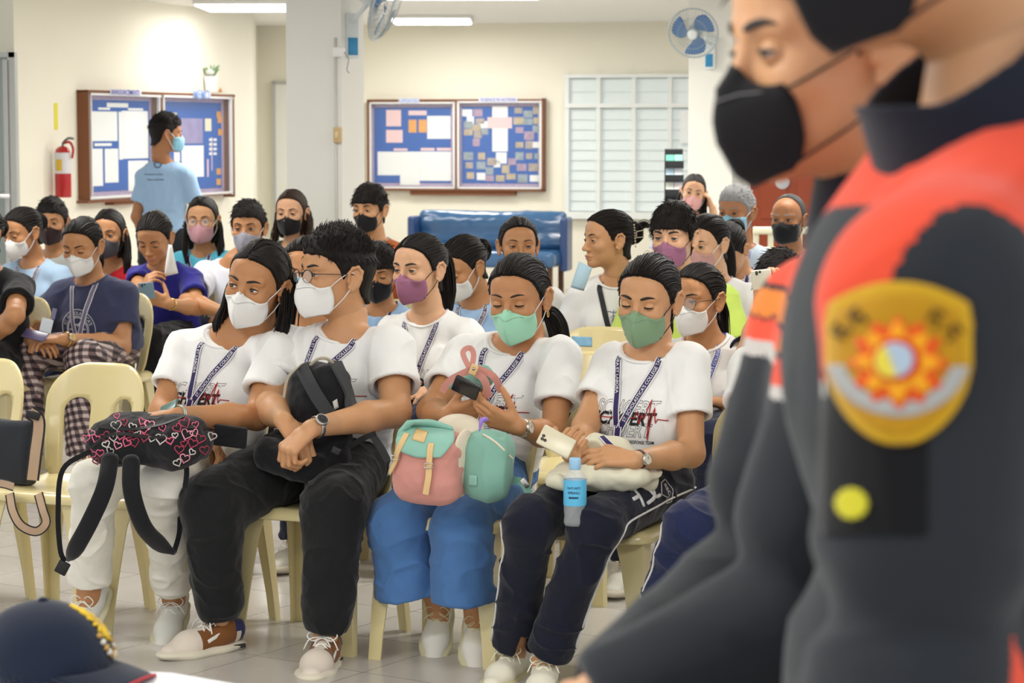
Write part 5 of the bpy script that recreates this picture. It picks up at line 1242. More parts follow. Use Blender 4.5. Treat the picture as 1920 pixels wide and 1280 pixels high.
# --- man with glasses
J2 = dict(pel=P(618, 862, 7.46), kn0=P(398, 945, 7.08), kn1=P(628, 950, 7.00), an0=P(412, 1165, 7.16), an1=P(610, 1196, 6.98), cf=.84,
          sh0=P(536, 655, 7.50), sh1=P(735, 655, 7.34), el0=P(508, 762, 7.28), wr0=P(530, 786, 7.06), el1=P(742, 772, 7.20), wr1=P(585, 802, 6.98), fd0=(-.72, -.69), fp0=.0, fd1=(-.12, -1), fp1=.0, neck=P(650, 625, 7.42))
p2 = person('man with wire glasses and black joggers, hands crossed over a black backpack', P(632, 518, 7.42), hs=1.15, hyaw=1.02, hpitch=-.08, hroll=-.02, byaw=.42, hair='fade', mask=('white', 'EDEDEA'), look=(.1, 0), specs=('half', 1, .021), brow=1.2, tone=1,
            shirt=WH, pants=('joggers_black', '17181A'), pstyle='jogger', tw=.185, td=.135, belly=.02, arm=1.2, bust=0, thigh=1.12, J=J2, h=.0044, handh=.0024, lod=2, prt=lambda s, J, t: print_schoert(s, J, t, c=(-.02, -.185), w=.25), lan=dict(end=(-.055, -.175), length=.02, buckle=False), seed=2, amp=.006,
            hands=(dict(d=nrm(V3(.55, -.35, -.62)), n=V3(-.15, .3, -1), curl=(.55, .6, .62, .65), size=1.1, thumb=(.2, .3)), dict(d=nrm(V3(-.72, -.25, -.62)), n=V3(.3, .5, -.8), curl=(.85, .95, 1.0, 1.0), size=1.1, thumb=(.8, .5))),
            shoes=dict(upper=('shoe_cream', 'D9CDBE'), sole=('sole_white', 'DAD2BE'), panel=('suede_brown', '7C4E27'), heel=('suede_navy', '2E3460'), sc=1.12, vent=True))
# --- woman in the mint mask
J3 = dict(pel=P(902, 885, 7.38), kn0=P(748, 985, 7.03), kn1=P(868, 990, 6.94), an0=P(822, 1130, 7.14), an1=P(893, 1148, 7.02), cuff0=P(768, 1112, 7.05), cuff1=P(870, 1128, 6.93),
          sh0=P(873, 665, 7.42), sh1=P(1052, 668, 7.24), el0=P(806, 770, 7.22), wr0=P(838, 778, 7.00), el1=P(1038, 818, 7.10), wr1=P(972, 800, 6.90), fd0=(-.15, -1), fp0=.85, fd1=(.05, -1), fp1=.80, neck=P(965, 648, 7.34))
p3 = person('person in a mint green mask and wide blue trousers looking at a black phone', P(973, 560, 7.28), hs=1.09, hyaw=.36, hpitch=.13, hroll=-.02, byaw=.44, hair='side', hairkw=dict(part=None), mask=('mint', 'A3DDBE'), closed=.98, brow=.9, lift=.002,
            shirt=WH, pants=('culottes_blue', '4A72A6'), pstyle='wide', tw=.155, td=.110, thigh=1.02, J=J3, h=.0044, handh=.0024, lod=2, prt=lambda s, J, t: print_schoert(s, J, t, c=(.0, -.205), w=.22), lan=dict(end=(-.01, -.22), length=.03), earring=.007, seed=3, amp=.006,
            hands=(dict(d=nrm(V3(.85, -.25, .22)), n=V3(.1, .75, .45), curl=(.75, .8, .8, .8), thumb=(.9, .35)), dict(d=nrm(V3(-.88, -.1, .36)), n=V3(-.1, .75, .5), curl=(.38, .42, .46, .5), thumb=(.75, .35))),
            shoes=dict(upper=('shoe_cream_pale', 'E4DFCC'), sole=('sole_yellowed', 'CDC59E'), toe=('shoe_white', 'E6E3D8'), lace='D9CBA0', sc=.95))
# --- woman in the olive mask
J4 = dict(pel=P(1200, 900, 7.05), kn0=P(993, 980, 6.65), kn1=P(1118, 985, 6.58), an0=P(962, 1222, 6.84), an1=P(1022, 1240, 6.72), cf=.93,
          sh0=P(1148, 682, 7.12), sh1=P(1290, 680, 6.98), el0=P(1098, 800, 6.98), wr0=P(1080, 868, 6.76), el1=P(1296, 850, 6.86), wr1=P(1190, 862, 6.66), fd0=(-.35, -.93), fd1=(-.1, -1), neck=P(1216, 660, 7.02))
p4 = person('person in an olive green mask and navy piped trousers looking at a pale phone', P(1216, 563, 6.98), hs=1.07, hyaw=.42, hpitch=.12, hroll=.06, byaw=.46, hair='low', hairkw=dict(part=-.004), mask=('olive', '7F9E7C'), strap=mat('strap_black', '151515'), closed=.90, brow=1.25, tone=1,
            shirt=WH, pants=('track_navy', '121526'), tw=.140, td=.100, J=J4, h=.0042, handh=.0024, lod=2, prt=lambda s, J, t: print_schoert(s, J, t, c=(-.02, -.185), w=.215), lan=dict(end=(-.030, -.215), length=.045), seed=4, amp=.006,
            hands=(dict(d=nrm(V3(-.15, -.5, .3)), n=V3(.5, .75, .35), curl=(.9, .9, .9, .9), thumb=(.9, .35)), dict(d=nrm(V3(-.92, -.05, .12)), n=V3(.1, .5, -.75), curl=(.30, .45, .5, .55), thumb=(.55, .2))),
            shoes=dict(upper=('shoe_cream_pale', 'E4DFCC'), sole=('sole_yellowed', 'CDC59E'), lace='EFE9CE', sc=.98, sock=('sock_white', 'DADCE0')))
J5 = dict(pel=P(1500, 905, 6.72), kn0=P(1292, 990, 6.35), kn1=P(1415, 990, 6.28), an0=P(1205, 1235, 6.58), an1=P(1300, 1250, 6.46), neck=P(1482, 672, 6.78), sh0=P(1408, 690, 6.85), el0=P(1395, 800, 6.70))
p5 = person('person at the right end of the front row, mostly hidden by the uniformed men', P(1505, 575, 6.72), hs=1.06, hyaw=.4, byaw=.44, hair='pony', mask=('white', 'EDEDEA'), shirt=WH, pants=('track_navy2', '1A2244'), tw=.145, td=.10, J=J5, h=.0055, lod=0, shoes=dict(), seed=8)
def piping(J, i, s):
    t = bvh_vf(*J['trVF']); m = MB(); hp, kn, an = J['hip%d' % i], J['kn%d' % i], lerp(J['kn%d' % i], J['an%d' % i], .90); Sd = FS(.4)[1]
    pts = []
    path = catmull([hp+V3(0, 0, -.01), lerp(hp, kn, .5), lerp(hp, kn, .9), lerp(kn, an, .12), lerp(kn, an, .5), an-V3(0, 0, .0)], 8)
    for p in path:
        dq = Sd if s > 0 else nrm(-Sd*.8+FS(.4)[0]*.6); h = t.ray_cast(Vector(p+dq*.2), Vector(-dq), .4)
        if h[0] is not None: pts.append(np.array(h[0])+dq*.0015)
    pts = np.array(pts)
    for _ in range(2): pts[1:-1] = (pts[:-2]+2*pts[1:-1]+pts[2:])/4
    v, f = tube(pts, .0032, 6); m.add(v, f, mat('piping_white', 'D8D8D6', rough=.6)); m.obj('piping', J['trousers'])
for J in (p4, p5):
    piping(J, 0, -1); piping(J, 1, 1)
# letters and crest printed on the navy trousers
t4 = bvh_vf(*p4['trVF']); hp, kn = p4['hip1'], p4['kn1']; ax = nrm(hp-kn); F4, S4 = FS(.46); nn = nrm(V3(.15, -1, .55)); nn = nrm(nn-ax*(nn@ax)); xx = nrm(np.cross(ax, nn)); lw = mat('print_offwhite2', 'D6D6DA', rough=.6)
m = MB(); bs = kn+ax*.115; frm = (bs, xx, ax, nn)
def strk(pts, w): put_line(m, lw, pts, frm, w, t4, .0005)
strk([(.012, .0), (.012, .045)], .0075); strk([(-.020, .047), (.042, .047)], .0075)
strk([(-.016, .068)]+[(.012+.028*math.cos(a), .098+.030*math.sin(a)) for a in np.linspace(PI, 0, 10)]+[(.040, .068)], .0075)
strk([(.040, .155)]+[(.012+.028*math.cos(a), .128+.020*math.sin(a)) for a in np.linspace(0, -PI, 8)]+[(-.016, .15)], .0065)
m.obj('trouser_print', p4['trousers'])
m = MB(); cs = kn+ax*.315+xx*.04; put_line(m, lw, [(x*.028, y*.034) for x, y in [(-1, .7), (0, 1), (1, .7), (.9, -.3), (0, -1.1), (-.9, -.3), (-1, .7)]], (cs, xx, ax, nn), .0018, t4, .001)
put_text(m, lw, 'SSC', (cs+ax*.004, xx, ax, nn), .036, t4, .0015, bold=.02); m.obj('crest_print', p4['trousers'])
# ================================================================ rows behind
def rear(label, px, py, Y, **k):
    ch = k.pop('seat', True); k.setdefault('h', .0068); k.setdefault('handh', .0042); k.setdefault('byaw', .39); k.setdefault('legs', True); k.setdefault('shirt', ('tee_white', 'F1F1EF'))
    k.setdefault('amp', .008); k.setdefault('shoes', dict(hi=.006) if k['legs'] else None)
    J = person(label, P(px, py, Y), **k)
    if ch: seat_chair(J)
    return J
MAUVE = ('mauve', '9A6480'); BLKM = ('black', '17171A'); LB = ('uniform_blue', '9FC0E4'); TWHT = ('white', 'EDEDEA')
BST = mat('strap_black', '151515')
q1 = rear('person in a pale blue mask and white blouse behind the man with glasses', 572, 512, 8.9, hs=1.08, hyaw=.15, hair='low', hairkw=dict(part=.0), mask=('lightblue', '9CC3DA'), maskkind='surg', neckopen=1.15, seed=11)
q2 = rear('person in a black mask and light blue shirt right behind the man with glasses', 710, 512, 10.6, hs=1.02, hyaw=.12, hpitch=.15, hair='fringe', closed=.8, mask=BLKM, strap=BST, shirt=LB, lan=dict(end=(0, -.2), text=False, buckle=False), seed=12)
q3 = rear('person in a mauve mask with a long dark ponytail, behind the front row', 786, 506, 8.75, hs=1.06, hyaw=.60, byaw=.42, hair='high', mask=MAUVE, strap=BST, look=(0, .02), brow=1.2, tone=3, lod=2, h=.0055, handh=.0035, prt=lambda s, J, t: print_schoert(s, J, t, w=.22), lan=dict(end=(-.01, -.2)), seed=13)
q4 = rear('person in a white mask and light blue uniform behind the mint mask', 868, 502, 10.0, hs=1.06, hyaw=.75, hpitch=.35, closed=.9, hair='bun', mask=TWHT, shirt=LB, lan=dict(end=(-.03, -.2)), earring=.006, seed=14)
q5 = rear('smiling unmasked person whose face shows above the head in the mint mask', 972, 462, 10.6, hs=1.06, hyaw=-.10, hpitch=-.05, hair='low', mouth_=True, look=(.2, 0), closed=.35, brow=.8, seed=15)
q6 = rear('smiling person in profile in a white NURSING tee with hair clipped up', 1140, 450, 10.0, hs=1.02, hyaw=1.12, byaw=.22, hair='claw', mouth_=True, closed=.3, tone=1, lod=2, h=.0058, prt=print_nursing, lan=dict(end=(.0, -.23), text=False, buckle=False, col=mat('lanyard_black', '222428', rough=.5), edge=False), earring=.004, seed=16, tw=.158, arm=1.05)
q7 = rear('person in a mauve mask with a black fringe and lime green shirt', 1264, 446, 9.7, hs=1.08, hyaw=.42, hair='fringe', mask=MAUVE, strap=BST, shirt=('shirt_lime', 'CBE36A'), brow=1.4, bust=0, tw=.185, sw=.36, tone=3, lod=2, h=.0058, seed=17)
q8 = rear('person in round glasses and a white mask behind the olive mask', 1308, 563, 8.35, hs=1.04, hyaw=.62, hair='pony', mask=TWHT, specs=('round', 1, .021), lod=2, h=.0055, handh=.0035, lan=dict(end=(0, -.2), col=mat('lanyard_royal', '2C3F9E', rough=.5)), seed=18, J=dict(neck=P(1325, 640, 8.4)))
q9 = rear('person in a pinkish mask half hidden behind the lime green shirt', 1326, 458, 10.4, hs=1.04, hyaw=.72, hpitch=.1, hair='pony', mask=('pinkish', 'C99A96'), strap=mat('mask_strap', 'E8E8E8'), tone=3, lan=dict(end=(0, -.2)), seed=19)
q10 = rear('person with bowed head and black hair in a white shirt', 1366, 470, 11.2, hs=1.03, hyaw=.5, hpitch=.75, hair='bun', closed=.9, lan=dict(end=(0, -.2), text=False), tw=.16, tone=1, seed=20)
q11 = rear('grey-haired man in a light blue surgical mask and pale blue shirt', 1381, 399, 11.8, hs=1.06, hyaw=.55, hair='grey', haircol=(.24, .24, .24), mask=('surgical_blue', '8EC4DA'), maskkind='surg', strap=mat('mask_strap', 'E8E8E8'), shirt=('shirt_pale_blue', 'C3D2E0'), tw=.175, sw=.35, bust=0, tone=2, closed=.25, lan=dict(end=(0, -.2), col=mat('lanyard_royal', '2C3F9E', rough=.5)), seed=21)
q12 = rear('balding man in a black mask and grey shirt beside the uniformed man', 1478, 412, 12.0, hs=1.06, hyaw=.45, hair='bald', haircol=(.08, .08, .08), mask=BLKM, maskkind='surg', strap=BST, shirt=('shirt_grey', 'A9ABA8'), tw=.175, sw=.35, bust=0, tone=2, seed=22)
Fq, Sq = FS(.2); hd = P(1300, 362, 15.8)
q13 = rear('small distant person in a pink mask leaning the head on a raised hand', 1300, 362, 15.8, hs=1.0, hyaw=.05, hroll=.15, byaw=.1, hair='down', hairkw=dict(L=.16), mask=('pink', 'D9A3A0'), shirt=('shirt_pale_violet', '9BA4C8'), tone=3, seed=23, J=dict(wr1=hd+V3(.125, -.03, -.10), el1=hd+V3(.16, -.08, -.33)), hands=(None, dict(d=V3(-.35, 0, .9), n=V3(-.9, 0, -.2), curl=(.5, .5, .6, .6))))
q14 = rear('unmasked person in navy with a hand at the mouth, beside the uniformed man', 1462, 545, 8.35, hs=1.06, hyaw=.42, hair='short', mouth_=True, shirt=('tee_navy', '1C2234'), tone=3, look=(-.35, .1), lod=2, h=.0058, handh=.003, bust=0, seed=24,
           J=dict(wr0=P(1428, 572, 8.15), el0=P(1406, 655, 8.2), wr1=P(1436, 632, 8.05), el1=P(1490, 700, 8.0)), hands=(dict(d=V3(.05, 0, 1), n=V3(.3, -.9, 0), curl=(.6, .7, .8, .8)), dict(d=V3(-.1, -.05, 1), n=V3(.5, .8, 0), curl=(.9, 1.0, 1.1, 1.1), thumb=(1.2, .2))))
# left block
l0 = rear('person in a black tee cut off by the left edge of the view', -38, 440, 10.8, hs=1.06, hyaw=.5, hair='bun', mask=TWHT, shirt=('tee_black', '141417'), pants=('trousers_black', '141416'), tw=.165, arm=1.1, seed=31, J=dict(el1=P(28, 590, 10.5)))
l1 = rear('person in a white mask and light blue shirt with a hair bun, far left', 42, 436, 12.6, hs=1.06, hyaw=.62, hpitch=.2, hair='bun', mask=TWHT, closed=.6, shirt=('shirt_pale_blue2', 'A9C4DE'), lan=dict(end=(0, -.2)), seed=32)
l2 = rear('person in a dark maroon mask and grey shirt behind the navy tee', 98, 418, 13.8, hs=1.08, hyaw=.05, hair='short', mask=('maroon', '2E1C1E'), strap=BST, shirt=('shirt_light_grey', 'BFC3BE'), bust=0, sw=.34, seed=33)
l3 = rear('person in a navy tee with a round seal and gingham trousers', 155, 462, 11.1, hs=1.07, hyaw=.30, hpitch=.22, byaw=.34, closed=.9, hair='low', hairkw=dict(part=-.002), mask=TWHT, shirt=('tee_slate', '3A3E5A'), pants=mat('gingham_placeholder', '5A4A4E'), tw=.190, td=.140, belly=.03, arm=1.2, thigh=1.15, lod=2, h=.0060, handh=.0035, prt=print_seal, lan=dict(end=(-.01, -.26), text=False, col=mat('lanyard_grey', '6E6A86', rough=.5)), seed=34, neckopen=1.05,
          J=dict(wr0=P(62, 640, 10.75), wr1=P(118, 636, 10.68), el0=P(42, 628, 11.1), el1=P(226, 648, 11.05), pel=V3(*P(190, 640, 11.2)[:2], .55)), hands=(dict(d=V3(.55, -.6, .0), n=V3(.3, .2, -.8), curl=(.6, .6, .6, .6)), dict(d=V3(-.95, -.2, .05), n=V3(.1, .2, -.8), curl=(.45, .5, .5, .5))))
l4 = rear('person in a dark grey mask and red shirt partly hidden by the navy tee', 203, 440, 12.6, hs=1.06, hyaw=.10, hair='down', hairkw=dict(L=.20), mask=('charcoal', '4A4A50'), strap=BST, shirt=('shirt_red', 'B5202A'), seed=35)
l5 = rear('person in a royal blue tee looking down at a phone', 290, 446, 12.1, hs=1.06, hyaw=.22, hpitch=.42, closed=.9, hair='low', hairkw=dict(part=-.006), mouth_=True, shirt=('tee_royal', '2B2A86'), pants=('trousers_black', '141416'), tw=.165, seed=36,
          J=dict(wr0=P(262, 548, 11.75), wr1=P(318, 570, 11.7)), hands=(dict(d=V3(.35, -.1, .5), n=V3(.7, .4, -.2), curl=(.6, .6, .6, .6)), dict(d=V3(-.85, 0, .35), n=V3(0, .8, -.1), curl=(.5, .5, .5, .5))))
l6 = rear('person in a pink mask and glasses with long hair and a turquoise tee', 379, 414, 13.3, hs=1.08, hyaw=.05, hair='down', hairkw=dict(L=.20), mask=('rose', 'CE9AA4'), specs=('round', 0, .021), shirt=('tee_turquoise', '57B4CE'), tw=.18, arm=1.1, lan=dict(end=(0, -.22), text=False), tone=1, seed=37)
l7 = rear('person in a grey mask and white tee with blue streaks', 466, 428, 12.4, hs=1.08, hyaw=.12, hair='short', hairkw={}, mask=('grey', '9A9CA8'), shirt=('tee_white2', 'E4E6EE'), bust=0, tw=.19, sw=.36, arm=1.15, brow=1.2, seed=38, J=dict(neck=P(440, 492, 12.4), el0=P(352, 565, 12.0), wr0=P(420, 585, 11.8)))
l8 = rear('curly-haired person in a black mask in front of the left pillar', 546, 400, 13.1, hs=1.04, hyaw=.18, hair='curly', haircol=(.035, .018, .010), hairkw=dict(L=.10, part=None), mask=BLKM, strap=BST, maskkind='kf', shirt=('shirt_seagreen', '8FB3A8'), tone=3, closed=.2, seed=39)
l9 = rear('person with a thick fringe, black mask and rust shirt beside the left pillar', 694, 394, 12.9, hs=1.06, hyaw=.45, hair='fringe', mask=BLKM, strap=BST, shirt=('shirt_rust', 'B5622E'), bust=0, sw=.34, tw=.17, tone=1, brow=1.2, seed=40, lan=dict(end=(0, -.2), text=False))
# standing person in front of the left board
hd = P(311, 252, 15.2); pz = V3(hd[0]-.05, hd[1]-.02, .92)
l10 = rear('standing person in a light blue tee seen from behind, before the left notice board', 311, 252, 15.2, hs=1.0, hyaw=-1.95, byaw=PI-.25, hair='fade', mask=('surgical_blue', '8EC4DA'), maskkind='surg', shirt=('tee_sky', '9CBBDC'), pants=('trousers_dark', '23252B'), stand=True, seat=False, bust=0, arm=.9, sw=.26, tw=.130, td=.095, pelz=.92, tone=2, seed=41, legs=True, lean=-.02,
            J=dict(sh1=hd+V3(-.135, -.01, -.27), sh0=hd+V3(.125, 0, -.27), el1=hd+V3(-.195, .02, -.52), wr1=hd+V3(-.11, .05, -.72), el0=hd+V3(.185, .06, -.50), wr0=hd+V3(.14, .10, -.70), neck=hd+V3(-.015, 0, -.185), an0=hd*V3(1, 1, 0)+V3(.07, 0, .09), an1=hd*V3(1, 1, 0)+V3(-.13, 0, .09)), hands=(dict(d=V3(-.5, .1, -.6), n=V3(-.6, 0, 0), curl=(.5, .5, .5, .5)), dict(d=V3(.5, .1, -.6), n=V3(.6, 0, 0), curl=(.5, .5, .5, .5))))
tb = bvh_vf(*l10['shirtVF']); m = MB(); ik_ = mat('print_slate', '4C5A78', rough=.6); o_ = P(283, 327, 15.0); o_[1] = hd[1]-.1; xb = V3(1, 0, 0); nb = V3(0, -1, 0)
put_text(m, ik_, 'Scholastican student', (o_, xb, UP, nb), .12, tb, .003, bold=.01); put_text(m, ik_, 'nurse volunteer', (P(287, 337, 15.0)*V3(1, 0, 1)+V3(0, o_[1], 0), xb, UP, nb), .11, tb, .003, bold=.01); put_line(m, ik_, circ(.022), (P(290, 308, 15.0)*V3(1, 0, 1)+V3(0, o_[1], 0), xb, UP, nb), .004, tb, .003); m.obj('shirt_print', l10['shirt'])
# gingham for the seated person's trousers
g = MATS['gingham_placeholder']; nt = g.node_tree; b = nt.nodes['Principled BSDF']; tc = nt.nodes.new('ShaderNodeTexCoord'); mp = nt.nodes.new('ShaderNodeMapping'); mp.inputs['Rotation'].default_value = (.35, .1, .5); nt.links.new(tc.outputs['Object'], mp.inputs[0]); sep = nt.nodes.new('ShaderNodeSeparateXYZ'); nt.links.new(mp.outputs[0], sep.inputs[0])
def sq(out):
    a = nt.nodes.new('ShaderNodeMath'); a.operation = 'MULTIPLY'; a.inputs[1].default_value = 190; nt.links.new(out, a.inputs[0]); c = nt.nodes.new('ShaderNodeMath'); c.operation = 'SINE'; nt.links.new(a.outputs[0], c.inputs[0]); d = nt.nodes.new('ShaderNodeMath'); d.operation = 'GREATER_THAN'; d.inputs[1].default_value = 0; nt.links.new(c.outputs[0], d.inputs[0]); return d.outputs[0]
ad = nt.nodes.new('ShaderNodeMath'); ad.operation = 'ADD'; nt.links.new(sq(sep.outputs[0]), ad.inputs[0]); nt.links.new(sq(sep.outputs[2]), ad.inputs[1]); md = nt.nodes.new('ShaderNodeMath'); md.operation = 'MULTIPLY'; md.inputs[1].default_value = .5; nt.links.new(ad.outputs[0], md.inputs[0])
cr = nt.nodes.new('ShaderNodeValToRGB'); cr.color_ramp.interpolation = 'CONSTANT'; cr.color_ramp.elements[0].color = (*srgb('2A2024'), 1); cr.color_ramp.elements[1].position = .4; cr.color_ramp.elements[1].color = (*srgb('6E5A5C'), 1); e = cr.color_ramp.elements.new(.8); e.color = (*srgb('C2B2AC'), 1); nt.links.new(md.outputs[0], cr.inputs[0]); nt.links.new(cr.outputs[0], b.inputs['Base Color'])
g.name = 'gingham_brown'
# ================================================================ things held, worn and lying about
def caster(tree, px, py, Y, off):
    c0 = np.array([0, 0, CH]); p = P(px, py, Y); d = nrm(p-c0); h = tree.ray_cast(Vector(p-d*.6), Vector(d), 1.3)
    if h[0] is None: return p, -d
    n = np.array(h[1]); return np.array(h[0])+n*off, n
def decal(mb, tree, corners, Y, m, t=.004, off=.005, n=12, rd=.0):
    """sheet laid on a surface; corners = 4 pixel points (ul, ur, lr, ll)"""
    c = np.array(corners, float)
    def f(a, b):
        if rd: a2, b2 = a*2-1, b*2-1; k = max(abs(a2), abs(b2)); r = (a2*a2*b2*b2)**.5; a2 *= 1-rd*r; b2 *= 1-rd*r; a, b = (a2+1)/2, (b2+1)/2
        q = lerp(lerp(c[0], c[1], a), lerp(c[3], c[2], a), b); return caster(tree, q[0], q[1], Y, off)[0]
    V, F = grid(f, n, n); V = smooth(V, F, .5); N = vnorm(V, F)
    if N.mean(0)[1] > 0: F = F[:, ::-1]; N = -N
    mb.add(*thick(V+N*t*.5, F, N, t), m)
def strap_on(mb, tree, pts, Y, w, m, off=.006, edge=None, t=.003):
    pts = catmull([(a, b, 0) for a, b in pts], 5); q = [caster(tree, x, y, Y, off) for x, y, _ in pts]; X = np.array([a for a, _ in q]); N = np.array([b for _, b in q])
    for _ in range(2): X[1:-1] = (X[:-2]+2*X[1:-1]+X[2:])/4; N[1:-1] = (N[:-2]+N[1:-1]+N[2:])/3
    ribbon(mb, X, N, w, m, edge, t)
def wstrap(mb, pts, w, m, edge=None, t=.003, nor=None):
    X = catmull([P(*p) for p in pts], 6); n = np.tile(nor if nor is not None else (0, -1, .1), (len(X), 1)); ribbon(mb, X, n, w, m, edge, t)
def pad(mb, pts, r, m, flat=.35): X = catmull([P(*p) for p in pts], 6); v, f = tube(X, r, 12, flat=((0, 1, 0), flat)); mb.add(v, f, m)
Fd, Sd_ = FS(.40); Rb_ = np.array([Sd_, Fd, UP]).T
dist = lambda Y: Y/4500.0
# --- heart backpack
blk = cloth('bag_black', '17171B', bump=.15); pkh = [mat('heart_%d' % i, c, rough=.7) for i, c in enumerate(['E86A8E', 'D8D2CC', 'B23C58', 'F0A0B4'])]
ctr = P(282, 826, 7.0); r1 = empty('backpack', ctr-UP*.09, 'black backpack with pink and white hearts on the lap of the white-trousered woman', 'backpack')
Rt_ = Rb_@rotm((1, 0, 0), -.25)@rotm((0, 1, 0), -.03)
q = [box(ctr+Rt_@V3(.0, 0, 0), (.182, .085, .068), Rt_, .055, .02), ell(ctr+Rt_@V3(-.095, .035, .012), (.085, .075, .060), Rt_, k=.03), ell(ctr+Rt_@V3(.105, .01, .005), (.080, .080, .066), Rt_, k=.03)]
V, F = volume(q, .005, sm=2); N = vnorm(V, F); V = V+N*(fbm(V*14, 5, 3)*.010)[:, None]; mb = MB(); mb.add(V, F, blk); mb.obj('bag_body', r1); tr = bvh_vf(V, F); T1 = tr
mb = MB(); rs = np.random.RandomState(5); pts_ = []
for k in range(900):
    x, y = rs.uniform(160, 402), rs.uniform(772, 886)
    if any((x-a)**2+(y-b)**2 < 13.5**2 for a, b in pts_) or len(pts_) > 110: continue
    if 218 < x < 330 and y > 838-(x-218)*.12: continue
    pts_.append((x, y)); p, n = caster(tr, x, y, 7.0, .001)
    c0 = np.array([0, 0, CH]); 
    if np.linalg.norm(p-P(x, y, 7.0)) < 1e-6: continue
    a0 = rs.uniform(-.6, .6); sz = rs.uniform(6.0, 11.5); ring = []
    for t in np.linspace(0, 2*PI, 19)[:-1]:
        hx = 16*math.sin(t)**3/17; hy = -(13*math.cos(t)-5*math.cos(2*t)-2*math.cos(3*t)-math.cos(4*t))/17
        X, _ = caster(tr, x+sz*(hx*math.cos(a0)-hy*math.sin(a0)), y+sz*(hx*math.sin(a0)+hy*math.cos(a0)), 7.0, .0008); ring.append(X)
    ring = np.array(ring)
    if np.linalg.norm(ring-ring.mean(0), axis=1).max() > .035: continue
    v, f = tube(ring, .0013+.0008*rs.rand(), 4, closed=True); mb.add(v, f, pkh[rs.choice(4, p=[.4, .3, .2, .1])])
hh = mb.obj('heart_pattern', r1); hh['kind'] = 'stuff'
mb = MB()
for pts in ([(172, 838), (215, 812), (300, 822), (352, 800), (398, 806)], [(186, 800), (240, 806), (300, 798), (345, 782)]): strap_on(mb, tr, pts, 7.0, .010, mat('zip_black', '0E0E10', rough=.5), .002)
mb.obj('zip', r1)
for pts in ([(207, 858, 6.93), (196, 915, 6.86), (170, 975, 6.86), (140, 1030, 6.92), (128, 1048, 7.0)], [(246, 862, 6.93), (247, 920, 6.86), (268, 985, 6.90), (300, 1020, 7.0), (326, 1036, 7.05)]):
    mb = MB(); pad(mb, pts, [.026]*(len(pts)*6-6-6)+[.024, .022, .019, .016, .013, .010, .008], blk); mb.obj('shoulder_strap', r1)
for ps in ([(170, 845, 6.96), (118, 880, 6.98), (109, 960, 6.98), (113, 1030, 7.0), (122, 1052, 7.0)], [(342, 850, 6.96), (350, 880, 6.93), (347, 915, 6.95)], [(326, 1036, 7.05), (336, 1000, 7.1), (338, 960, 7.12)]): mb = MB(); wstrap(mb, ps, .015, blk); mb.obj('webbing', r1)
mb = MB(); b = P(117, 1064, 6.99); mb.add(*boxm(b, (.018, .005, .020), rotm((0, 1, 0), .5), .004), mat('buckle_black', '141416', rough=.4)); mb.obj('buckle', r1)
# --- phone and lanyard card of the first woman, wallet
def phone(name, label, c, x, y, col, size=(.037, .076, .0045), lens=True, cat='phone', case=None):
    x = nrm(x); y = nrm(np.asarray(y)-x*(np.asarray(y)@x)); n = np.cross(x, y); R = np.array([x, y, n]).T; r = empty(name, c, label, cat)
    mb = MB(); mb.add(*boxm(c, size, R, .006), mat('phone_%s' % col, col, rough=.3, spec=.6)); mb.obj('case', r); mb = MB(); mb.add(*boxm(c-n*(size[2]+.0008), (size[0]*.92, size[1]*.95, .0008), R, .0), mat('phone_screen', '0B0C10', rough=.05, spec=.8)); mb.obj('screen', r)
    if lens:
        mb = MB()
        for dx, dy in ((-.45, .78), (-.45, .60), (-.12, .78)): mb.add(*lathe([(.0045, 0), (.0045, .0015), (.001, .0015)], 14, c+R@V3(dx*size[0], dy*size[1], size[2]), R), mat('lens_black', '0A0A0C', rough=.1, spec=.8))
        mb.obj('camera_lens', r)
    return r
phone('phone', 'phone in a teal case held beside the lanyard of the white-trousered woman', P(316, 764, 7.08), nrm(V3(.85, -.2, .45)), V3(-.1, .9, .35), '3C6E68', size=(.030, .026, .004), lens=False)
r = empty('wallet', P(432, 820, 7.12), 'small black wallet held in the crossed hand of the white-trousered woman', 'wallet'); mb = MB(); mb.add(*boxm(P(432, 818, 7.12), (.052, .010, .032), rotm((0, 0, 1), -.3)@rotm((0, 1, 0), .08), .006), cloth('wallet_black', '1A1A1D')); mb.obj('cover', r); mb = MB(); wstrap(mb, [(398, 805, 7.08), (430, 803, 7.08), (462, 806, 7.12)], .004, blk); mb.obj('flap_seam', r)
# --- black day pack of the man with glasses
c = P(600, 785, 7.17); r2 = empty('backpack', c-UP*.19, 'plain black backpack with grey straps standing in the lap of the man with glasses', 'backpack'); Rk = Rb_@rotm((0, 1, 0), -.10)@rotm((1, 0, 0), .22)
q = [box(c, (.095, .055, .165), Rk, .05, .02), ell(c+Rk@V3(0, .02, .08), (.085, .06, .085), Rk, k=.03), box(c+Rk@V3(-.055, .065, -.135), (.125, .055, .050), Rk@rotm((0, 1, 0), .3), .04, .03)]
V, F = volume(q, .005, sm=2); N = vnorm(V, F); V = V+N*(fbm(V*12, 8, 3)*.009)[:, None]; mb = MB(); mb.add(V, F, blk); mb.obj('bag_body', r2); tr = bvh_vf(V, F); gs = cloth('strap_charcoal', '3A3C3E', bump=.2)
for pts in ([(568, 692), (590, 735), (622, 785)], [(628, 682), (645, 720), (660, 765)]): mb = MB(); strap_on(mb, tr, pts, 7.1, .040, gs, .007, t=.009); mb.obj('shoulder_strap', r2)
be = mat('trim_beige', 'A8A08E', rough=.7); mb = MB(); v, f = tube(catmull([P(582, 684, 7.12), P(596, 673, 7.10), P(612, 672, 7.10), P(624, 680, 7.12)], 5), .005, 6); mb.add(v, f, be); mb.obj('handle', r2)
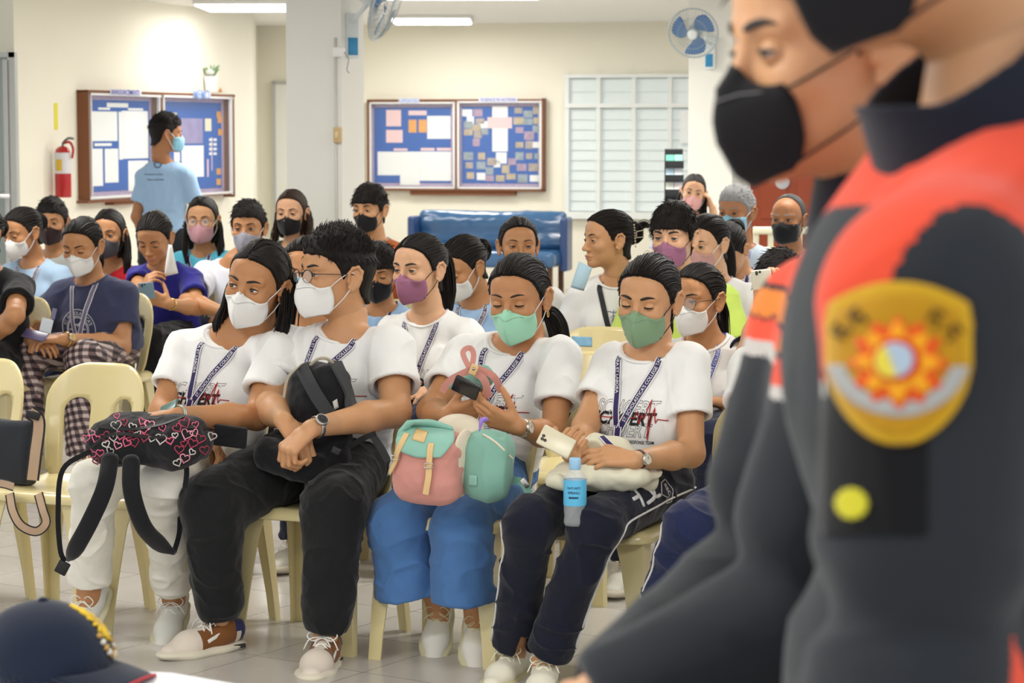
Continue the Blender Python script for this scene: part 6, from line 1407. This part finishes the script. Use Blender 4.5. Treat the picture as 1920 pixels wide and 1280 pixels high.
mb = MB(); strap_on(mb, tr, [(532, 745), (540, 705), (566, 684)], 7.1, .008, be, .003); mb.obj('trim', r2); mb = MB(); decal(mb, tr, [(543, 862), (551, 856), (552, 864), (545, 872)], 7.0, mat('tag_white', 'C8C8C0', rough=.6), .001, .002, 4); decal(mb, tr, [(622, 752), (632, 745), (636, 765), (626, 770)], 7.0, mat('tag_white', 'C8C8C0', rough=.6), .001, .002, 4); mb.obj('tag', r2)
mb = MB(); wstrap(mb, [(640, 812, 7.1), (680, 800, 7.12), (708, 830, 7.10), (728, 865, 7.08)], .022, gs); wstrap(mb, [(655, 838, 7.02), (680, 822, 7.0), (705, 812, 7.05)], .016, blk); mb.obj('webbing', r2)
mb = MB(); mb.add(*boxm(P(630, 845, 6.98), (.014, .005, .010), rotm((0, 1, 0), .5), .003), mat('buckle_black', '141416', rough=.4)); mb.obj('buckle', r2)
# --- pink and mint backpack
pk = cloth('bag_pink', 'CC8F84', bump=.15); tl = cloth('bag_teal', '7FAE9E', bump=.15); mint = cloth('flap_mint', '8FC0B0', bump=.05); lea = mat('leather_tan', 'DDBB84', rough=.5); crm = cloth('bag_cream', 'DDD2BC'); met = mat('buckle_metal', (.55, .52, .48), metal=1, rough=.3)
c = P(808, 872, 6.78); r3 = empty('backpack', P(860, 930, 6.8), 'pink and mint green backpack with tan leather straps on the blue trousers', 'backpack')
Rk = Rb_@rotm((0, 1, 0), .10)@rotm((1, 0, 0), -.20)
V, F = volume([box(c, (.100, .070, .100), Rk, .045, .02), ell(c+Rk@V3(0, .03, -.03), (.09, .06, .07), Rk, k=.03)], .005, sm=2); N = vnorm(V, F); V = V+N*(fbm(V*13, 2, 3)*.006)[:, None]; mb = MB(); mb.add(V, F, pk); mb.obj('bag_body', r3); tr = bvh_vf(V, F)
c2 = P(913, 870, 6.80); V, F = volume([box(c2, (.070, .065, .090), Rk, .045, .02), ell(c2+Rk@V3(.02, .035, -.02), (.065, .05, .070), Rk, k=.03)], .005, sm=2); N = vnorm(V, F); V = V+N*(ridge(V*[22, 22, 7], 3)*.006)[:, None]; mb = MB(); mb.add(V, F, tl); mb.obj('side_pocket', r3); tr2 = bvh_vf(V, F)
V, F = volume([ell(P(862, 806, 6.86), (.075, .06, .045), Rk, k=0), ell(P(868, 868, 6.77), (.014, .085, .102), Rk, k=.01)], .005, sm=2); mb = MB(); mb.add(V, F, crm); mb.obj('top_panel', r3)
mb = MB(); decal(mb, tr, [(750, 776), (868, 792), (836, 868), (734, 850)], 6.75, mint, .006, .006, 14, .25); mb.obj('flap', r3)
mb = MB(); decal(mb, tr, [(780, 808), (804, 814), (798, 834), (774, 828)], 6.7, lea, .003, .011, 5); mb.obj('leather_patch', r3)
for pts in ([(811, 834), (808, 858), (806, 880), (800, 922)], [(765, 818), (750, 845), (748, 865), (738, 886)]):
    mb = MB(); strap_on(mb, tr, pts, 6.72, .017, lea, .012, t=.003); mb.obj('leather_strap', r3); mb = MB(); p, n = caster(tr, pts[1][0]-1, pts[1][1]+12, 6.72, .016); v, f = tube([p+V3(-.012, 0, -.006), p+V3(.012, 0, -.006), p+V3(.012, 0, .006), p+V3(-.012, 0, .006)], .0018, 6, closed=True); mb.add(v, f, met); mb.obj('buckle', r3)
mb = MB(); decal(mb, tr2, [(878, 888), (896, 890), (896, 912), (878, 910)], 6.75, mint, .002, .003, 5); strap_on(mb, tr2, [(905, 815), (930, 830), (960, 860)], 6.75, .006, crm, .002); mb.obj('pocket_trim', r3)
V, F = volume([ell(P(902, 706, 6.98), (.045, .035, .035), Rk, k=0), ell(P(868, 722, 6.98), (.05, .03, .02), Rk, k=.02)], .004, sm=2); N = vnorm(V, F); V = V+N*(fbm(V*30, 2, 3)*.004)[:, None]; mb = MB(); mb.add(V, F, tl); mb.obj('top_collar', r3)
mb = MB(); wstrap(mb, [(828, 735, 6.93), (845, 712, 6.91), (880, 694, 6.9)], .020, pk); wstrap(mb, [(884, 694, 6.9), (908, 712, 6.9), (916, 745, 6.92)], .022, pk); wstrap(mb, [(894, 690, 6.92), (925, 705, 6.92), (940, 735, 6.95)], .020, pk); wstrap(mb, [(882, 694, 6.9), (868, 662, 6.92), (880, 652, 6.93), (888, 664, 6.93), (884, 692, 6.9)], .016, pk); mb.obj('pink_handle', r3)
mb = MB(); p = P(888, 693, 6.885); mb.add(*boxm(p, (.011, .003, .016), rotm((0, 1, 0), .4), .003), lea); mb.add(*lathe([(.001, .004), (.004, .003), (.005, 0)], 12, p+V3(0, -.003, .003), rotm((1, 0, 0), PI/2)), met); mb.obj('leather_tab', r3)
mb = MB(); v, f = tube(catmull([P(912, 786, 6.74), P(903, 788, 6.72), P(899, 808, 6.72)], 5), [.007]*6+[.006, .005, .004, .003, .002], 8); mb.add(v, f, mat('clip_purple', '9A7BD6', rough=.3)); tag(mb.obj('bag_clip'), 'small purple plastic clip hanging at the top of the pink and mint backpack', 'clip')
mb = MB(); wstrap(mb, [(962, 900, 6.78), (980, 905, 6.76), (992, 925, 6.75)], .022, tl); mb.add(*boxm(P(984, 905, 6.75), (.014, .004, .008), rotm((0, 1, 0), .9), .002), met); mb.obj('webbing', r3)
phone('phone', 'black phone held in both hands by the woman in the mint mask', P(874, 727, 6.86), V3(.90, -.1, -.42), V3(.25, -.55, .6), '1B1C1F', size=(.040, .030, .005))
# --- olive mask woman: phone, cream garment, bottle
phone('phone', 'pale phone in a cream case held by the person in the olive green mask', P(1043, 828, 6.62), V3(.3, .35, .55), V3(-.92, -.05, .30), 'D9D2B6', size=(.031, .050, .005))
cf = cloth('garment_cream', 'DDD9C2', bump=.12); q = [ell(P(1130, 888, 6.72), (.135, .085, .042), Rb_, k=0), ell(P(1195, 893, 6.76), (.065, .06, .038), Rb_, k=.03), ell(P(1065, 898, 6.66), (.055, .06, .026), Rb_, k=.03), ell(P(1150, 850, 6.82), (.07, .04, .050), Rb_, k=.03), ell(P(1118, 830, 6.84), (.035, .030, .030), Rb_, k=.02)]
V, F = volume(q, .0045, sm=2); N = vnorm(V, F); V = V+N*((ridge(V*[9, 9, 22]+fbm(V*8, 3, 2)[:, None]*1.2, 7)*.010+fbm(V*25, 4, 2)*.003))[:, None]; mb = MB(); mb.add(V, F, cf); tag(mb.obj('folded_garment', loc=P(1130, 900, 6.72)), 'crumpled cream cloth garment on the lap of the olive-masked person', 'cloth')
mb = MB(); tg = bvh_vf(V, F); strap_on(mb, tg, [(1128, 820), (1140, 832), (1152, 842)], 6.7, .020, NAVYL(), .004, mat('lanyard_white', 'E4E2E6', rough=.6)); tag(mb.obj('lanyard_end'), 'end of a purple lanyard on the cream garment', 'lanyard')
bY = 6.555; b0 = P(1078, 984, bY); r = empty('water_bottle', b0, 'small clear water bottle with a light blue label between the navy knees', 'bottle'); z = lambda y: P(1078, y, bY)[2]-b0[2]
pet = mat('clear_plastic', (.85, .9, .92), rough=.08, alpha=.28, spec=.9); Rz = None
mb = MB(); mb.add(*lathe([(.001, z(984)), (.028, z(984)), (.031, z(979)), (.031, z(974)), (.029, z(966)), (.031, z(960)), (.031, z(930)), (.031, z(905)), (.028, z(893)), (.020, z(884)), (.0145, z(880)), (.0145, z(872))], 28, b0), pet); mb.obj('bottle_body', r)
mb = MB(); mb.add(*lathe([(.001, z(857)), (.0155, z(858)), (.0165, z(862)), (.0165, z(878)), (.014, z(880))], 24, b0), mat('cap_blue', '9CC8E8', rough=.35)); mb.obj('bottle_cap', r)
mb = MB(); mb.add(*lathe([(.0316, z(946)), (.0320, z(944)), (.0320, z(900)), (.0316, z(898))], 28, b0), mat('label_blue', '5DB6DE', rough=.35)); lb = mb.obj('label', r); mb = MB(); lk = mat('label_ink', '1F3A5C', rough=.5)
def cyl_text(mb, m, txt, c, R, zz, size, a0=-PI/2-.15):
    V, F, w, hh = text_geo(txt, bold=.012); s = size/hh; W_ = [(c[0]+(R)*math.cos(a0+v[0]*s/R), c[1]+R*math.sin(a0+v[0]*s/R), c[2]+zz+v[1]*s) for v in V]; mb.add(W_, F, m)
cyl_text(mb, lk, "NATURE'S", b0, .0326, z(912), .0065); cyl_text(mb, lk, 'SPRING', b0, .0326, z(921), .0075)
for k in range(14): a = -PI/2-.55+.06*k; p = b0+V3(.0326*math.cos(a), .0326*math.sin(a), z(930)); mb.add(*boxm(p, (.0007, .0007, .0022)), lk)
mb.obj('lettering', lb)
# --- watches and bracelet
def watch(J, i, label, strapm, face, toward, r=.027, dial=.017, off=.02):
    el_, wr = J['el%d' % i], J['wr%d' % i]; d = nrm(wr-el_); c = wr-d*off; a = np.linspace(0, 2*PI, 33)[:-1]; t = nrm(np.asarray(toward)-d*(np.asarray(toward)@d)); u = np.cross(d, t)
    pts = [c+(t*math.cos(q)+u*math.sin(q))*r for q in a]; mb = MB(); v, f = tube(pts, .0075, 8, closed=True); X = v.reshape(-1, 8, 3); cc = X.mean(1, keepdims=True); rad = (cc-c); rad = rad/np.linalg.norm(rad, axis=2, keepdims=True); dv = X-cc; X = cc+dv-rad*(dv*rad).sum(2, keepdims=True)*.75; mb.add(X.reshape(-1, 3), f, strapm)
    st = mb.obj('watch', J['body']); R = np.array([u, d, t]).T; R = np.array([np.cross(d, t), d, t]).T; mb = MB(); mb.add(*lathe([(dial, -.001), (dial, .006), (dial*.92, .0075), (dial*.86, .0065)], 24, c+t*(r), R), met); mb.add(*lathe([(dial*.88, .0062), (.0001, .0062)], 24, c+t*r, R), face)
    for q in range(12): p = c+t*(r+.0066)+(u*math.cos(q*PI/6)+d*math.sin(q*PI/6))*dial*.68; mb.add(*boxm(p, (.0008, .0008, .0003)), mat('watch_mark', 'D8D8D8' if face.name == 'dial_black' else '333333', rough=.5))
    mb.add(*boxm(c+t*(r+.0070)+u*dial*.2, (.0045, .0006, .0003), np.array([u, d, t]).T), mat('watch_hand', '808080', metal=.6)); mb.obj('watch_face', st); return st
watch(p2, 1, '', met, mat('dial_black', '15171A', rough=.2), V3(-.2, -.9, .45), .032, .020); watch(p3, 1, '', mat('strap_silver', (.7, .68, .62), metal=1, rough=.35), mat('dial_cream', 'D9D2BE', rough=.3), V3(0, -1, .25), .026, .018)
watch(p4, 1, '', mat('strap_brown', '4A2320', rough=.5), mat('dial_cream', 'D9D2BE', rough=.3), V3(0, -1, .1), .026, .017); watch(l3, 1, '', mat('gold', (.75, .5, .15), metal=1, rough=.2), mat('dial_gold', 'C9A23F', rough=.3), V3(0, -1, .3), .034, .018)
def bracelet(J, i, m, r=.027): el_, wr = J['el%d' % i], J['wr%d' % i]; d = nrm(wr-el_); u = nrm(np.cross(d, UP)); w = np.cross(d, u); a = np.linspace(0, 2*PI, 25)[:-1]; mb = MB(); [mb.add(*tube([wr-d*(.012+.006*k)+(u*math.cos(q)+w*math.sin(q))*r for q in a], .0024, 6, closed=True), m) for k in (0, 1)]; mb.obj('bracelet', J['body'])
bracelet(p1, 1, mat('bracelet_silver', 'B9C2BC', rough=.3, metal=.5)); bracelet(l5, 1, mat('gold', (.75, .5, .15), metal=1, rough=.2), .028)
# claw clip and hanging mask of the NURSING wearer, hanging mask of the royal blue tee
HM = q6['HM']; mb = MB(); pc = mat('clip_pearl', 'C8BBA6', rough=.3)
for k in range(9): V, F = volume([ell((0, 0, 0), (.005, .005, .005), k=0)], .003); p = HM[:3, :3]@V3(-.052, -.092-.001*k, .062-.011*k)+HM[:3, 3]; mb.add(V+p, F, pc)
v, f = tube([HM[:3, :3]@V3(*x)+HM[:3, 3] for x in ((-.05, -.105, .035), (-.055, -.135, .040), (-.055, -.135, .012), (-.05, -.105, .010))], .0025, 6, closed=True); mb.add(v, f, pc); mb.obj('hair_clip', q6['body'])
def hung_mask(J, corners, Y, m, name='face_mask'): V, F = grid(lambda a, b: lerp(lerp(P(*corners[0], Y), P(*corners[1], Y), a), lerp(P(*corners[3], Y), P(*corners[2], Y), a), b)+V3(0, -.012*math.sin(a*PI)-.01*math.sin(b*PI), 0), 9, 9); N = vnorm(V, F); mb = MB(); mb.add(*thick(V, F, N, .002), m); mb.obj(name, J['body'])
hung_mask(q6, [(1086, 490), (1110, 502), (1094, 545), (1070, 538)], 9.76, cloth('mask_paleblue', 'B2D0E0')); hung_mask(l5, [(317, 458), (322, 459), (334, 512), (308, 518)], 11.80, cloth('mask_white', 'EDEDEA'))
# phones in the back rows
phone('phone', 'phone held by the person in the navy seal tee', P(66, 628, 10.62), V3(.9, -.2, -.2), V3(.2, .8, .5), '5C5478', size=(.055, .030, .004), lens=False)
phone('phone', 'phone with a picture case held by the person in the royal blue tee', P(275, 545, 11.62), V3(.95, -.1, .1), V3(-.1, -.2, 1), '7E9CB0', size=(.038, .042, .004))
phone('phone', 'white phone raised by the person in navy near the uniformed man', P(1428, 524, 8.08), V3(1, 0, .1), V3(0, 0, 1), 'E6DFC8', size=(.034, .034, .005))
# --- id badge of the seal tee
mb = MB(); wstrap(mb, [(103, 578, 10.5), (98, 598, 10.5)], .02, mat('lanyard_grey', '6E6A86', rough=.5)); mb.add(*boxm(P(87, 610, 10.5), (.026, .002, .030), rotm((0, 1, 0), .25), .002), mat('badge_plastic', 'C2C8D0', rough=.2)); mb.obj('id_badge', l3['body'])
# --- dark sling bag on the first chair
c = P(14, 848, 7.72); r4 = empty('sling_bag', c-UP*.12, 'dark grey sling bag on the empty chair at the left edge', 'bag'); dg = cloth('bag_graphite', '2D3036'); Rk = Rb_@rotm((1, 0, 0), .15)
V, F = volume([box(c, (.105, .045, .105), Rk, .022, .01)], .005, sm=2); N = vnorm(V, F); V = V+N*(fbm(V*9, 2, 2)*.006)[:, None]; mb = MB(); mb.add(V, F, dg); mb.obj('bag_body', r4); se = mat('strap_edge_black', '101014', rough=.6); sb_ = mat('strap_sand', 'B59A80', rough=.7)
mb = MB(); wstrap(mb, [(55, 772, 7.68), (72, 790, 7.66), (66, 850, 7.62), (60, 900, 7.6)], .045, sb_, se); wstrap(mb, [(0, 905, 7.5), (14, 908, 7.45), (26, 912, 7.42)], .03, sb_, se); mb.obj('shoulder_strap', r4); mb = MB(); wstrap(mb, [(18, 925, 7.5), (24, 958, 7.45), (40, 985, 7.42), (68, 996, 7.42), (86, 980, 7.44), (80, 955, 7.46), (72, 925, 7.5)], .030, sb_, se); mb.obj('hanging_strap', r4); mb = MB(); mb.add(*boxm(P(62, 778, 7.66), (.022, .008, .012), rotm((0, 1, 0), .3), .003), mat('buckle_black', '141416', rough=.4)); mb.obj('buckle', r4)
# --- cola bottle on the floor of the second row
b0 = FL(166, 846); zt = P(166, 738, b0[1])[2]
r = empty('cola_bottle', b0, 'cola bottle with a red label on the floor, seen through an empty chair', 'bottle'); mb = MB(); mb.add(*lathe([(.001, 0), (.040, .0), (.043, .01), (.043, zt*.30), (.0425, zt*.34)], 24, b0), mat('cola_dark', '2A1412', rough=.1, spec=.8)); mb.obj('cola', r)
mb = MB(); mb.add(*lathe([(.043, zt*.30), (.043, zt*.62), (.030, zt*.80), (.014, zt*.93), (.014, zt)], 24, b0), pet); mb.obj('bottle_body', r); mb = MB(); mb.add(*lathe([(.0436, zt*.36), (.0436, zt*.60)], 24, b0), mat('label_red', 'C0202A', rough=.4)); mb.obj('label', r); mb = MB(); mb.add(*lathe([(.001, zt+.01), (.016, zt+.01), (.016, zt-.012)], 20, b0), mat('cap_red', 'B81C24', rough=.4)); mb.obj('bottle_cap', r)
# --- brown chair whose leg shows under the second chair of the row
brp = mat('chair_plastic_tan', 'B08A4E', rough=.35, spec=.5)
chair(V3(*FL(528, 1090)[:2], 0)-FS(.39)[0]*.25, .39, 'tan brown plastic chair whose leg shows behind the man in black joggers', None, brp, 'tan')
# --- blue sticker on the empty chair behind
for (px, py, Y) in ((1098, 648, 9.15),):
    c = P(px, 800, Y); o = chair(V3(c[0], c[1], 0), .30, 'empty cream plastic chair with a faded blue sticker between the mint and olive masks', None); mb = MB(); b = chair_parts()[0]; tq = rotm((0, 0, 1), PI-.30); Vb = b[0]@tq.T+V3(c[0], c[1], 0); tb = bvh_vf(Vb, b[1]); decal(mb, tb, [(1070, 629), (1112, 631), (1112, 651), (1070, 649)], Y, mat('sticker_blue', '7FAFD0', rough=.5, var=.25, vscale=60), .001, .0012, 6); tag(mb.obj('sticker'), 'faded blue rectangular sticker on the back of the empty cream chair', 'sticker')
chair(V3(*P(1072, 800, 8.09)[:2], -.0), .44, 'cream plastic chair with a low back top just showing left of the olive mask', None)
# --- black shoe and white shoe of people behind come with their owners
# ================================================================ table and cap in front
tm = mat('table_white', 'E9ECF2', rough=.35); A_ = [FL(-260, 1232, .75), FL(322, 1261, .75), FL(455, 1284, .75), FL(430, 1620, .75), FL(-260, 1620, .75)]
r = empty('table', FL(60, 1400, 0), 'white table top just showing at the bottom left under the navy cap', 'table'); mb = MB(); A_ = np.array(A_); V = np.concatenate([A_, A_-UP*.025]); mb.add(V, [(4, 3, 2, 1, 0), (5, 6, 7, 8, 9)]+[(i, (i+1) % 5, 5+(i+1) % 5, 5+i) for i in range(5)], tm); mb.obj('table_top', r, smooth_=False)
ct = A_.mean(0)
for i in (0, 2, 3, 4): p = lerp(A_[i], ct, .12); mb = MB(); mb.add(*boxm((p[0], p[1], .3625), (.022, .022, .3625)), mat('table_leg', 'A8AAAE', rough=.4, metal=.5)); mb.obj('leg', r, smooth_=False)
nv = cloth('cap_navy', '121B2E', bump=.1); cc = FL(62, 1400, .75); cY = 3.56; cc = V3(P(82, 1200, cY)[0], cY, .752); r = empty('cap', cc, 'navy blue cap with a yellow and white emblem on the white table', 'cap')
cd = nrm(V3(.93, -.36, 0)); cs = V3(-cd[1], cd[0], 0); Rc_ = np.array([cs, cd, UP]).T
dm = [ell(cc+UP*.02, (.090, .108, .094), Rc_, k=0), box(cc-UP*.08, (.2, .2, .08), None, .001, .002, -1), ell(cc+UP*.012, (.086, .104, .088), Rc_, k=.001, s=-1)]
V, F = volume(dm, .0035, sm=2); mb = MB(); mb.add(V, F, nv); mb.obj('crown', r); tc_ = bvh_vf(V, F); dome = [dm[0]]
def brim(a, b):
    t = (a-.5)*2.2; r0 = .088+.070*b*math.cos(t*.72); return cc+cs*(math.sin(t)*(.082+.012*b))+cd*(math.cos(t)*.098*(1-b)+b*(.100+.068*math.cos(t*.9)))*1.0+UP*(.020-.012*b*b-.018*(math.sin(t)**2)*b)
V, F = grid(brim, 21, 9); N = vnorm(V, F); F = F if N[:, 2].mean() > 0 else F[:, ::-1]; N = vnorm(V, F); mb = MB(); mb.add(*thick(V, F, N, .004), nv); bo = mb.obj('brim', r); E = np.array([brim(a, 1.0) for a in np.linspace(0, 1, 30)]); v, f = tube(E, .0028, 6); mb = MB(); mb.add(v, f, mat('cap_red_edge', 'A3242E', rough=.6)); mb.obj('brim_edge', bo)
mb = MB(); v, f = tube([cc+UP*.110, cc+UP*.116, cc+UP*.119], [.008, .008, .004], 10); mb.add(v, f, nv); mb.obj('top_button', r)
ye = [mat('emblem_yellow', 'D9B62E', rough=.7, var=.25, vscale=60), mat('emblem_white', 'CFCBBE', rough=.7, var=.2, vscale=60), mat('emblem_gold', 'B8924A', rough=.7)]
mb = MB()
def cappt(az, z, off=.002): d = cs*math.sin(az)+cd*math.cos(az); h = math.sqrt(max(0, 1-((z-.02)/.094)**2)); return cc+cs*math.sin(az)*.090*h+cd*math.cos(az)*.108*h+UP*z+d*off
def blob(az, z, ra, rz, m, off=.002, n=14):
    V = [cappt(az, z, off)]+[cappt(az+ra*math.cos(t), z+rz*math.sin(t), off) for t in np.arange(n)*2*PI/n]; mb.add(V, [(0, 1+i, 1+(i+1) % n) for i in range(n)], m)
for k in range(16): a = k*2*PI/16; v, f = tube([cappt(.35+.10*math.cos(a), .082+.010*math.sin(a), .003), cappt(.35+.26*math.cos(a), .082+.026*math.sin(a), .003)], .0028, 5); mb.add(v, f, ye[0])
blob(.35, .082, .17, .017, ye[0], .003); blob(.35, .082, .09, .009, ye[2], .0045)
for k in range(13): a = PI*1.02+k*PI*.96/12; v, f = tube([cappt(.35+.30*math.cos(a), .070+.034*math.sin(a), .003), cappt(.35+.38*math.cos(a), .070+.043*math.sin(a), .003)], .0042, 5); mb.add(v, f, ye[1 if k % 2 else 2])
mb.obj('emblem', r)
# ================================================================ the two uniformed men in front
chg = ('jacket_charcoal', '26292D'); oran = cloth('jacket_red', 'DE4A2E', bump=.1); jn = cloth('jacket_navy', '151A26', bump=.1); jo = cloth('patch_orange', 'DB7A2C'); jw = cloth('stripe_white', 'B9B4AE')
def paintA(c, J):
    fw = (c-J['neck'])@J['F']; u = (c-J['neck'])@J['S']; z = c[:, 2]; zz = z+.10*(fw-.10)
    on = (u > -.3)
    return [((zz > 1.352) & (zz < 1.364) & (fw > -.03) & on, jw), ((((zz > 1.384) & (zz < 1.389)) | ((zz > 1.412) & (zz < 1.417))) & (fw > -.01) & on, jn), ((zz > 1.389) & (zz < 1.412) & (fw > -.005) & on, jo), ((zz > 1.352) & (fw > -.06), oran), (z > 1.44, jn)]
def paintB(c, J):
    fw = (c-J['neck'])@J['F']; u = (c-J['neck'])@J['S']; z = c[:, 2]
    g = P(1735, 700, 1.60); df = (c-g)@J['F']; zc = g[2]; lim = .068*np.sqrt(np.clip(1-((z-zc)/.114)**2, 0, 1)); up_ = z > zc
    yoke = (up_ & (np.abs(df) > lim) & ((df > 0) | (z > 1.500))) | ((df > .066) & (z > 1.392)); strip = (z < 1.238) & (np.abs(df+.034) < (1.238-z)*.45) & (u > .1)
    return [((df > .066) & (z > 1.392) & (z < 1.402), jw), (yoke, oran), (strip, oran)]
m1 = person('uniformed man in a red and charcoal jacket and black mask, face in profile', P(1578, 92, 2.17), hs=1.02, hyaw=1.27, hpitch=.06, byaw=1.30, tone=1, hair='fade', mask=BLKM, maskkind='kf', masky=.026, strap=BST, closed=.35, look=(0, -.25), brow=1.3, shirt=chg, longsleeve=True, paint=paintA, pants=('trousers_navy', '161A24'), stand=True, bust=0, tw=.185, td=.105, sw=.37, arm=1.10, pelz=.93, lean=.0, lod=2, h=.006, amp=.004, collar=False,
    J=dict(sh1=P(1618, 655, 2.02), el1=P(1462, 1178, 2.00), wr1=P(1125, 1322, 1.98), sh0=P(1540, 610, 2.36), wr0=P(1150, 1290, 2.10)), hands=(dict(d=V3(-.9, -.3, -.3), n=V3(0, 0, -1)), dict(d=V3(-.8, .4, -.45), n=V3(.2, .5, -.8), curl=(.8, .8, .8, .8))), seed=51, shoes=dict(upper=('boot_black', '17171A'), sole=('boot_sole', '0F0F10'), lace='1A1A1A'), cat='person')
m2 = person('nearest uniformed man at the right edge with a gold shield patch on the sleeve', P(1790, -215, 1.76), hs=1.06, hyaw=1.25, byaw=1.22, tone=1, hair='fade', mask=BLKM, maskkind='kf', masky=.02, strap=BST, shirt=chg, longsleeve=True, paint=paintB, pants=('trousers_navy', '161A24'), stand=True, bust=0, tw=.195, td=.145, sw=.40, arm=1.28, pelz=.97, lean=.0, lod=2, h=.006, amp=.004, collar=False,
    J=dict(neck=P(1872, 262, 1.76), sh1=P(1765, 570, 1.60), el1=P(1712, 1300, 1.585), wr1=P(1500, 1700, 1.60), sh0=P(1800, 520, 1.98)), seed=52, shoes=dict(upper=('boot_black', '17171A'), sole=('boot_sole', '0F0F10'), lace='1A1A1A'))
for J, rr, tl_ in ((m1, .073, .0), (m2, .080, .55)):   # stand-up collar
    J['U'] = nrm(J['U']+J['F']*tl_)
    q = [cap(J['neck']+J['U']*.000, J['neck']+J['U']*.062+J['F']*.006, rr+.016, rr, k=0), cap(J['neck']-J['U']*.05, J['neck']+J['U']*.16+J['F']*.012, rr-.004, rr-.010, k=.002, s=-1), box(J['neck']+J['U']*.125, (.12, .12, .06), np.array([J['S'], J['F'], J['U']]).T@rotm((1, 0, 0), -.12), .004, .004, -1)]
    V, F = volume(q, .004, sm=2); mb = MB(); mb.add(V, F, jn); mb.obj('collar', J['body'])
# shield patch, badge and dark panel on the near sleeve
tj = bvh_vf(*m2['shirtVF']); pY = 1.52; sb = m2['body']
def shape_on(name, par, sd2, ub, vb, cell, cpx, sc, m, off, t=.0015):
    """2D outline (units of pixels around cpx) laid on the sleeve"""
    mp = lambda G: np.array([caster(tj, cpx[0]+g[0]*sc, cpx[1]-g[1]*sc, pY, off)[0] for g in G]); V, F = shell2d(sd2, ub, vb, cell, mp, t); N = vnorm(V, F)
    if N[:len(V)//2].mean(0)[1] > 0: F = F[:, ::-1]
    mb = MB(); mb.add(V, F, m); return mb.obj(name, par)
def shield(s):
    def f(X):
        x, y = X[:, 0]/s, X[:, 1]/s; w = np.where(y > .35, .80+.10*(1-(y-.35)/.6), np.where(y > -.1, .88, .88*np.sqrt(np.clip(1-((-.1-y)/.98)**2, 0, 1))*(1-.12*np.clip(-y, 0, 1)))); top = .95-.28*(x/.88)**2
        return np.maximum(np.abs(x)-w, y-top)*s*.8
    return f
pan = lambda X: rbox2(X, (0, 0), (100, 155), 12)
shape_on('sleeve_panel', sb, pan, (-100, 100), (-155, 155), 12, (1640, 850), 1.0, cloth('velcro_black', '0D0D0F'), .0015)
sp = shape_on('shoulder_patch', sb, shield(150), (-140, 140), (-165, 150), 8, (1688, 672), 1.0, cloth('patch_gold', 'C79A1E', bump=.2), .004)
shape_on('patch_field', sp, shield(128), (-120, 120), (-140, 130), 8, (1688, 674), 1.0, cloth('patch_gold_dark', 'B98718', bump=.2), .0058, .001)
cir = lambda r, c=(0, 0): (lambda X: np.hypot(X[:, 0]-c[0], X[:, 1]-c[1])-r)
star = lambda r, k, a, c=(0, 0): (lambda X: (np.hypot(X[:, 0]-c[0], X[:, 1]-c[1])-r*(1+a*np.cos(k*np.arctan2(X[:, 1]-c[1], X[:, 0]-c[0]))))*.7)
rib = lambda X: np.maximum(np.abs(np.hypot(X[:, 0], X[:, 1]-20)-112)-15, X[:, 1]+10)
shape_on('patch_ribbon', sp, rib, (-130, 130), (-120, 0), 8, (1688, 672), 1.0, cloth('patch_silver', 'A9A8A4'), .0068, .001)
shape_on('patch_sun', sp, star(76, 12, .12), (-90, 90), (-90, 90), 7, (1690, 678), 1.0, cloth('patch_orange2', 'E0561C'), .0072, .001)
shape_on('patch_sun_inner', sp, star(60, 8, .22), (-80, 80), (-80, 80), 6, (1690, 676), 1.0, cloth('patch_yellow', 'F0A21E'), .0082, .001)
shape_on('patch_ring', sp, cir(42), (-45, 45), (-45, 45), 6, (1688, 672), 1.0, cloth('patch_red', 'C8281E'), .0092, .001)
shape_on('patch_disc', sp, cir(33), (-36, 36), (-36, 36), 5, (1686, 672), 1.0, cloth('patch_paleblue', 'AFC0CE'), .0100, .001)
shape_on('patch_disc_yellow', sp, lambda X: np.maximum(cir(33)(X), X[:, 0]*.8+X[:, 1]*.3+4), (-36, 36), (-36, 36), 4, (1686, 672), 1.0, cloth('patch_lemon', 'E6D24A'), .0108, .001)
mb = MB(); dk = cloth('patch_ink', '241E14')
for k, a in enumerate((-.98, -.62, .0, .62, .98)):
    if k == 2: continue
    x, y = 1688+118*math.sin(a), 672-104*math.cos(a)+6
    for (dx, dy, w, h_) in ((-9, 0, 6, 34), (4, -12, 20, 7), (3, 3, 17, 6), (9, 12, 7, 18)):
        c, s = math.cos(a), math.sin(a); cor = [(x+(dx+i)*c-(dy+j)*s, y+(dx+i)*s+(dy+j)*c) for i, j in ((-w/2, -h_/2), (w/2, -h_/2), (w/2, h_/2), (-w/2, h_/2))]; decal(mb, tj, cor, pY, dk, .001, .0075, 3)
mb.obj('patch_letters', sp)
shape_on('sleeve_badge', sb, star(29, 12, .06), (-34, 34), (-34, 34), 5, (1603, 944), 1.0, cloth('patch_lemon2', 'C9C02E'), .004)
